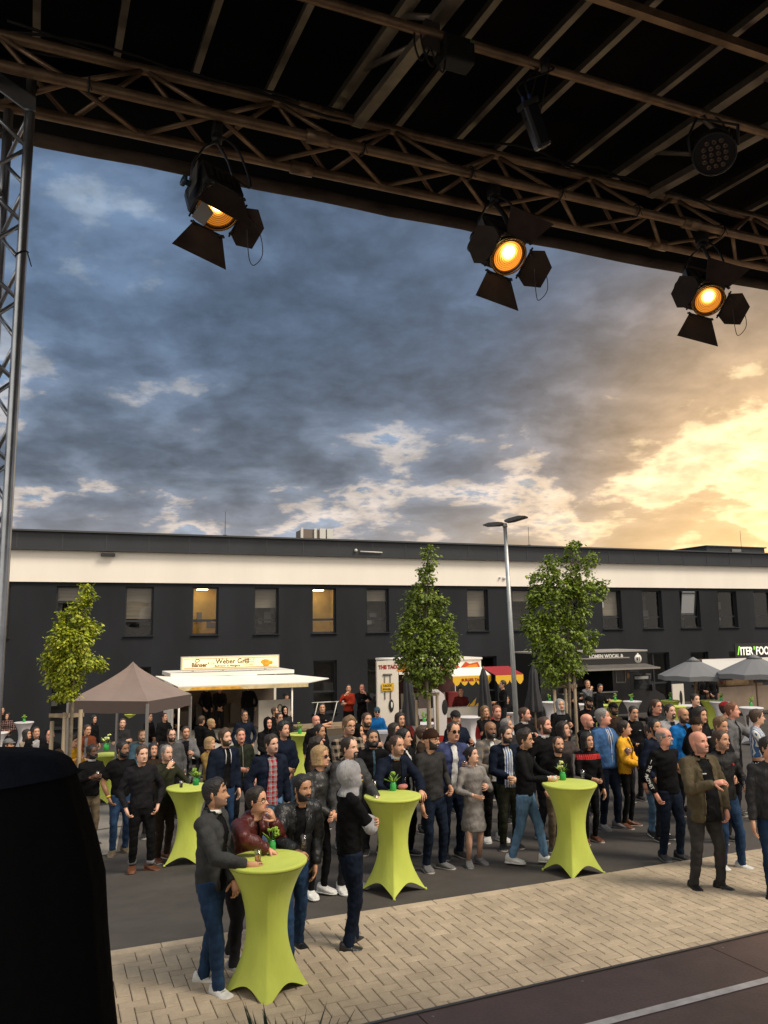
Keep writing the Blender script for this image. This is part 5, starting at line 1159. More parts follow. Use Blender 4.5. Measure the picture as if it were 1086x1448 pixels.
def right_booth():
    f = FP(1050, 36.0); t = f.make('food_booth', 'wooden food booth with glowing green and white lettered sign at the right edge', 'food booth')
    a, b = f.P(1012, 1000), f.P(1110, 1000); zt = f.P(1050, 932).z; cx = (a.x+b.x)/2; W_ = b.x-a.x
    mb = MB(); mb.box((cx, 1.2, zt/2), (W_, .06, zt)); mb.box((a.x, .6, zt/2), (.06, 1.2, zt)); mb.build('body', mat('booth_wood', (.13, .08, .045), .7, var=(2, .4, (1, 1, 4))), t)
    mb = MB(); mb.box((cx, .05, .75), (W_, .06, 1.1)); mb.build('front', mat('booth_front', (.20, .15, .11), .6, var=(1.4, .2)), t)
    mb = MB(); mb.prism([Vector((a.x-.5, .1, zt)), Vector((b.x, .1, zt)), Vector((b.x, -.7, zt-.25)), Vector((a.x-1.2, -.7, zt-.55))], (0, 0, .04)); mb.build('lit_canopy', mat('booth_canopy_glow', (.45, .43, .40), .5, emit=((1, .95, .85), .05)), t)
    mb = MB(); s0 = f.P(1048, 929, -.1); mb.box((s0.x+1.7, .15, s0.z+.28), (3.6, .06, .62)); mb.build('sign_board', M_BLACKM, t)
    txt('/', .52, (s0.x+.02, .10, s0.z+.10), mat('green_letter', (.2, .6, .05), .5, emit=((.25, .8, .05), .7)), t, bold=.012)
    for i, (s, x, c) in enumerate((('ITER', .18, 0), ("'", 1.0, 1), ('FOOD', 1.12, 0))):
        txt(s, .50, (s0.x+x, .10, s0.z+.08), mat('white_letter_glow', (.8, .8, .7), .5, emit=((1, .98, .85), .35)) if not c else mat('green_letter', (.2, .6, .05)), t, bold=.014, sx=.78)
    mb = MB(); mb.bbox((cx-.3, .5, 1.75), (1.4, .3, .9), None, 0, .3 if False else .12); mb.build('wood_disc_panel', mat('booth_plywood', (.34, .22, .11), .6, var=(3, .3)), t)
    mb = MB(); mb.box((cx+1.1, .3, 1.8), (1.0, .03, .8)); mb.build('chalkboard', mat('chalkboard', (.02, .02, .02), .8, var=(14, .8)), t)
    mb = MB(); mb.prism([Vector((a.x-.35, -.2, 2.0)), Vector((a.x+.35, -.2, 1.5)), Vector((a.x+.55, -.2, 2.1)), Vector((a.x+.1, -.2, 2.4))], (0, .1, 0)); mb.build('red_cloth', mat('red_cloth', (.16, .012, .012), .8), t)
right_booth()
def easel():
    f = FP(965, 33.0); t = f.make('advert_panel', 'pale standing advert panel with a black emblem under the left grey parasol', 'advert panel')
    a, b = f.P(952, 1000), f.P(968, 1000); zt = f.P(960, 967).z; mb = MB(); mb.box(((a.x+b.x)/2, 0, zt/2), (b.x-a.x, .05, zt)); mb.build('panel', mat('panel_cream', (.62, .57, .50)), t)
    mb = MB(); mb.ball(((a.x+b.x)/2+.12, -.03, zt-.55), (.08, .01, .28), 10, 8); mb.build('emblem', M_BLACKM, t)
    f = FP(985, 32.0)
easel()
def steps():
    f = FP(455, 33.0); t = f.make('wooden_platform', 'low light brown wooden platform by the wall behind the crowd', 'platform')
    a, b = f.P(418, 1010), f.P(520, 1010); mb = MB(); mb.box(((a.x+b.x)/2, 0, .35), (b.x-a.x, 1.4, .10)); mb.build('deck', mat('platform_wood', (.26, .19, .12), .7, var=(3, .25)), t)
    mb = MB(); mb.box(((a.x+b.x)/2, -.66, .15), (b.x-a.x-.1, .06, .29)); mb.build('riser', mat('platform_dark', (.10, .075, .05), .8), t)
    for px in (436, 463):
        q = f.P(px, 1000); mb = MB(); mb.tube([(q.x, -.5, .4), (q.x+.25, -.5, 1.35)], .02, 6); mb.tube([(q.x, -.5, 1.35), (q.x+1.0, -.5, 1.35)], .02, 6); mb.build('handrail', mat('duct_white', (.55, .54, .5)), t)
steps()
# ================================================================== people
def bump_mix(nt, p, tc, scale, strength, dist=.01, stretch=None, detail=4):
    L = nt.links; v = tc.outputs['Object']
    if stretch:
        mp = nt.nodes.new('ShaderNodeMapping'); L.new(v, mp.inputs[0]); mp.inputs[3].default_value = stretch; v = mp.outputs[0]
    n = nt.nodes.new('ShaderNodeTexNoise'); L.new(v, n.inputs['Vector']); n.inputs['Scale'].default_value = scale; n.inputs['Detail'].default_value = detail; n.inputs['Distortion'].default_value = .8
    b = nt.nodes.new('ShaderNodeBump'); b.inputs['Strength'].default_value = strength; b.inputs['Distance'].default_value = dist
    L.new(n.outputs['Fac'], b.inputs['Height']); L.new(b.outputs[0], p.inputs['Normal'])
CLO = {}
def cloth(col, kind='plain', col2=None):
    """kind: plain, denim, leather, plaid, stripe, knit, puffer, check, dots, band"""
    key = (tuple(round(c, 4) for c in col), kind, col2)
    if key in CLO: return CLO[key]
    m = bpy.data.materials.new('fabric_'+kind); m.use_nodes = True; nt = m.node_tree; p = nt.nodes['Principled BSDF']; L = nt.links
    tc = nt.nodes.new('ShaderNodeTexCoord')
    def nz(s, d, r=.6, st=None):
        v = tc.outputs['Object']
        if st:
            mp = nt.nodes.new('ShaderNodeMapping'); L.new(v, mp.inputs[0]); mp.inputs[3].default_value = st; v = mp.outputs[0]
        n = nt.nodes.new('ShaderNodeTexNoise'); L.new(v, n.inputs['Vector']); n.inputs['Scale'].default_value = s; n.inputs['Detail'].default_value = d; n.inputs['Roughness'].default_value = r; return n.outputs['Fac']
    def mr(v, a, b, c, d):
        n = nt.nodes.new('ShaderNodeMapRange'); L.new(v, n.inputs[0])
        for i, q in enumerate((a, b, c, d)): n.inputs[i+1].default_value = q
        return n.outputs[0]
    def math_(op, a, b):
        n = nt.nodes.new('ShaderNodeMath'); n.operation = op
        for i, q in enumerate((a, b)):
            if isinstance(q, (int, float)): n.inputs[i].default_value = q
            else: L.new(q, n.inputs[i])
        return n.outputs[0]
    f = mr(nz(9, 5), .3, .7, .70, 1.22)
    if kind == 'denim': f = math_('MULTIPLY', mr(nz(5, 4, .6, (1.5, 1.5, .5)), .35, .68, .6, 1.5), mr(nz(160, 2), .3, .7, .85, 1.15))
    base = None
    sep = nt.nodes.new('ShaderNodeSeparateXYZ'); L.new(tc.outputs['Object'], sep.inputs[0])
    def wave(ax, per, duty):
        a = math_('FRACT', math_('DIVIDE', math_('ADD', sep.outputs[ax], 10.0), per), 0.0); return math_('LESS_THAN', a, duty)
    def mixc(fac, a, b):
        n = nt.nodes.new('ShaderNodeMix'); n.data_type = 'RGBA'; L.new(fac, n.inputs[0])
        for s, v in ((n.inputs[6], a), (n.inputs[7], b)):
            if isinstance(v, tuple): s.default_value = (*v, 1)
            else: L.new(v, s)
        return n.outputs[2]
    if kind == 'plaid':
        fac = math_('MULTIPLY', math_('ADD', wave(0, .07, .5), wave(2, .07, .5)), .5); base = mixc(fac, col, col2)
        base = mixc(math_('MULTIPLY', math_('ADD', wave(0, .07, .08), wave(2, .07, .08)), .5), base, (.6, .58, .55))
    elif kind == 'check':
        fac = math_('MULTIPLY', math_('ADD', wave(0, .10, .5), wave(2, .10, .5)), .5); base = mixc(mr(fac, .2, .8, 0, 1), col, col2)
    elif kind == 'stripe': base = mixc(wave(0, .035, .5), col, col2)
    elif kind == 'hstripe': base = mixc(wave(2, .06, .5), col, col2)
    elif kind == 'band':      # patterned band across the chest
        zz = sep.outputs[2]; fac = math_('MULTIPLY', math_('MULTIPLY', math_('GREATER_THAN', zz, 1.20), math_('LESS_THAN', zz, 1.27)), math_('ADD', wave(0, .03, .55), wave(2, .02, .3)))
        base = mixc(fac, col, col2)
    elif kind == 'dots':
        vo = nt.nodes.new('ShaderNodeTexVoronoi'); L.new(tc.outputs['Object'], vo.inputs[0]); vo.inputs['Scale'].default_value = 22; vo.inputs['Randomness'].default_value = .15
        base = mixc(math_('LESS_THAN', vo.outputs['Distance'], .38), col, col2)
    x = nt.nodes.new('ShaderNodeVectorMath'); x.operation = 'SCALE'; L.new(f, x.inputs['Scale'])
    if base is None: x.inputs[0].default_value = col
    else: L.new(base, x.inputs[0])
    L.new(x.outputs[0], p.inputs['Base Color'])
    p.inputs['Roughness'].default_value = {'leather': .42, 'puffer': .68, 'denim': .8}.get(kind, .82)
    p.inputs['Specular IOR Level'].default_value = {'leather': .4, 'puffer': .3}.get(kind, .12)
    st = {'leather': (22, .8, .02), 'denim': (16, .7, .02), 'knit': (70, .6, .01), 'puffer': (9, 1.0, .04)}.get(kind, (13, .75, .025))
    bump_mix(nt, p, tc, st[0], st[1], st[2], (1, 1, .55))
    CLO[key] = m; return m
def skin(tone):
    c = {'light': (.55, .29, .18), 'fair': (.62, .36, .25), 'tan': (.44, .23, .13), 'brown': (.24, .12, .065), 'dark': (.11, .052, .03), 'pink': (.64, .30, .21)}[tone]
    n = 'skin_'+tone
    if n in _mats: return _mats[n]
    m = mat(n, c, .5, var=(9, .16), bump=(60, .06), spec=.4)
    p = m.node_tree.nodes['Principled BSDF']; p.inputs['Subsurface Weight'].default_value = .0
    return m
def lips(tone):
    c = {'light': (.36, .13, .10), 'fair': (.42, .16, .13), 'tan': (.24, .09, .07), 'brown': (.13, .05, .04), 'dark': (.06, .025, .02), 'pink': (.42, .14, .11)}[tone]
    return mat('lip_'+tone, c, .45)
M_EYEW = mat('eye_white', (.55, .52, .48), .3); M_EYED = mat('eye_dark', (.015, .01, .008), .2)
def hairm(c):
    cc = {'black': (.009, .008, .008), 'dark': (.020, .013, .009), 'brown': (.055, .030, .016), 'light': (.16, .095, .045), 'blond': (.34, .22, .10), 'grey': (.20, .19, .18), 'white': (.45, .43, .40), 'red': (.16, .06, .025)}[c]
    n = 'hair_'+c
    if n in _mats: return _mats[n]
    return mat(n, cc, .55, bump=(60, .7, .6), var=(40, .3))
_T = [(-.35, .27, .21, .27), (-.15, .235, .21, .26), (-.03, .225, .26, .25), (.0, .225, .36, .25), (.05, .255, .415, .27), (.12, .285, .42, .31), (.2, .30, .425, .36), (.28, .31, .42, .40), (.4, .325, .415, .45), (.5, .325, .405, .475), (.58, .33, .415, .485), (.68, .33, .41, .485), (.78, .315, .375, .455), (.86, .275, .31, .395), (.92, .215, .235, .31), (.97, .13, .14, .19), (1.0, .02, .02, .02)]
_Tz = np.array([t[0] for t in _T]); _Ta = np.array([t[1] for t in _T]); _Tf = np.array([t[2] for t in _T]); _Tb = np.array([t[3] for t in _T])
def head_surface(z, ph, off=0.0):
    """z, ph arrays (head units); returns x, y, z arrays; ph = 0 is the front, positive to the person's right"""
    a = np.interp(z, _Tz, _Ta); f = np.interp(z, _Tz, _Tf); b = np.interp(z, _Tz, _Tb)
    c, s = np.cos(ph), np.sin(ph); ex = 2/2.25
    X = np.sign(s)*np.abs(s)**ex*a; Y = np.where(c > 0, np.abs(c)**ex*f, -np.abs(c)**ex*b)
    g = lambda zc, sz, pc, sp: np.exp(-((z-zc)/sz)**2-((np.abs(ph)-pc)/sp)**2)
    Y = Y + .125*np.exp(-((z-.335)/.055)**2-(ph/.17)**2) + .07*np.exp(-((z-.43)/.09)**2-(ph/.12)**2)
    Y = Y - .045*g(.5, .05, .40, .20) + .022*g(.585, .03, .38, .3) + .022*g(.2, .045, 0, .30) - .012*g(.215, .012, 0, .3) + .03*g(.055, .05, 0, .25) - .015*g(.13, .03, 0, .3)
    X = X*(1+.05*g(.36, .08, .75, .3))
    if np.any(off):
        r = np.sqrt(X*X+Y*Y)+1e-6; top = np.clip((z-.8)/.2, 0, 1)
        X = X + X/r*off*(1-top*.6); Y = Y + Y/r*off*(1-top*.6)
    return X, Y, z + (off*np.clip((z-.75)/.25, 0, 1) if np.any(off) else 0)
class Person:
    pass
HH = .134
def rotz(a): return Matrix.Rotation(a, 3, 'Z')
def ik(S, T, l1, l2, pole):
    S, T = Vector(S), Vector(T); d = T-S; L_ = d.length; mx = (l1+l2)*.995
    if L_ > mx: T = S+d*(mx/L_); d = T-S; L_ = mx
    a = (l1*l1-l2*l2+L_*L_)/(2*L_); h = math.sqrt(max(0, l1*l1-a*a)); dn = d.normalized()
    p = Vector(pole); p = p-dn*p.dot(dn)
    if p.length < 1e-5: p = Vector((0, -1, 0))
    return S+dn*a+p.normalized()*h, T
ARMS = {  # wrist target for the right arm, pole, curl, pronation hint (palm normal)
 'down': ((.134, .035, .485), (.6, -1, 0), .45, (-1, 0, 0)),
 'pocket': ((.118, .045, .520), (1, -.8, .1), .9, (-1, 0, 0)),
 'front': ((.035, .125, .600), (.9, -.5, -.3), .8, (-.5, -.8, .2)),
 'clasp': ((.025, .125, .555), (.9, -.4, -.2), .8, (-.5, -.8, .2)),
 'hold': ((.060, .165, .690), (.7, -.4, -1), 1.15, (-1, 0, 0)),
 'holdlow': ((.090, .170, .620), (.8, -.6, -.8), 1.15, (-1, 0, 0)),
 'mouth': ((.045, .135, .830), (.8, .2, -1), 1.1, (-.7, -.6, 0)),
 'chin': ((.040, .130, .835), (.3, .3, -1), 1.3, (-.3, -1, 0)),
 'cross': ((-.055, .100, .690), (.9, .3, -.7), .7, (0, -1, 0)),
 'cross2': ((-.045, .118, .665), (.9, .3, -.7), .7, (0, -1, 0)),
 'back': ((.05, -.085, .540), (1, -.6, 0), .7, (0, 1, 0)),
 'hip': ((.125, .03, .575), (1, -.4, 0), .9, (-1, 0, 0)),
 'clap': ((.015, .170, .710), (.8, -.3, -.8), .2, (-1, 0, 0)),
 'phone': ((.055, .185, .760), (.7, -.1, -1), 1.0, (-.6, -.6, 0)),
 'table': ((.13, .23, .615), (.8, -.6, -.3), .9, (0, 0, -1)),
}
def hand_mesh(mb, W, d, pn, s, right, curl, mat=0, grip=False):
    """W wrist, d hand direction, pn palm normal (towards the palm side), s body height"""
    d = Vector(d).normalized(); pn = Vector(pn); pn = pn-d*pn.dot(d)
    if pn.length < 1e-4: pn = d.orthogonal()
    pn.normalize(); side = d.cross(pn)                 # one lateral direction
    th = -side if right else side                      # thumb side
    L = .108*s; pl = L*.52; pw = L*.215
    # palm: flattened tube
    mb.tube([W-d*L*.08, W+d*pl*.25, W+d*pl*.7, W+d*pl*1.04], [(pw*.62, L*.12), (pw*.82, L*.135), (pw*1.0, L*.125), (pw*.95, L*.09)], 8, mat, ref=pn)
    ln = (.40, .46, .43, .34)
    for i in range(4):
        o = (1.5-i)*pw*.50; r = L*.048*(1.0 if i < 3 else .88); p = W+d*(pl*(.98 if i in (1, 2) else .93))+th*o
        a = 0.15+curl*.35; pts = [p-d*L*.06, p]; rr = [r*1.05, r*1.05]
        for k, fr in enumerate((.45, .32, .23)):
            a2 = a; dd = d*math.cos(a2)+pn*math.sin(a2)+th*(1.5-i)*.05; p = p+dd*(L*ln[i]*fr*1.05); pts.append(p.copy()); rr.append(r*(1-.12*(k+1))); a += curl*.75*(1+.06*i)
        mb.tube(pts, rr, 6, mat)
    b = W+d*pl*.22+th*pw*.75; t1 = (d*.55+th*.72+pn*(.35+.3*curl)).normalized(); t2 = (d*.78+th*.15+pn*(.35+.55*curl)).normalized()
    p1 = b+t1*L*.20; p2 = p1+t2*L*.17; p3 = p2+(t2+pn*curl*.35).normalized()*L*.12
    mb.tube([b-t1*L*.07, b, p1, p2, p3], [L*.07, L*.075, L*.062, L*.055, L*.038], 6, mat)
    return W+d*pl*.95+pn*L*.20
def mesh_np(name, V, Fq, mats=None, smooth=True):
    me = bpy.data.meshes.new(name); me.from_pydata([tuple(v) for v in V], [], Fq)
    if mats is not None: me.polygons.foreach_set('material_index', mats)
    me.polygons.foreach_set('use_smooth', [smooth]*len(me.polygons)); return me
PENDING = []          # (temp object, callback)
def remeshed(mb, voxel, it, fn):
    me = mb.mesh('tmp'); o = bpy.data.objects.new('tmp', me); COL.objects.link(o)
    m = o.modifiers.new('r', 'REMESH'); m.mode = 'VOXEL'; m.voxel_size = voxel; m.use_smooth_shade = True
    if it:
        s = o.modifiers.new('s', 'SMOOTH'); s.factor = .5; s.iterations = it
    PENDING.append((o, fn))
def flush_pending():
    bpy.context.view_layer.update(); dg = bpy.context.evaluated_depsgraph_get()
    for o, fn in PENDING:
        me = bpy.data.meshes.new_from_object(o.evaluated_get(dg)); fn(me)
    for o, fn in PENDING:
        me = o.data; bpy.data.objects.remove(o); bpy.data.meshes.remove(me)
    PENDING.clear()
def split_faces(me, keep, offset=0.0, lift=None):
    """new mesh of the faces where keep[face]; verts moved along normals by offset"""
    n = len(me.vertices); co = np.empty(n*3); me.vertices.foreach_get('co', co); co = co.reshape(-1, 3)
    no = np.empty(n*3); me.vertices.foreach_get('normal', no); no = no.reshape(-1, 3)
    used = {}; V = []; Fs = []
    for p, k in zip(me.polygons, keep):
        if not k: continue
        f = []
        for v in p.vertices:
            if v not in used: used[v] = len(V); V.append(co[v]+no[v]*offset)
            f.append(used[v])
        Fs.append(f)
    m = bpy.data.meshes.new('part'); m.from_pydata([tuple(v) for v in V], [], Fs); m.polygons.foreach_set('use_smooth', [True]*len(Fs)); return m
def centers(me):
    n = len(me.polygons); c = np.empty(n*3); me.polygons.foreach_get('center', c); return c.reshape(-1, 3)

def person(label, pos, h=1.78, face=0, head=None, pitch=0, roll=0, wide=1.0, belly=0.0, ra='down', la='down', top=((.01, .01, .012), 'plain'), under=None, opening=.035, pants=((.015, .015, .018), 'plain'),
           shoes=(.02, .018, .016), sole=(.3, .28, .26), tone='light', hair='short', hc='dark', beard=None, glasses=None, lean=0, side=0, feet=None, stance=.06, collar=None, sleeve='long', hood=None, hem=.50,
           skirt=False, smile=False, lod=0, group=None, cup=None, cuffs=None, extras=(), female=False, cat='person', pants_top=.53):
    """face: 0 looks at the camera, 90 to the right of the picture. head: gaze direction in the same degrees"""
    rnd = random.Random(hash(label) & 0 if False else sum(ord(c)*(i+1) for i, c in enumerate(label)))
    yaw = R(180)+R(face)
    t = thing('person', label, cat, pos, yaw, group)
    s = h; vox = (.013, .019, .028)[lod]
    hy = 0 if head is None else R(head-face)
    hy = max(-1.25, min(1.25, hy))
    # ---- skeleton (units of s)
    dx = side; shear = lambda z: (max(0, z-.5)*dx, max(0, z-.5)*lean)
    def B(x, y, z):            # body point with lean
        a, b = shear(z); return Vector((x+a, y+b, z-abs(lean)*max(0, z-.5)*.12))*s
    w = wide*(.93 if female else 1.0)
    sh = .098*(wide*.5+.5)*(.92 if female else 1.0)
    SR, SL = B(sh, -.008, .798), B(-sh, -.008, .798)
    pose = {}
    for nm, sx, spec in (('R', 1, ra), ('L', -1, la)):
        if isinstance(spec, str): T, pole, curl, pn = ARMS[spec]; T = Vector((T[0]+(w-1)*.04*(1 if T[0] > 0 else 0), T[1]+belly*.6, T[2]))
        else: T, pole, curl, pn = spec
        T = Vector(T)
        if isinstance(spec, str): jx = rnd.uniform(-.008, .008); T = T+Vector((jx, rnd.uniform(-.01, .01), rnd.uniform(-.012, .012)))
        Tw = B(T.x*sx, T.y, T.z); po = Vector((pole[0]*sx, pole[1], pole[2])); S = SR if sx > 0 else SL
        E, W = ik(S, Tw, .172*s, .150*s, po); pose[nm] = (S, E, W, curl, Vector((pn[0]*sx, pn[1], pn[2])))
    if feet is None:
        j = rnd.uniform(-.03, .03); feet = ((stance, j, -12-rnd.uniform(0, 12)), (-stance, -j, 12+rnd.uniform(0, 12)))
    legs = []
    for sx, (fx, fy, fa) in ((1, feet[0]), (-1, feet[1])):
        Hp = Vector((sx*.048*w, 0, .505))*s; A = Vector((fx, fy-.012, .048))*s
        fd = rotz(R(fa)) @ Vector((0, 1, 0)); K, A = ik(Hp, A, .235*s, .228*s, (fd+Vector((0, .6, 0)))); legs.append((Hp, K, A, fd, fa))
    # ---- body: skin, one mesh
    H0 = .866*s; hh = HH*s
    R1 = Matrix.Rotation(hy, 3, 'Z') @ Matrix.Rotation(R(pitch), 3, 'X') @ Matrix.Rotation(R(roll), 3, 'Y')
    nb = B(0, -.004, .845)
    def headpt(X, Y, Z):
        """arrays in head units to body space"""
        P_ = np.stack([X*hh*(.97 if female else 1), (Y)*hh, Z*hh], 1)
        w_ = np.clip((Z+.33)/.40, 0, 1)[:, None]; w_ = w_*w_*(3-2*w_)
        piv = np.array([0, -.03*hh, -.15*hh]); Rm = np.array(R1)
        Q = (P_-piv) @ Rm.T + piv; out = P_*(1-w_)+Q*w_
        a, b = shear(.9); fw = .012*s
        base = np.array([a*s, b*s+fw, H0-abs(lean)*.4*.12*s]); return out + base - np.array([0, fw, 0])*(1-w_)
    zs = np.concatenate([np.linspace(-.35, -.05, 6), np.linspace(0, .66, 30 if lod < 2 else 16), np.linspace(.7, .9, 6), [.94, .97, .99, 1.0]])
    nph = 40 if lod < 2 else 26; u = np.linspace(-1, 1, nph, endpoint=False); ph = np.pi*(np.abs(u)**1.35)*np.sign(u)
    Z, PH = np.meshgrid(zs, ph, indexing='ij'); hx, hyy, hz = head_surface(Z.ravel(), PH.ravel())
    V = headpt(hx, hyy, hz); nz = len(zs)
    # rings below the neck (slim torso inside the clothes)
    low = []
    for (z, rx, ry, yo) in ((.30, .0, .0, 0),) and ((.52, .075*w, .055, 0), (.60, .072*w, .05, 0), (.70, .080*w, .055, 0), (.78, .070, .045, -.005), (.810, .052, .034, -.008), (.836, .036, .032, -.004)):
        for a in ph: low.append(B(math.sin(a)*rx, math.cos(a)*ry+yo, z))
    V = np.vstack([np.array([tuple(v) for v in low]), V]); tot = 6+nz
    mb = MB(); Fq = []; Fm = []
    Zf = np.concatenate([np.full(6, -1), zs])
    bald_mask = hair in ('bald',)
    for i in range(tot-1):
        for j in range(nph):
            k = (j+1) % nph; Fq.append((i*nph+j, i*nph+k, (i+1)*nph+k, (i+1)*nph+j))
            zc = (Zf[i]+Zf[i+1])/2; pc = abs((ph[j]+(ph[k] if k else np.pi))/2); m_ = 0
            if .165 < zc < .25 and pc < .40: m_ = 1
            if smile and .195 < zc < .225 and pc < .27: m_ = 3
            if .565 < zc < .61 and .16 < pc < .58 : m_ = 2
            Fm.append(m_)
    Fq.append(tuple(range(nph))[::-1]); Fm.append(0)
    mb.v = [tuple(v) for v in V]; mb.f = Fq; mb.m = Fm; mb.sm = [True]*len(Fq)
    def hp(x, y, z): return Vector(headpt(np.array([x]), np.array([y]), np.array([z]))[0])
    Rh = R1
    for sx in (1, -1):
        ex, ey, ez = head_surface(np.array([.50]), np.array([sx*.40])); c = hp(ex[0], ey[0]-.018, .50)
        mb.ball(c, (.052*hh, .045*hh, .026*hh), 8, 6, 3, Rh); mb.ball(hp(ex[0]+.004, ey[0]+.010, .50), (.026*hh, .02*hh, .024*hh), 8, 5, 4, Rh); mb.tube([hp(ex[0]-.055, ey[0]+.004, .515), hp(ex[0], ey[0]+.018, .527), hp(ex[0]+.055, ey[0]+.004, .515)], .009*hh, 5, 4)
        c = hp(sx*.335, -.045, .43); mb.ball(c, (.03*hh, .075*hh, .125*hh), 8, 6, 0, Rh @ Matrix.Rotation(R(sx*-22), 3, 'Z'))
    for nm in 'RL':
        S, E, W, curl, pn = pose[nm]; d = (W-E).normalized()
        if sleeve == 'short': mb.tube([S, S.lerp(E, .5), E, E.lerp(W, .35), W], [.028*s, .027*s, .024*s, .025*s, .0155*s], 10)
        else: mb.tube([S, E, E.lerp(W, .6), W], [.02*s, .019*s, .018*s, .0155*s], 8)
        pose[nm+'h'] = hand_mesh(mb, W, d, pn, s, nm == 'R', curl)
    for (Hp, K, A, fd, fa) in legs:
        if skirt: mb.tube([Hp.lerp(K, .4), Hp.lerp(K, .6), K, K.lerp(A, .3), A], [.042*s, .036*s, .027*s, .028*s, .018*s], 10)
        else: mb.tube([Hp, K, A+Vector((0, 0, .02*s))], [.036*s, .026*s, .017*s], 6)
    body = mb.build('body', [skin(tone), lips(tone), hairm(hc if hc not in ('white',) else 'grey'), M_EYEW, M_EYED], t)
    # ---- hair
    def hair_patch(name, mask, thick, mats, zlo=-.3, extra=None, nz_=26, npz=44):
        zs_ = np.linspace(zlo, 1.0, nz_); p_ = np.linspace(-np.pi, np.pi, npz, endpoint=False)
        Z_, P__ = np.meshgrid(zs_, p_, indexing='ij'); Z_ = Z_.ravel(); P__ = P__.ravel()
        mk = mask(Z_, np.abs(P__)); tk = thick(Z_, P__)*np.clip(mk, 0, 1)-.012*(mk < .05)
        nrm = np.array([noise.noise(Vector((a*2.3+len(label), math.sin(b)*3, math.cos(b)*3))) for a, b in zip(Z_, P__)])
        tk = tk*(1+(.35 if hair == 'curly' else .16)*nrm)
        x_, y_, z_ = head_surface(Z_, P__, tk)
        if extra is not None: x_, y_, z_ = extra(x_, y_, z_, P__)
        V_ = headpt(x_, y_, z_); fs = []
        for i in range(nz_-1):
            for j in range(npz):
                k = (j+1) % npz; q = (i*npz+j, i*npz+k, (i+1)*npz+k, (i+1)*npz+j)
                if max(mk[a] for a in q) > .02: fs.append(q)
        me = mesh_np(name, V_, fs); me.materials.append(mats); o = bpy.data.objects.new(name, me); COL.objects.link(o); o.parent = t; return o
    ss = lambda v, a, b: np.clip((v-a)/(b-a), 0, 1)
    def line_short(p): return np.interp(p, [0, .35, .75, 1.05, 1.25, 1.55, 1.75, 2.2, np.pi], [.845, .835, .79, .63, .42, .40, .20, .10, .08])
    def line_recede(p): return np.interp(p, [0, .3, .6, .95, 1.25, 1.55, 1.75, 2.2, np.pi], [.86, .93, .94, .74, .45, .42, .20, .10, .08])
    hm = hairm(hc)
    if hair in ('short', 'buzz', 'quiff', 'curly', 'receding', 'crew'):
        ln_ = line_recede if hair == 'receding' else line_short
        th = {'short': .042, 'buzz': .018, 'quiff': .055, 'curly': .12, 'receding': .03, 'crew': .035}[hair]
        def thick(Z_, P_):
            tk = np.full_like(Z_, th)*np.interp(Z_, [.3, .7, .9], [.35, .8, 1.3])*np.where(np.abs(P_) < .9, .6+.4*ss(Z_, .85, .95), 1)
            if hair in ('quiff', 'crew'): tk = tk + (.09 if hair == 'quiff' else .05)*ss(Z_, .7, .95)*np.cos(np.clip(P_/1.6, -1.5, 1.5))
            if hair == 'curly': tk = tk*(1+.3*np.sin(Z_*40)*np.sin(P_*9))
            return tk
        hair_patch('hair', lambda Z_, P_: ss(Z_, ln_(P_), ln_(P_)+.05), thick, hm, 0.0)
    elif hair in ('long', 'bob', 'pony', 'tied'):
        ex = None
        def mask(Z_, P_):
            m1 = ss(Z_, line_short(P_)-.02, line_short(P_)+.04)
            if hair in ('long', 'bob'): m2 = ss(P_, .95, 1.15)*ss(Z_, (-.30 if hair == 'long' else -.02), (-.2 if hair == 'long' else .06)); return np.maximum(m1, m2)
            return m1
        def thick(Z_, P_): return np.where(hair in ('long', 'bob'), .10+.08*ss(.5-Z_, 0, .5), .045+0*Z_)
        if hair in ('long', 'bob'):
            def ex(x_, y_, z_, P_):
                k = ss(.15-z_, 0, .35); return x_*(1+.45*k), np.where(y_ < 0, y_*(1+.25*k)-.05*k, y_), z_-(.25 if hair == 'long' else .0)*k
        hair_patch('hair', mask, thick, hm, -.34, ex, 32)
        if hair == 'tied':
            mb2 = MB(); mb2.ball(hp(0, -.58, .62), .14*hh, 10, 7); mb2.build('hair_bun', hm, t)
        if hair == 'pony':
            mb2 = MB(); mb2.tube([hp(0, -.46, .62), hp(0, -.62, .5), hp(0, -.62, .1), hp(0, -.52, -.2)], [.06*hh, .10*hh, .09*hh, .03*hh], 8); mb2.build('ponytail', hm, t)
    elif hair == 'fringe':     # bald crown with hair at the sides
        hair_patch('hair', lambda Z_, P_: ss(P_, 1.0, 1.2)*ss(Z_, np.interp(P_, [1, 1.55, 1.8, 3.1], [.42, .40, .16, .1]), np.interp(P_, [1, 1.55, 1.8, 3.1], [.47, .45, .21, .15]))*ss(.74-Z_, 0, .06), lambda Z_, P_: .025+0*Z_, hm, 0.0)
    if hood is not None or hair in ('hood', 'beanie', 'cap', 'scarf', 'hat'):
        pass
    if hair == 'beanie': 
        hair_patch('beanie', lambda Z_, P_: ss(Z_, np.interp(P_, [0, 1.2, 3.1], [.66, .56, .40]), np.interp(P_, [0, 1.2, 3.1], [.68, .58, .42])), lambda Z_, P_: .055+.05*ss(Z_, .85, 1), cloth(hood or (.02, .014, .012), 'knit'), .2)
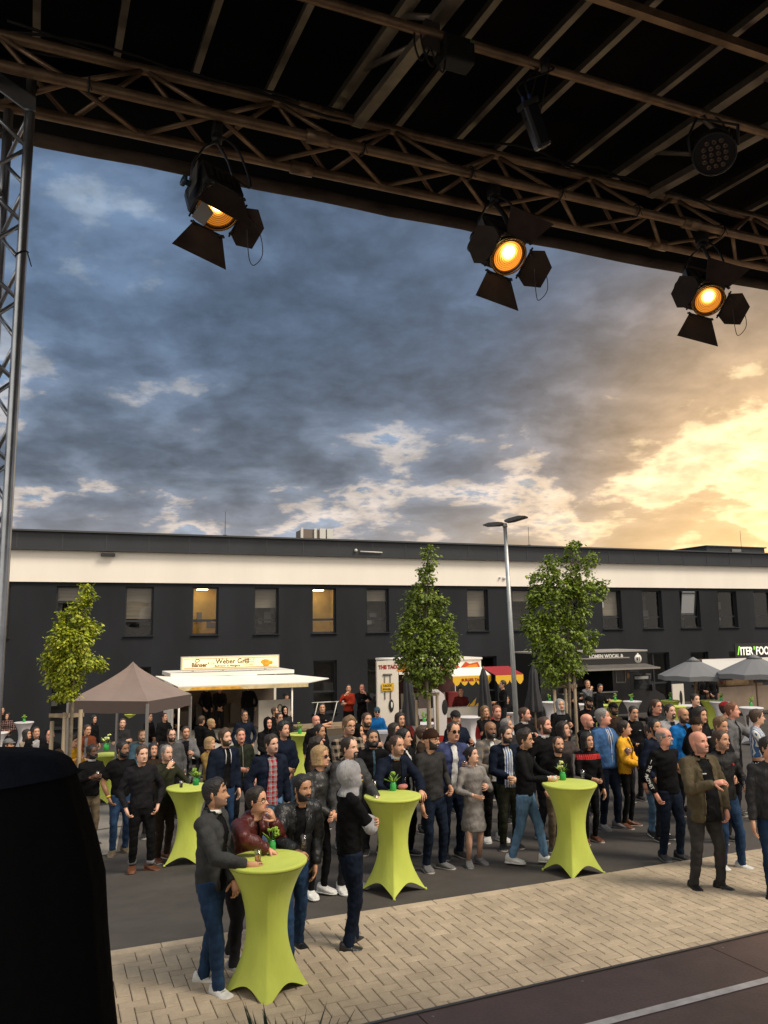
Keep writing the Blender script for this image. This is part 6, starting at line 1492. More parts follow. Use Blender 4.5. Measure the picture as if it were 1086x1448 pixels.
    if hair == 'cap':
        hair_patch('hair', lambda Z_, P_: ss(Z_, line_short(P_), line_short(P_)+.05), lambda Z_, P_: .025+0*Z_, hm, 0.0)
        c_ = hair_patch('cap', lambda Z_, P_: ss(Z_, .685, .70), lambda Z_, P_: .06+.02*ss(Z_, .85, 1), cloth(hood or (.015, .016, .02), 'plain'), .6)
        mb2 = MB(); n_ = 9; top_ = []; 
        for i in range(n_):
            a = -1.0+2.0*i/(n_-1); top_.append((a, .46)); 
        vs = []
        for a, r_ in top_: vs.append(hp(math.sin(a)*.33, math.cos(a)*.43, .70)); vs.append(hp(math.sin(a)*.36, math.cos(a)*.46+.27*math.cos(a*1.4), .64))
        vs2 = [v-Rh @ Vector((0, 0, .02*hh)) for v in vs]; o_ = len(vs); al = vs+vs2
        fs = []
        for i in range(n_-1): fs += [(2*i, 2*i+1, 2*i+3, 2*i+2), (o_+2*i, o_+2*i+2, o_+2*i+3, o_+2*i+1), (2*i+1, o_+2*i+1, o_+2*i+3, 2*i+3)]
        mb2.add(al, fs, 0, True); m3 = mb2.build('cap_visor', cloth(hood or (.015, .016, .02), 'plain'), t); m3.parent = c_
    if hair in ('hood', 'scarf'):
        hc_ = cloth(hood or (.02, .02, .022), 'plain')
        front = .62 if hair == 'hood' else .60
        def mask(Z_, P_):
            e = np.interp(Z_, [-.35, -.05, .1, .5, .8, .9], [.0, .15, .55, .78, .62, .0]); return np.maximum(ss(P_, e, e+.12), ss(Z_, .86, .9))
        hair_patch('hood' if hair == 'hood' else 'headscarf', mask, lambda Z_, P_: .085+.05*ss(np.abs(P_), 1.5, 3)+.10*ss(.1-Z_, 0, .35), hc_, -.34, None, 30)
    if hood and hair not in ('beanie', 'cap', 'hood', 'scarf'):    # hood lying on the shoulders
        mbh = MB(); pts = []
        for i in range(15):
            a = -2.35+4.7*i/14; pts.append(B(math.sin(a)*.058, -math.cos(a)*.052-.012, .838+(-.018 if abs(a) < 1.2 else -.012*abs(a))))
        mbh.tube(pts, [(.020*s*(1.0 if 2 < i < 12 else .6), .017*s) for i in range(15)], 8); mbh.ball(B(0, -.075, .805), (.05*s, .028*s, .035*s), 12, 8)
        mbh.build('hood', cloth(hood, 'plain'), t)
    # ---- beard
    if beard:
        th = {'stubble': .008, 'short': .022, 'full': .055, 'goatee': .02, 'moustache': .03}[beard]
        def mask(Z_, P_):
            lo = ss(Z_, -.06, -.02); side_top = np.interp(P_, [0, .25, .5, 1.0, 1.45], [.15, .27, .27, .33, .50])
            m1 = ss(side_top-Z_, 0, .04)*lo*ss(1.5-P_, 0, .15); m2 = ss(.30-Z_, 0, .03)*ss(Z_, .245, .26)*ss(.5-P_, 0, .1)
            mo = (1-ss(Z_, .165, .18)*ss(.25-Z_, 0, .01)*ss(.30-P_, 0, .06))
            if beard == 'goatee': m1 = m1*ss(.55-P_, 0, .15)
            if beard == 'moustache': m1 = m1*0
            return np.maximum(m1*mo, m2)
        bm_ = hairm(hc) if beard != 'stubble' else mat('stubble_'+tone, tuple(c*.42 for c in skin(tone).node_tree.nodes['Principled BSDF'].inputs['Base Color'].default_value[:3]) if False else {'light': (.26, .15, .10), 'fair': (.34, .20, .14), 'tan': (.19, .105, .07), 'brown': (.10, .055, .035), 'dark': (.045, .025, .018), 'pink': (.34, .18, .13)}[tone], .7)
        hair_patch('beard', mask, lambda Z_, P_: th+0*Z_, bm_, -.08, None, 34, 64)
    if glasses:
        mb2 = MB(); gm = [mat('glasses_frame', (.012, .01, .01), .35), mat('dark_lens', (.02, .014, .012), .1, spec=.8)]
        for sx in (1, -1):
            c = (sx*.155, .44, .49); pts = [hp(c[0]+math.cos(a)*.115, c[1]-.035*abs(c[0]+math.cos(a)*.115)/.27*1.6, c[2]+math.sin(a)*.085) for a in [i*math.pi/5 for i in range(10)]]
            mb2.ring(pts, .012*hh, 5)
            if glasses == 'sun': mb2.add(pts, [tuple(range(10))], 1)
            mb2.tube([hp(sx*.27, .39, .50), hp(sx*.345, .22, .50), hp(sx*.36, -.06, .48)], .011*hh, 5)
        mb2.tube([hp(-.045, .445, .5), hp(.045, .445, .5)], .012*hh, 5)
        mb2.build('glasses', gm, t)
    # ---- shoes
    for (Hp, K, A, fd, fa) in legs:
        M3 = rotz(R(fa)); mb2 = MB(); mbs = MB(); L_ = .15*s; z0 = A.z-.048*s
        prof = [(-.30, .020, .060), (-.26, .027, .075), (-.12, .029, .078), (.05, .030, .062), (.25, .034, .046), (.45, .036, .036), (.60, .030, .028), (.68, .015, .018)]
        def sec(list_, zb, zt, mbx, mat_=0, grow=0, smooth=True):
            vs = []; n_ = 12
            for (yy, hw, top_) in list_:
                for j in range(n_):
                    a = 2*math.pi*j/n_; cx_ = math.cos(a); sz_ = math.sin(a)
                    zt_ = top_*s*.9 if zt is None else zt
                    q = Vector((math.copysign(abs(cx_)**.6, cx_)*(hw*s+grow), yy*L_+(grow*2 if yy > .6 else (-grow*2 if yy < -.28 else 0)), (zb+zt_)/2+sz_*(zt_-zb)/2)); vs.append(M3 @ q+Vector((A.x, A.y, z0)))
            k_ = len(list_); fs = [(i*n_+j, i*n_+(j+1) % n_, (i+1)*n_+(j+1) % n_, (i+1)*n_+j) for i in range(k_-1) for j in range(n_)]+[tuple(range(n_))[::-1], tuple((k_-1)*n_+j for j in range(n_))]
            mbx.add(vs, fs, mat_, smooth)
        sec(prof, .006*s, None, mb2); sec(prof, .0, .015*s, mbs, 0, .0025*s)
        so = mb2.build('shoe', cloth(shoes, 'leather' if sum(shoes) < .3 else 'plain'), t)
        mbs.build('sole', mat('sole_%d' % int(sole[0]*100), sole, .6), so)
        if lod == 0:
            ml = MB()
            for q_ in range(4):
                yy = .02+.075*q_; zz_ = np.interp(yy, [.0, .05, .25, .45], [.060, .060, .047, .037])*s*.9+.001*s; hw = .017*s
                ml.tube([M3 @ Vector((-hw, yy*L_, zz_-.006*s))+Vector((A.x, A.y, z0)), M3 @ Vector((0, yy*L_, zz_))+Vector((A.x, A.y, z0)), M3 @ Vector((hw, yy*L_, zz_-.006*s))+Vector((A.x, A.y, z0))], .0022*s, 5)
            lc = .75 if sum(shoes) < 1.2 else .35; ml.build('laces', mat('lace_%d' % int(lc*10), (shoes[0]*lc, shoes[1]*lc, shoes[2]*lc) if lc < .5 else (.05, .05, .05), .8), so)
    # ---- trousers / skirt
    if pants is not None:
        mb2 = MB()
        pr = [(.44, .055*w, .05, 0), (.475, .080*w, .060, 0), (.51, .088*w, .064+belly*.4, belly*.2), (pants_top, .084*w, .062+belly*.6, belly*.35), (pants_top+.01, .080*w, .058+belly*.5, belly*.35)]
        mb2.tube([B(0, p_[3], p_[0]) for p_ in pr], [(p_[1]*s, p_[2]*s) for p_ in pr], 20, ref=(0, 1, 0))
        for (Hp, K, A, fd, fa) in legs:
            fit = .85 if female else 1.0
            e = A+Vector((0, 0, (.0 if not cuffs else .022)*s)); e = e+Vector((0, 0, -.012*s))
            mb2.tube([Hp+Vector((0, 0, .02*s)), Hp.lerp(K, .35), Hp.lerp(K, .8), K, K.lerp(A, .35), K.lerp(A, .8), e], [.054*s*fit*w**.5, .052*s*fit*w**.5, .041*s*fit, .038*s*fit, .037*s*fit, .031*s*fit, .031*s*fit], 12)
            if cuffs: mc = MB(); mc.tube([e+Vector((0, 0, -.002*s)), e+Vector((0, 0, .03*s))], [.034*s, .034*s], 14); mc.build('cuff', cloth(cuffs, 'denim'), t)
        pm = cloth(*pants)
        def fn(me, pm=pm):
            me.materials.clear(); me.materials.append(pm); me.name = 'trousers'; wrinkle(me, s, .010, 5.5); new_obj('trousers', me, t)
        remeshed(mb2, vox, 3, fn)
    # ---- top garment
    mb2 = MB(); hz_ = hem
    ch = 1.06 if female else 1.0
    pr = [(hz_, .092*w, .068+belly*.75, belly*.45), (min(.56, hz_+.05), .090*w, .068+belly, belly*.6), (.61, .086*w*(.92 if female else 1), .064+belly*.9, belly*.5), (.68, .090*w, .066+belly*.4, belly*.25), (.735, .094*w, .070*ch, .004), (.775, .088*w**.5, .064, 0), (.800, .072, .052, -.006), (.822, .052, .045, -.008), (.838, .040, .040, -.006), (.848, .037, .038, -.004)]
    if skirt:
        pr = [(.285, .118*w, .10, 0), (.36, .115*w, .098, 0), (.44, .106*w, .088, 0), (.50, .092*w, .07, 0)]+pr[1:]
    mb2.tube([B(0, p_[3], p_[0]) for p_ in pr], [(p_[1]*s, p_[2]*s) for p_ in pr], 22, ref=(0, 1, 0))
    for nm in 'RL':
        S, E, W, curl, pn = pose[nm]; inn = B(0, -.005, .775)
        k_ = 1.12 if top[1] in ('puffer', 'leather') else 1.0
        mb2.ball(S, .037*s*k_, 12, 8); nk = B(0, -.008, .828); mb2.tube([nk, nk.lerp(S, .55)+Vector((0, 0, .000*s)), S], [.034*s, .032*s, .030*s], 10)
        if sleeve == 'short': mb2.tube([inn.lerp(S, .4), S, S.lerp(E, .45), S.lerp(E, .78)], [.043*s, .037*s, .035*s, .036*s], 12)
        else:
            e = E.lerp(W, .97); mb2.tube([inn.lerp(S, .4), S, S.lerp(E, .5), E, E.lerp(W, .4), e], [.043*s, .037*s*k_, .034*s*k_, .031*s*k_, .029*s*k_, .0225*s*k_], 12)
            mb2.ball(E, .031*s*k_, 10, 7)
    tm = cloth(*top); um = cloth(*under) if under else None
    def fn2(me, tm=tm, um=um):
        me.materials.clear(); wrinkle(me, s, .014, 4.6)
        if um is None:
            me.materials.append(tm); me.name = 'top'; new_obj('sweater' if top[1] in ('plain', 'knit') else 'shirt', me, t); return
        c = centers(me)/s; lx = np.array([shear(z)[0] for z in c[:, 2]]); ly = np.array([shear(z)[1] for z in c[:, 2]])
        wv = opening*np.interp(c[:, 2], [.48, .62, .76, .84], [1.15, .9, .75, .85]); x_ = c[:, 0]-lx; y_ = c[:, 1]-ly
        front_ = (y_ > .03) if True else None
        arms_in = np.zeros(len(c), bool)
        for nm in 'RL':          # keep the sleeves whole where they cross the chest
            S, E, W, _, _ = pose[nm]
            for (a, b, r_) in ((S, E, .040), (E, W, .036)):
                a = np.array(a)/s; b = np.array(b)/s; ab = b-a; q = c-a; tt = np.clip((q @ ab)/(ab @ ab), 0, 1); dd = np.linalg.norm(q-tt[:, None]*ab, axis=1); arms_in |= dd < r_
        op = (np.abs(x_) < wv) & front_ & ~arms_in
        op2 = (np.abs(x_) < wv+.022) & (y_ > .02) & ~arms_in
        op2 |= (c[:, 2] > .835); op |= (c[:, 2] > .842) & (y_ > -.01)
        def snap(m_, wd):
            for v in m_.vertices:
                q = v.co/s; a_, b_ = shear(q.z)
                if q.y-b_ > .028 and .46 < q.z < .835:
                    w_ = wd(q.z); x0 = q.x-a_
                    if abs(abs(x0)-w_) < vox/s*1.25: v.co.x = (a_+math.copysign(w_, x0))*s
        wz = lambda z_: opening*float(np.interp(z_, [.48, .62, .76, .84], [1.15, .9, .75, .85]))
        sm_ = split_faces(me, op2, 0.0); sm_.materials.append(um); new_obj('shirt', sm_, t)
        jm_ = split_faces(me, ~op, .0055*s); jm_.materials.append(tm); snap(jm_, wz); j_ = new_obj('jacket', jm_, t)
        sol = j_.modifiers.new('thickness', 'SOLIDIFY'); sol.thickness = .006*s; sol.offset = -.4
    remeshed(mb2, vox, 4, fn2)
    if collar:
        mbc = MB(); vs = []; n_ = 20
        for i in range(n_+1):
            a = -2.7+5.4*i/n_+math.pi; a2 = math.sin(a); b2 = math.cos(a)
            for (z_, r_) in ((.836, 1.0), (.857, .93), (.862, .98), (.846, 1.14)):
                vs.append(B(a2*.043*r_, b2*.041*r_*-1-.004 if False else b2*.042*r_-.006, z_ - (.010 if b2 > .3 else 0)))
        # ring open at the front
        mbc.add(vs, [(i*4+j, i*4+j+1, (i+1)*4+j+1, (i+1)*4+j) for i in range(n_) for j in range(3)], 0, True)
        mbc.build('collar', cloth(collar, 'plain'), t)
    if cup:
        kind_, hand_ = cup[0], cup[1]; hpt = pose[hand_+'h']; wp = t.matrix_world if False else None
        CUPS.append((kind_, Vector(pos)+rotz(yaw) @ Vector(hpt), cup[2]))
    for e in extras: e(t, B, pose, s, hp, legs)
    return t, B, pose
CUPS = []
def wrinkle(me, s, amp, fr):
    n = len(me.vertices); co = np.empty(n*3); me.vertices.foreach_get('co', co); co = co.reshape(-1, 3)
    no = np.empty(n*3); me.vertices.foreach_get('normal', no); no = no.reshape(-1, 3)
    x, y, z = co[:, 0]*6, co[:, 1]*6, co[:, 2]*6
    k = len(me.vertices) % 97*.31
    w = np.sin(z*fr*1.3+3*np.sin(x*1.7+k)+2*np.sin(y*2.1+k))*.5+np.sin(z*fr*.55+x*2.6-y*2.2+k*2)*.5+.4*np.sin(z*fr*2.7+x*4+k)*np.sin(y*5+x*3)
    co += no*(w*amp*.55)[:, None]; me.vertices.foreach_set('co', co.ravel()); me.update()
# ================================================================== the crowd
K = dict(blk=(.0045, .0045, .005), nvy=(.006, .010, .022), dgy=(.020, .020, .022), mgy=(.065, .065, .068), gry=(.13, .13, .135), lgy=(.30, .30, .31), wht=(.60, .60, .58), olv=(.022, .024, .014), jean=(.016, .038, .085), ljean=(.085, .16, .26), djean=(.006, .011, .024), kha=(.11, .085, .055), brn=(.028, .018, .012), red=(.30, .03, .012), maroon=(.07, .010, .008), rust=(.13, .035, .015), yel=(.72, .36, .012), blu=(.05, .12, .27), cyan=(.01, .14, .42), tan=(.24, .19, .14), pink=(.34, .18, .18), teal=(.05, .10, .14), shoe_br=(.10, .035, .014), olive2=(.085, .068, .040), lbl=(.30, .38, .50), mblu=(.04, .05, .12))
c = lambda n, k='plain', n2=None: (K[n] if isinstance(n, str) else n, k) if n2 is None else (K[n] if isinstance(n, str) else n, k, K[n2] if isinstance(n2, str) else n2)
GRP = 'people in the crowd watching the stage'
NP_ = [0]
def W(label, hx, hy, h=1.78, face=28, head=40, **k):
    p = head_ground(hx, hy, h); _go(label, p, h, face, head, hx, **k)
def S(label, hx, hy, fx, fy, face, head, **k):
    """position from the feet seen at (fx, fy), height from the crown at hy"""
    fx = fx*.45+hx*.55; p = gground(fx, fy); r = plane_hit(hx, hy, p, Vector((0, 1, 0))); h = min(1.97, r.z-p.z); lo = 1.60 if k.get('female') else 1.70
    if h < lo: p = p.lerp(head_ground(hx, hy, lo), .5); r = plane_hit(hx, hy, p, Vector((0, 1, 0))); p.z = gz(p.x, p.y); h = max(lo-.08, r.z-p.z)
    _go(label, p, h, face, head, hx, **k)
def _go(label, p, h, face, head, hx, **k):
    d = (p-CAM).length; k.setdefault('lod', 0 if d < 9.5 else (1 if d < 14 else 2)); k.setdefault('group', GRP)
    for q in ('top', 'pants', 'under'):
        v = k.get(q)
        if isinstance(v, str): k[q] = c(v)
    for q in ('shoes', 'hood', 'collar', 'cuffs'):
        if isinstance(k.get(q), str): k[q] = K[k[q]]
    if isinstance(k.get('sole'), str): k['sole'] = K[k['sole']]
    NP_[0] += 1; rd = random.Random(NP_[0]*7)
    k.setdefault('side', rd.uniform(-.05, .05)); k.setdefault('roll', rd.uniform(-5, 5)); k.setdefault('pitch', rd.uniform(-4, 7)); k.setdefault('smile', rd.random() < .35)
    if face == 28: face = 28+rd.uniform(-16, 22)
    if 'ra' not in k and 'la' not in k: k['ra'], k['la'] = rd.choice([('down', 'holdlow'), ('pocket', 'pocket'), ('cross', 'cross2'), ('clasp', 'clasp'), ('down', 'hold'), ('front', 'down'), ('pocket', 'down'), ('holdlow', 'pocket'), ('clap', 'clap')])
    person(label, p, h, face, head, **k)
def wrist_band(col, hand='R'):
    def fn(t, B, pose, s, hp, legs):
        S_, E, Wr, _, _ = pose[hand]; a = Wr.lerp(E, .04); b = Wr.lerp(E, .13); mb = MB(); mb.tube([a, b], [.0205*s, .0225*s], 14); mb.build('wristband', mat('band_%d' % int(col[0]*100), col, .5), t)
    return fn
def headshades(t, B, pose, s, hp, legs):
    mb = MB()
    for sx in (1, -1):
        pts = [hp(sx*.15+math.cos(a)*.11, .40, .80+math.sin(a)*.07) for a in [i*math.pi/5 for i in range(10)]]; mb.add(pts, [tuple(range(10))], 0)
    mb.build('sunglasses', mat('dark_lens', (.02, .014, .012), .1), t)
def chest_mark(col, x=-.04, z=.745, w=.022, hgt=.008):
    def fn(t, B, pose, s, hp, legs):
        mb = MB(); mb.box(B(x, .072, z), (w*s, .012*s, hgt*s)); mb.build('chest_mark', mat('mark_%d' % int(col[0]*100), col, .6), t)
    return fn
def draw_strings(col):
    def fn(t, B, pose, s, hp, legs):
        for sx in (-1, 1):
            mb = MB(); mb.tube([B(sx*.022, .050, .835), B(sx*.024, .076, .79), B(sx*.026, .080, .72)], .0035*s, 5); mb.build('drawstring', mat('cord_%d' % int(col[0]*100), col, .7), t)
    return fn
def zip_line(col, w=.004):
    def fn(t, B, pose, s, hp, legs):
        mb = MB(); mb.tube([B(0, .050, .83), B(0, .076, .77), B(0, .080, .72), B(0, .077, .62), B(0, .078, .52)], w*s, 5); mb.build('zip', mat('zip_%d' % int(col[0]*100), col, .5), t)
    return fn
def inner_tee(t, B, pose, s, hp, legs):
    mb = MB(); mb.tube([B(0, .002, .835), B(0, .002, .855)], [(.041*s, .041*s), (.036*s, .037*s)], 16, ref=(0, 1, 0)); mb.build('neckline', mat('tee_white', (.6, .6, .58), .8), t)

def sleeve_text(t, pose, s):
    S_, E, Wr, _, _ = pose['R']; m = mat('print_white', (.55, .55, .53), .7)
    for (a, b, word, n) in ((S_.lerp(E, .25), S_.lerp(E, .45), '|', 0), (S_.lerp(E, .55), Wr.lerp(E, .3), 'THE PROPHET', 1)):
        x = (b-a).normalized(); out = Vector((.75, .65, 0)); out = (out-x*out.dot(x)).normalized(); y = out.cross(x)
        if n == 0: mb = MB(); mb.tube([a+out*.0375*s, b+out*.0375*s], [(.006*s, .002*s)]*2, 6); mb.build('sleeve_print', m, t); continue
        chars = list(word); L_ = len(chars)
        for i, ch in enumerate(chars):
            if ch == ' ': continue
            f = (i+.5)/L_; pth = [S_.lerp(E, .5), E, Wr.lerp(E, .25)]; l0 = (pth[1]-pth[0]).length; l1 = (pth[2]-pth[1]).length; q = f*(l0+l1)
            if q < l0: p = pth[0].lerp(pth[1], q/l0); xx = (pth[1]-pth[0]).normalized()
            else: p = pth[1].lerp(pth[2], (q-l0)/l1); xx = (pth[2]-pth[1]).normalized()
            oo = (Vector((.62, .78, 0))-xx*Vector((.62, .78, 0)).dot(xx)).normalized(); yy = oo.cross(xx)
            mt = basis(xx, yy, oo, p+oo*.0365*s-yy*.012*s-xx*.010*s); text_mesh('sleeve_letter', ch,   .034*s, mt, m, t, .002, 'LEFT', .0012)
def grey_sleeves(t, B, pose, s, hp, legs):
    for q in 'RL':
        S_, E, Wr, _, _ = pose[q]; mb = MB(); mb.tube([S_.lerp(E, .80), E, E.lerp(Wr, .45), E.lerp(Wr, .98)], [.038*s, .040*s, .037*s, .029*s], 14); mb.ball(E, .040*s, 12, 8); o = mb.build('grey_sleeve', cloth(K['lgy'], 'plain'), t)

# ---- nearest table
S('man in charcoal jacket, jeans and white sneakers, one hand on the nearest table', 303, 1102, 288, 1402, 78, 88, ra=((.105, .225, .628), (.7, -.7, -.6), 1.1, (-1, 0, 0)), la=((.0, .12, .52), (1, -.6, 0), .7, (-1, 0, 0)), top=c((.040, .041, .041), 'knit'), under=c('blk'), opening=.042, pants=c('jean', 'denim'), shoes=K['wht'], sole='wht', tone='tan', hair='crew', hc='black', beard='stubble', wide=1.06, feet=((.075, .09, -25), (-.05, -.05, 12)), collar='blk', extras=(inner_tee, headshades), hem=.475, cup=('juice', 'R', 'glass of orange juice held at the left side of the nearest table'))
S('man in dark red leather jacket and glasses leaning on the nearest table', 338, 1108, 322, 1356, 62, 72, lean=.30, ra=((.11, .23, .70), (.9, -.4, .5), .9, (0, 0, -1)), la=((.035, .125, .822), (.3, .9, -1), 1.3, (-.4, -1, 0)), top=c('maroon', 'leather'), under=c('blk'), opening=.018, pants=c('dgy', 'denim'), shoes=K['lgy'], sole='wht', tone='light', hair='crew', hc='dark', glasses='clear', collar='maroon', feet=((.06, .05, -10), (-.06, -.08, 10)))
S('smiling bearded man in black jacket with yellow wristband behind the nearest table', 403, 1093, 424, 1352, 22, 45, side=-.10, lean=.12, ra=((.06, .235, .63), (.9, -.5, -.4), 1.0, (-.6, 0, -1)), la='down', top=c((.010, .011, .012), 'leather'), under=c('blk'), opening=.04, pants=c('jean', 'denim'), shoes='blk', tone='tan', hair='crew', hc='black', beard='short', extras=(wrist_band((.70, .60, .02)),), pitch=-4, feet=((.05, .14, -10), (-.06, -.06, 10)), cup=('dark', 'R', 'dark drink glass held beside the yellow wristband on the nearest table'))
S('blonde woman in sunglasses and black leather jacket with clasped hands', 445, 1056, 456, 1266, 52, 66, female=True, ra='clasp', la='clasp', top=c((.020, .021, .021), 'leather'), pants='blk', shoes=K['wht'], sole='wht', tone='light', hair='bob', hc='blond', glasses='sun')
S('person in grey hood and black t-shirt, arms crossed, seen from behind', 497, 1077, 493, 1344, 112, 118, ra='cross', la='cross2', top=c('blk'), pants=c('djean', 'denim'), shoes=K['dgy'], sole='tan', hair='hood', hood='lgy', extras=(grey_sleeves,), feet=((.05, -.02, -20), (-.05, .05, 40)), wide=1.06)
# ---- middle table
S('man in dark grey hoodie, brown beanie and glasses beside the middle table', 607, 1032, 622, 1230, 35, 58, side=.04, ra='down', la=((.125, .06, .58), (.5, -.8, 0), .9, (-1, 0, 0)), top=c((.030, .029, .029), 'knit'), hood=(.030, .014, .008), pants=c('djean', 'denim'), shoes=K['gry'], sole='lgy', tone='light', hair='beanie', hc='dark', beard='short', glasses='clear', wide=1.08, feet=((.06, .0, -18), (-.07, .02, 25)))
W('man in navy blazer over black sweater leaning on the middle table, receding hair', 553, 1038, 1.76, 20, 45, lean=.12, ra='table', la='table', top='nvy', under='blk', opening=.05, pants='blk', tone='light', hair='receding', hc='brown', beard='stubble', extras=(inner_tee,), collar='lbl')
W('man in black suit and white shirt directly behind the navy blazer man', 571, 1030, 1.76, 55, 70, top='blk', under='wht', opening=.022, pants='blk', shoes='blk', tone='light', hair='short', hc='black', collar='wht')
S('woman in grey wrap coat with pale scarf, folded hands and a blue shoulder bag', 666, 1056, 678, 1208, 28, 50, female=True, skirt=True, pants=None, ra='front', la='hold', top=c((.21, .195, .185), 'plain'), hair='tied', hc='black', tone='fair', shoes=K['gry'], sole='gry', pitch=8, collar=(.42, .33, .30))
t = thing('shoulder_bag', 'blue leather shoulder bag hanging at the grey coat woman’s side', 'bag', head_ground(652, 1118, .84)+Vector((0, 0, .84))); mb = MB(); mb.prism([Vector((x, -.05, z)) for x, z in ((-.17, -.18), (.15, -.28), (.17, -.02), (.12, .03), (-.12, .05))], (0, .10, 0)); mb.build('bag', cloth((.012, .05, .13), 'leather'), t); mb = MB(); mb.tube([(-.08, 0, .03), (-.02, .04, .35), (.06, .06, .52)], .006, 6); mb.tube([(.10, 0, .03), (.08, .03, .35), (.06, .06, .52)], .006, 6); mb.build('strap', M_BLACKM, t)
S('bald bearded man in beige and grey checked overshirt, black trousers and white sneakers', 690, 1020, 712, 1190, 15, 22, ra='front', la='down', top=c('tan', 'check', 'gry'), under='wht', opening=.03, pants='blk', shoes=K['wht'], sole='wht', tone='brown', hair='bald', hc='black', beard='full')
S('man in open navy jacket over blue striped shirt holding a red drink', 716, 1026, 728, 1200, 12, 35, ra='front', la='front', top=c('nvy'), under=c('wht', 'stripe', 'blu'), opening=.052, pants=c('olv'), shoes='blk', tone='fair', hair='short', hc='dark', beard='full', cup=('red', 'R', 'red drink held in front of the striped shirt'))
# ---- right table
S('man in black bomber jacket, light blue jeans and white blue sneakers at the right table', 741, 1031, 752, 1222, 68, 66, ra=((.10, .205, .655), (.8, -.5, -.8), 1.1, (-1, 0, 0)), la=((.10, .225, .63), (.8, -.5, -.8), 1.1, (-1, 0, 0)), top=c('blk'), pants=c('ljean', 'denim'), shoes=K['wht'], sole='wht', tone='light', hair='quiff', hc='dark', beard='stubble', glasses='clear', feet=((.05, -.10, 0), (-.05, .14, 5)), collar='blk', hem=.51)
W('bearded man in plain black hoodie standing right behind the right table', 784, 1041, 1.58, 8, 14, ra='pocket', la='down', top='blk', hood='blk', pants='kha', tone='light', hair='receding', hc='brown', beard='short', lean=.05)
S('woman in black jumper with a red patterned band right of the right table', 829, 1036, 845, 1186, 12, 25, female=True, ra=((.03, .15, .60), (.8, -.4, -.9), 1, (-1, 0, 0)), la='down', top=c('blk', 'band', (.45, .03, .03)), pants='blk', shoes=K['shoe_br'], tone='light', hair='long', hc='black', collar='blk')
S('grey haired man in blue zip jacket and jeans holding a small cup', 852, 1002, 874, 1172, 30, 68, ra='down', la=((.09, .18, .66), (.7, -.4, -1), 1.15, (-1, 0, 0)), top=c('blu'), hood='blu', pants=c('djean', 'denim'), shoes=K['gry'], sole='gry', tone='pink', hair='short', hc='grey', wide=1.1, belly=.012, extras=(zip_line((.6, .6, .6)), draw_strings((.6, .6, .6))), feet=((.06, 0, -15), (-.08, .03, 25)), cup=('cupw', 'L', 'small white cup held by the man in the blue zip jacket'))
W('person in orange yellow padded coat with a brown bag behind the blue jacket man', 881, 1019, 1.66, 60, 70, ra='front', la='front', top=c('yel', 'puffer'), under='blk', pants='blk', shoes=K['shoe_br'], tone='light', hair='short', hc='dark', female=True)
S('man in black long sleeve shirt with white lettering down the sleeve, glasses, dark jeans', 943, 1029, 962, 1216, 22, 48, ra=((.15, .03, .51), (.8, -1, 0), .8, (-1, 0, 0)), la='back', top='blk', pants=c('djean', 'denim'), shoes=K['dgy'], sole='gry', tone='pink', hair='fringe', hc='grey', beard='goatee', glasses='clear', extras=(lambda t, B, pose, s, hp, legs: sleeve_text(t, pose, s),), wide=1.04)
W('man in black jacket with blue trim and ripped jeans left of the lettered sleeve man', 919, 1024, 1.64, 25, 30, ra='down', la='down', top='blk', under='cyan', opening=.012, pants=c('ljean', 'denim'), shoes='blk', sole='wht', tone='light', hair='short', hc='brown', collar='cyan')
S('smiling bald man in olive blazer over black shirt, grey trousers and black shoes', 992, 1034, 1014, 1262, 18, 30, smile=True, ra=((.045, .175, .70), (.9, -.3, -.8), 1.0, (-.8, 0, -.6)), la='pocket', top=c('olive2'), under='blk', opening=.058, pants=c((.040, .038, .038), 'plain'), shoes='blk', tone='pink', hair='bald', hc='dark', beard='stubble', wide=1.15, belly=.035, hem=.455, collar='blk', feet=((.075, -.03, -12), (-.085, .03, 28)), extras=(chest_mark((.5, .5, .5), .03, .745, .03, .006),))
S('man with shaved head in black padded vest and blue jeans behind the olive blazer man', 1020, 1032, 1046, 1232, 20, 34, ra='down', la=((.08, .15, .62), (.8, -.5, -.8), 1.15, (-1, 0, 0)), top=c('blk', 'puffer'), pants=c('jean', 'denim'), shoes=K['wht'], sole='wht', tone='light', hair='buzz', hc='brown', beard='stubble', collar='blk', extras=(chest_mark((.4, .02, .03), -.045, .76, .012, .012),), feet=((.05, 0, -10), (-.09, .04, 35)), wide=1.08, cup=('clear', 'L', 'clear glass held low by the padded vest man'))
S('man in dark quilted jacket and jeans cut off by the right picture edge', 1100, 1042, 1112, 1274, -10, 20, ra='down', la='down', top=c('dgy', 'puffer'), pants=c('jean', 'denim'), shoes='blk', tone='light', hair='short', hc='dark', wide=1.15, belly=.02)
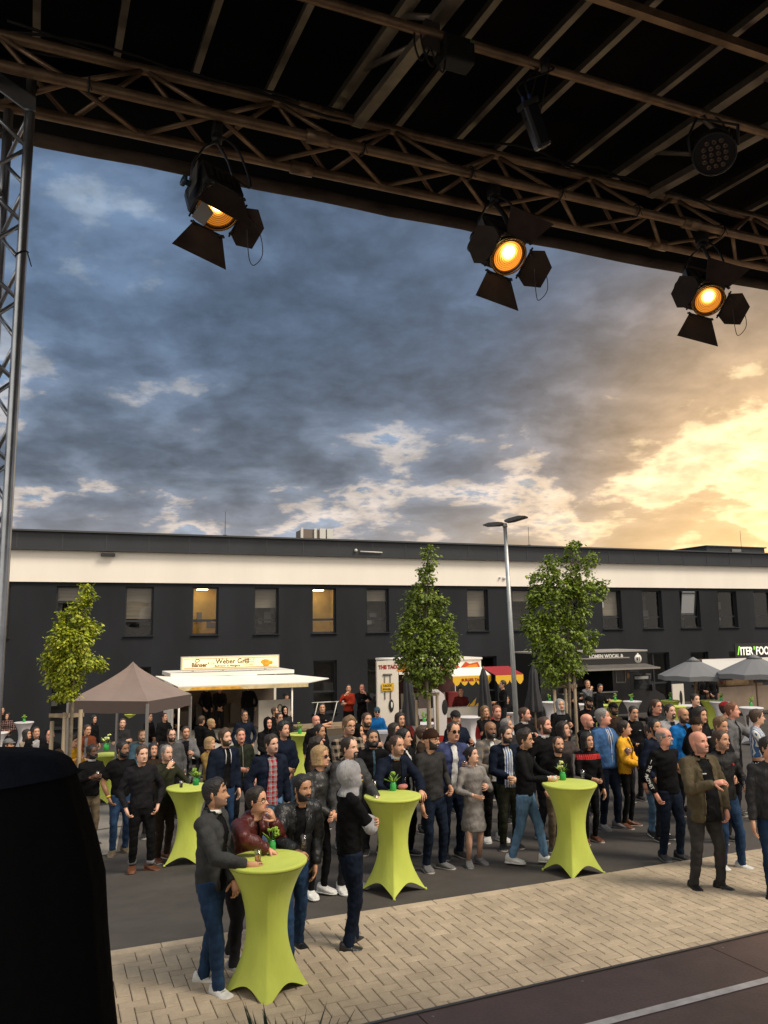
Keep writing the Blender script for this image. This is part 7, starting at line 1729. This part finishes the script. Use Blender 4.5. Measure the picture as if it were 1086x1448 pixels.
# ---- left group
S('man in black sweatshirt and khaki trousers holding a drink with flowers, left side', 124, 1053, 122, 1196, 42, 62, ra='hold', la=((.06, .16, .69), (.7, -.4, -1), 1.1, (-1, 0, 0)), top='blk', pants='kha', shoes='brn', tone='dark', hair='short', hc='black', beard='full', extras=(inner_tee,), wide=1.1, belly=.02, cup=('beer', 'R', 'tall glass held at the chest by the black sweatshirt man'))
S('man in black t-shirt and blue jeans with yellow watch beside the left lime table', 171, 1048, 164, 1208, 30, 62, ra='pocket', la='pocket', sleeve='short', top='blk', pants=c('jean', 'denim'), shoes=K['kha'], sole='kha', tone='brown', hair='short', hc='black', beard='full', extras=(wrist_band((.55, .40, .03)),))
S('man in black softshell jacket, rolled dark jeans and brown boots, hands in pockets', 189, 1054, 207, 1232, 25, 40, ra='pocket', la='pocket', top=c((.012, .011, .014), 'plain'), hood=(.012, .011, .014), pants='blk', cuffs='gry', shoes=K['shoe_br'], sole='shoe_br', tone='fair', hair='crew', hc='brown', wide=1.04, feet=((.055, -.02, -10), (-.08, .04, 40)))
W('man in olive zip sweater drinking, resting an arm on the far left lime table', 234, 1053, 1.74, 48, 50, ra='mouth', la='table', top=c('olv', 'knit'), pants='brn', shoes=K['shoe_br'], tone='fair', hair='receding', hc='grey', beard='stubble', cup=('clear', 'R', 'small glass raised to the mouth of the olive sweater man'))
W('dark haired young woman peeking between the softshell man and the drinking man', 216, 1050, 1.66, 40, 30, female=True, top='brn', hair='long', hc='black', tone='light')
W('man leaning forward in a bright yellow sweater at the left', 101, 1038, 1.70, 50, 60, lean=.1, ra='clap', la='front', top=c('yel'), pants='dgy', tone='fair', hair='quiff', hc='brown', pitch=-14)
W('person in maroon beanie with raised hands just right of the black cover', 84, 1060, 1.70, 40, 65, ra='clap', la='clap', top='brn', hood='brn', hair='beanie', tone='light')
W('man in black and light grey raglan sweater, left of the bald man in black', 50, 1027, 1.78, 35, 40, top=c('blk'), under=c('lgy'), opening=.06, tone='light', hair='short', hc='dark')
W('woman in olive top half hidden behind the raglan sweater man', 38, 1031, 1.68, 60, 75, female=True, top='tan', hair='long', hc='dark', tone='light')
W('bald man in black polo holding his hand up by his shoulder, far left', 73, 1031, 1.78, 30, 20, la='hold', top='blk', tone='pink', hair='bald')
W('man in rust brown jacket over grey shirt behind the yellow sweater man', 121, 1024, 1.78, 25, 45, top='rust', under='gry', opening=.03, tone='light', hair='short', hc='brown')
W('man in flat grey cap at the far left above the black cover', 14, 1044, 1.72, 70, 80, top='gry', hair='cap', hood='gry', tone='light')
W('woman in red and black plaid shirt seated at the white table on the far left', 12, 1008, 1.62, 20, -10, female=True, ra='front', la='front', top=c('maroon', 'plaid', (.02, .01, .01)), hair='bob', hc='black', tone='light')
W('dark haired person beyond the white table at the left picture edge', 2, 1000, 1.7, 40, 30, top='blk', hair='short', hc='dark', tone='light')
W('man in dark grey crew sweater with folded arms under the brown tent edge', 174, 1015, 1.80, 18, 20, ra='cross', la='cross2', top=c('dgy'), tone='fair', hair='short', hc='brown', beard='stubble')
W('bearded man in light denim shirt behind the man in the black t-shirt', 199, 1031, 1.78, 25, 30, top=c('teal'), under='wht', opening=.012, tone='fair', hair='receding', hc='light', beard='short')
W('stout man in grey polo and glasses, left of the grey cardigan man', 245, 1029, 1.80, 18, 35, ra='down', la='down', top='mgy', collar='mgy', wide=1.2, belly=.03, tone='fair', hair='receding', hc='dark', beard='short', glasses='clear')
W('man in light grey cardigan over a black shirt beneath the tent edge', 261, 1025, 1.80, 25, 30, top='gry', under='blk', opening=.05, tone='light', hair='short', hc='dark', beard='stubble', la='hold')
for i, (x, y, l, hr) in enumerate(((232, 1007, 'dark clothed person in deep shade under the tent, nearer the white van door', 'short'), (243, 1003, 'dark clothed person with a cap in the shade under the tent', 'cap'), (131, 1010, 'long haired person in black under the left corner of the tent', 'long'), (211, 1007, 'dark clothed person in the middle of the tent shade', 'short'))):
    W(l, x, y, 1.75, 40+i*10, 60, top='blk', hair=hr, hc='black', tone='light')
W('person seen from behind with brown hair, right of the tent', 285, 1011, 1.74, 150, 150, top='blk', hair='short', hc='brown', tone='light')
W('man with shaved blond head in black turning right beside the brown haired head', 297, 1014, 1.74, 80, 95, top='blk', hair='buzz', hc='blond', tone='tan', beard='full')
W('person in black hood at the right edge of the brown tent', 284, 1000, 1.74, 30, 40, top='blk', hair='hood', hood='blk', tone='light', glasses='sun')
W('blond child-sized head in mustard coat behind the hooded parka man', 297, 1042, 1.62, 60, 70, top=c((.20, .13, .04)), hair='bob', hc='blond', tone='light', female=True)
W('tall bearded man in navy parka with a white hood lining, left of centre', 316, 1031, 1.86, 40, 52, ra='down', la='down', top='nvy', under='blk', opening=.04, hood='lgy', pants=c('jean', 'denim'), tone='fair', hair='quiff', hc='brown', beard='short', extras=(draw_strings((.6, .6, .6)),), wide=1.12)
W('man in navy crew sweater and glasses behind the parka man', 345, 1003, 1.84, 25, 30, top='nvy', tone='tan', hair='short', hc='dark', glasses='clear', wide=1.15)
W('man in dark olive zipped jacket right of the parka man', 343, 1029, 1.76, 22, 20, top=c((.018, .022, .014)), tone='pink', hair='short', hc='brown', extras=(zip_line((.25, .25, .22), .003),), collar=(.018, .022, .014))
W('man in dark navy denim jacket over a red plaid shirt, pale jeans', 381, 1038, 1.82, 30, 48, ra='pocket', la='down', top=c('nvy', 'denim'), under=c((.30, .02, .025), 'plaid', (.22, .22, .24)), opening=.050, pants=c('ljean', 'denim'), tone='fair', hair='crew', hc='dark', beard='stubble', wide=1.1, hem=.47, collar='nvy')
W('curly haired man in navy sweatshirt clasping his hands, centre left', 402, 1021, 1.82, 35, 48, ra='front', la='clasp', top=c('nvy'), pants=c('ljean', 'denim'), tone='light', hair='curly', hc='black', beard='stubble')
W('frowning man with black hood behind the navy denim jacket man', 378, 1014, 1.76, 30, 30, top='blk', hair='hood', hood='blk', tone='pink')
W('dark haired man in black glancing right beside the hooded frowning man', 393, 1007, 1.76, 30, 45, top='blk', hair='short', hc='dark', tone='light', glasses='clear')
W('person in grey rain hood below the grill trailer door', 404, 997, 1.74, 20, 25, top='dgy', hair='hood', hood='blk', tone='light')
W('man in black cap and black top by the grill trailer side door', 404, 980, 1.78, 70, 85, top='blk', hair='cap', tone='light', hc='black')
W('man in pink shirt with backpack straps at the grill counter', 317, 984, 1.80, 70, 70, ra='hold', la='front', top=c('pink'), hair='short', hc='brown', tone='tan', pants='dgy')
W('cook in white jacket and dark cap handing food at the grill trailer', 333, 979, 1.80, 0, 0, ra='front', la='holdlow', top='wht', hair='cap', tone='tan', pants='dgy')
W('balding man in profile in black below the grill awning', 388, 998, 1.76, 80, 88, top='blk', hair='receding', hc='brown', tone='light', beard='short')
W('man in black t-shirt with folded forearms left of the platform', 454, 993, 1.80, 25, 10, sleeve='short', ra='cross', la='cross2', top='blk', hair='short', hc='dark', tone='light', extras=(chest_mark((.5, .5, .5)),))
W('bald man with a pink face in front of the black t-shirt man', 446, 1011, 1.70, 20, 30, top='blk', hair='bald', tone='pink')
W('short haired man in black beside the lime table in the crowd centre', 450, 1024, 1.74, 45, 60, top='blk', hair='short', hc='black', tone='tan', beard='stubble')
W('curly dark haired head just behind the blonde woman', 447, 1044, 1.66, 70, 80, top='brn', hair='curly', hc='dark', tone='light')
for (lb, x, y, kk) in (('man in orange red sweater standing on the wooden platform', 493, 968, dict(top='red', hair='short', hc='dark', tone='light', ra='mouth', la='cross2', pants='blk')), ('man in black hoodie with a white emblem standing on the wooden platform', 512, 967, dict(top='blk', hair='receding', hc='brown', tone='pink', ra='cross', la='mouth', hood='blk', pants='blk', extras=(chest_mark((.6, .6, .6), .0, .69, .04, .05),)))):
    p = D(x, 1000, 27.0); p.z = gz(p.x, p.y)+.40; zt = plane_hit(x, y, p, Vector((0, 1, 0))).z; person(lb, Vector((p.x, p.y, zt-1.80)), 1.80, 0 if 'red' in lb else 10, 5, lod=2, group=GRP, **{k: (c(v) if k in ('top', 'pants') else (K[v] if k == 'hood' else v)) for k, v in kk.items()})
W('tall man in cream and black checked shirt with brown quiff in the centre', 490, 1014, 1.90, 25, 35, top=c('tan', 'check', 'blk'), hair='quiff', hc='light', tone='light', glasses='clear', wide=1.15, beard='stubble')
W('woman with a dark scarf and hand at her face behind the checked shirt man', 507, 1024, 1.66, 45, 60, female=True, ra='chin', top='dgy', hair='scarf', hood='blk', tone='light')
W('broad man in black hooded top right of the checked shirt man', 518, 1008, 1.82, 25, 30, top='blk', hood='tan', hair='short', hc='brown', tone='light', beard='short', wide=1.15)
W('person in bright blue jacket and bicycle helmet seated by the taco panel', 532, 1000, 1.62, 10, 5, ra='front', la='front', top=c('cyan'), hair='beanie', hood=K['teal'], tone='light', glasses='sun')
W('black bearded man in black hooded jacket, denim collar, centre', 527, 1032, 1.74, 12, 15, top='blk', under='teal', opening=.015, hood='blk', hair='short', hc='black', tone='tan', beard='full')
W('man with moustache in grey black vest holding a drink left of the middle table', 493, 1042, 1.80, 45, 55, ra='down', la='holdlow', top=c((.035, .036, .038), 'puffer'), under='blk', opening=.012, hair='receding', hc='dark', tone='fair', beard='goatee', wide=1.1, extras=(chest_mark((.65, .35, .02), -.05, .715, .02, .006),), pants='dgy', shoes=K['wht'], sole='wht', cup=('dark', 'L', 'dark glass with a straw held by the grey black vest man'))
W('laughing long haired woman in a black sweatshirt behind the crowd centre', 567, 1008, 1.76, 20, 30, female=True, top='blk', hair='long', hc='dark', tone='light', extras=(chest_mark((.5, .5, .5), -.03, .75, .035, .007),))
W('woman with brown hair touching her chin right behind the black suit man', 557, 1023, 1.68, 45, 55, female=True, ra='chin', top='brn', hair='bob', hc='dark', tone='light')
W('woman with long brown ponytail behind the beanie man', 597, 1026, 1.68, 75, 85, female=True, top='brn', hair='pony', hc='brown', tone='light')
W('man in open blue work jacket over a white t-shirt holding a phone', 636, 1021, 1.84, 20, 25, la='hold', ra='down', top=c('mblu', 'denim'), under='wht', opening=.035, hair='receding', hc='dark', tone='light', glasses='sun', collar='mblu', pants='djean', wide=1.08, cup=('dark', 'L', 'dark phone sized cup held by the blue work jacket man'))
W('smiling man in navy jacket and flat cap before the white tables', 646, 1005, 1.80, 30, 20, top='nvy', hair='cap', hood='dgy', tone='light', wide=1.1, beard='stubble')
W('long haired woman left of the ginger bearded man', 687, 998, 1.72, 20, 20, female=True, top='blk', hair='long', hc='light', tone='light')
W('ginger bearded man in black sweater behind the checked overshirt man', 700, 997, 1.82, 15, 15, top='blk', hair='short', hc='red', tone='pink', beard='stubble', wide=1.15)
W('grey haired person in sunglasses right of the ginger bearded man', 716, 1016, 1.70, 40, 60, top='dgy', hair='short', hc='grey', tone='light')
W('seated man in black with yellow scarf beside the red cooler', 715, 983, 1.62, 0, -20, ra='front', la='front', top='blk', hair='short', hc='dark', tone='light')
W('bald man smiling in black sweater with white collar left of the hooded person', 740, 1000, 1.82, 35, 60, top='blk', hair='buzz', hc='brown', tone='pink', beard='stubble', extras=(inner_tee, chest_mark((.5, .5, .5))), wide=1.15)
W('heavy man in black sweater with white collar, behind the black bomber man', 769, 1014, 1.80, 40, 48, top='blk', hair='short', hc='brown', tone='pink', beard='short', extras=(inner_tee,), collar='wht', wide=1.2)
W('person in white and black hood before the right tree stakes', 790, 989, 1.80, 20, 10, top='blk', hair='hood', hood='lgy', tone='light', la='hold', extras=(chest_mark((.5, .5, .5)),))
W('laughing woman with dusty pink scarf and hand raised, right of the heavy man', 796, 1021, 1.70, 40, 45, female=True, ra='down', la='phone', top=c((.05, .04, .038)), hair='long', hc='dark', tone='light', collar=(.22, .14, .13), pitch=10)
W('bearded man with cap in black sweatshirt by the right tree', 832, 985, 1.80, 15, 20, top='blk', hair='cap', hood='blk', tone='tan', beard='full', hc='black', extras=(chest_mark((.5, .5, .5)),))
W('bald man in black suit in profile left of the blue jacket man', 829, 1009, 1.72, 45, 60, top='blk', under='wht', opening=.012, hair='bald', tone='pink', beard='stubble', hc='brown')
W('smiling man in black cap behind the blue jacket man', 868, 994, 1.74, 25, 30, top='brn', hair='cap', hood='blk', tone='brown', beard='full', hc='black')
W('young man in black sweatshirt looking down at his hands, right of the blue jacket man', 893, 998, 1.76, 15, 10, ra='front', la='front', top='blk', hair='short', hc='dark', tone='light', pitch=-8, extras=(chest_mark((.5, .5, .5)),))
W('tall man in grey sweatshirt behind the white hoodie man', 926, 989, 1.86, 25, 30, top='dgy', hair='short', hc='brown', tone='pink', glasses='clear')
W('moustached man in white hoodie over black shirt, right half of the crowd', 944, 996, 1.82, 18, 22, top='lgy', under='blk', opening=.035, hood='lgy', hair='short', hc='dark', tone='fair', beard='goatee')
W('bald bearded man in black and bright blue top right of the white hoodie man', 961, 1001, 1.78, 25, 20, top='cyan', under='blk', opening=.03, hair='bald', tone='tan', beard='full', hc='brown')
W('grinning dark haired man rising behind the crowd before the white advert panel', 983, 981, 1.84, 15, 22, top='blk', hair='short', hc='dark', tone='fair', wide=1.1)
W('long faced man with dark hair and black sweatshirt with white chest print', 987, 1000, 1.82, 25, 30, top='blk', hair='long', hc='dark', tone='light', extras=(chest_mark((.6, .6, .6), -.03, .74, .045, .010),), wide=1.05)
W('woman in black woollen hat and coat clasping her hands, right side', 982, 1015, 1.66, 30, 25, female=True, ra='front', la='front', top='blk', hair='beanie', hood='brn', tone='light')
W('young man with tousled hair looking down, right behind the olive blazer man', 1013, 1014, 1.76, 30, 28, top='blk', hair='quiff', hc='light', tone='light', pitch=-8)
W('ginger haired man in grey blazer with outstretched arm near the right edge', 1032, 994, 1.84, 50, 60, la=((.05, .24, .70), (.9, -.2, -.6), .5, (0, 0, -1)), top='gry', under='blk', opening=.04, hair='crew', hc='red', tone='pink', wide=1.1)
W('person in red cap behind the ginger haired man', 1024, 993, 1.76, 60, 70, top='dgy', hair='cap', hood=(.25, .02, .02), tone='pink')
W('brown haired woman in blue and white striped blouse near the right edge', 1067, 1003, 1.76, 62, 78, female=True, la='cross', ra='cross', top=c('wht', 'stripe', 'blu'), hair='pony', hc='brown', tone='fair', pants=c('blk', 'dots', 'wht'), hem=.58)
W('man in dark sweater with beard filling the gap left of the lettered sleeve man', 927, 1017, 1.74, 35, 25, top='nvy', hair='short', hc='black', tone='tan', beard='short')
for i, (x, y, l, kk) in enumerate(((813, 965, 'dark clothed man with folded arms in front of the van hatch, left of the trio', dict(ra='cross', la='cross2')), (832, 962, 'person in grey fleece with a hand at the mouth in front of the van hatch', dict(top='gry', ra='mouth', hair='short', hc='light')), (848, 967, 'person in black looking down by the van hatch, right of the trio', dict(pitch=-10, la='hold')),
                                   (846, 1003, 'dark haired person in black between the tables by the van', dict()),)):
    kk.setdefault('top', 'blk'); kk.setdefault('hair', 'short'); kk.setdefault('hc', 'dark'); p = D(x, 1000, 27.0 if i < 3 else 16); 
    if i == 3: continue
    p.z = gz(p.x, p.y); zt = plane_hit(x, y, p, Vector((0, 1, 0))).z; _go(l, Vector((p.x, p.y, zt-1.76)), 1.76, 20+i*10, 10, x, tone='light', **kk)
for (x, y, l, kk) in ((995, 953, 'woman in black with pale face under the left grey parasol, by the wall', dict(hair='long', hc='dark', female=True)), (1010, 952, 'red faced man in black standing by the wall between the grey parasols', dict(hair='buzz', hc='brown', tone='pink'))):
    kk.setdefault('tone', 'light'); p = D(x, 1000, 33.0); p.z = gz(p.x, p.y); zt = plane_hit(x, y, p, Vector((0, 1, 0))).z; _go(l, Vector((p.x, p.y, zt-1.74)), 1.74, 20, 10, x, top='blk', **kk)
for (x, y, d_, l, kk) in ((352, 965, 27.6, 'large dark figure inside the grill trailer, right of the cook', dict(face=180)), (292, 966, 27.6, 'dark figure working at the left end inside the grill trailer', dict(face=60)), (310, 968, 27.8, 'dark capped figure at the back inside the grill trailer', dict(face=20, hair='cap')), (712, 962, 25.0, 'dark clothed customer leaning at the right end of the taco counter', dict(face=-80)), (653, 972, 26.2, 'taco vendor in dark red inside the food stand', dict(face=0, top='maroon'))):
    kk.setdefault('top', 'blk'); kk.setdefault('hair', 'short'); p = D(x, 1000, d_); p.z = gz(p.x, p.y); zt = plane_hit(x, y, p, Vector((0, 1, 0))).z; fc = kk.pop('face'); _go(l, Vector((p.x, p.y, max(p.z, zt-1.76))), 1.76, fc, fc, x, tone='light', hc='dark', **kk)
flush_pending()

# ---- drinks in hands: things of their own
LIQ = dict(juice=((.78, .34, .01), .030, .125, .62), dark=((.03, .018, .012), .029, .12, .55), beer=((.30, .15, .02), .031, .14, .8), red=((.35, .02, .01), .031, .11, .7), clear=((.35, .34, .30), .029, .13, .5), cupw=((.5, .48, .44), .03, .09, .9))
for kd, p, lb in CUPS:
    liq, r, hgt, lv = LIQ[kd]; z = p.z-hgt*.45
    if 'nearest table' in lb: z = TH+.003
    drink(lb, Vector((p.x, p.y, z)), liq, r=r, h=hgt, lv=lv, foam=kd == 'beer')
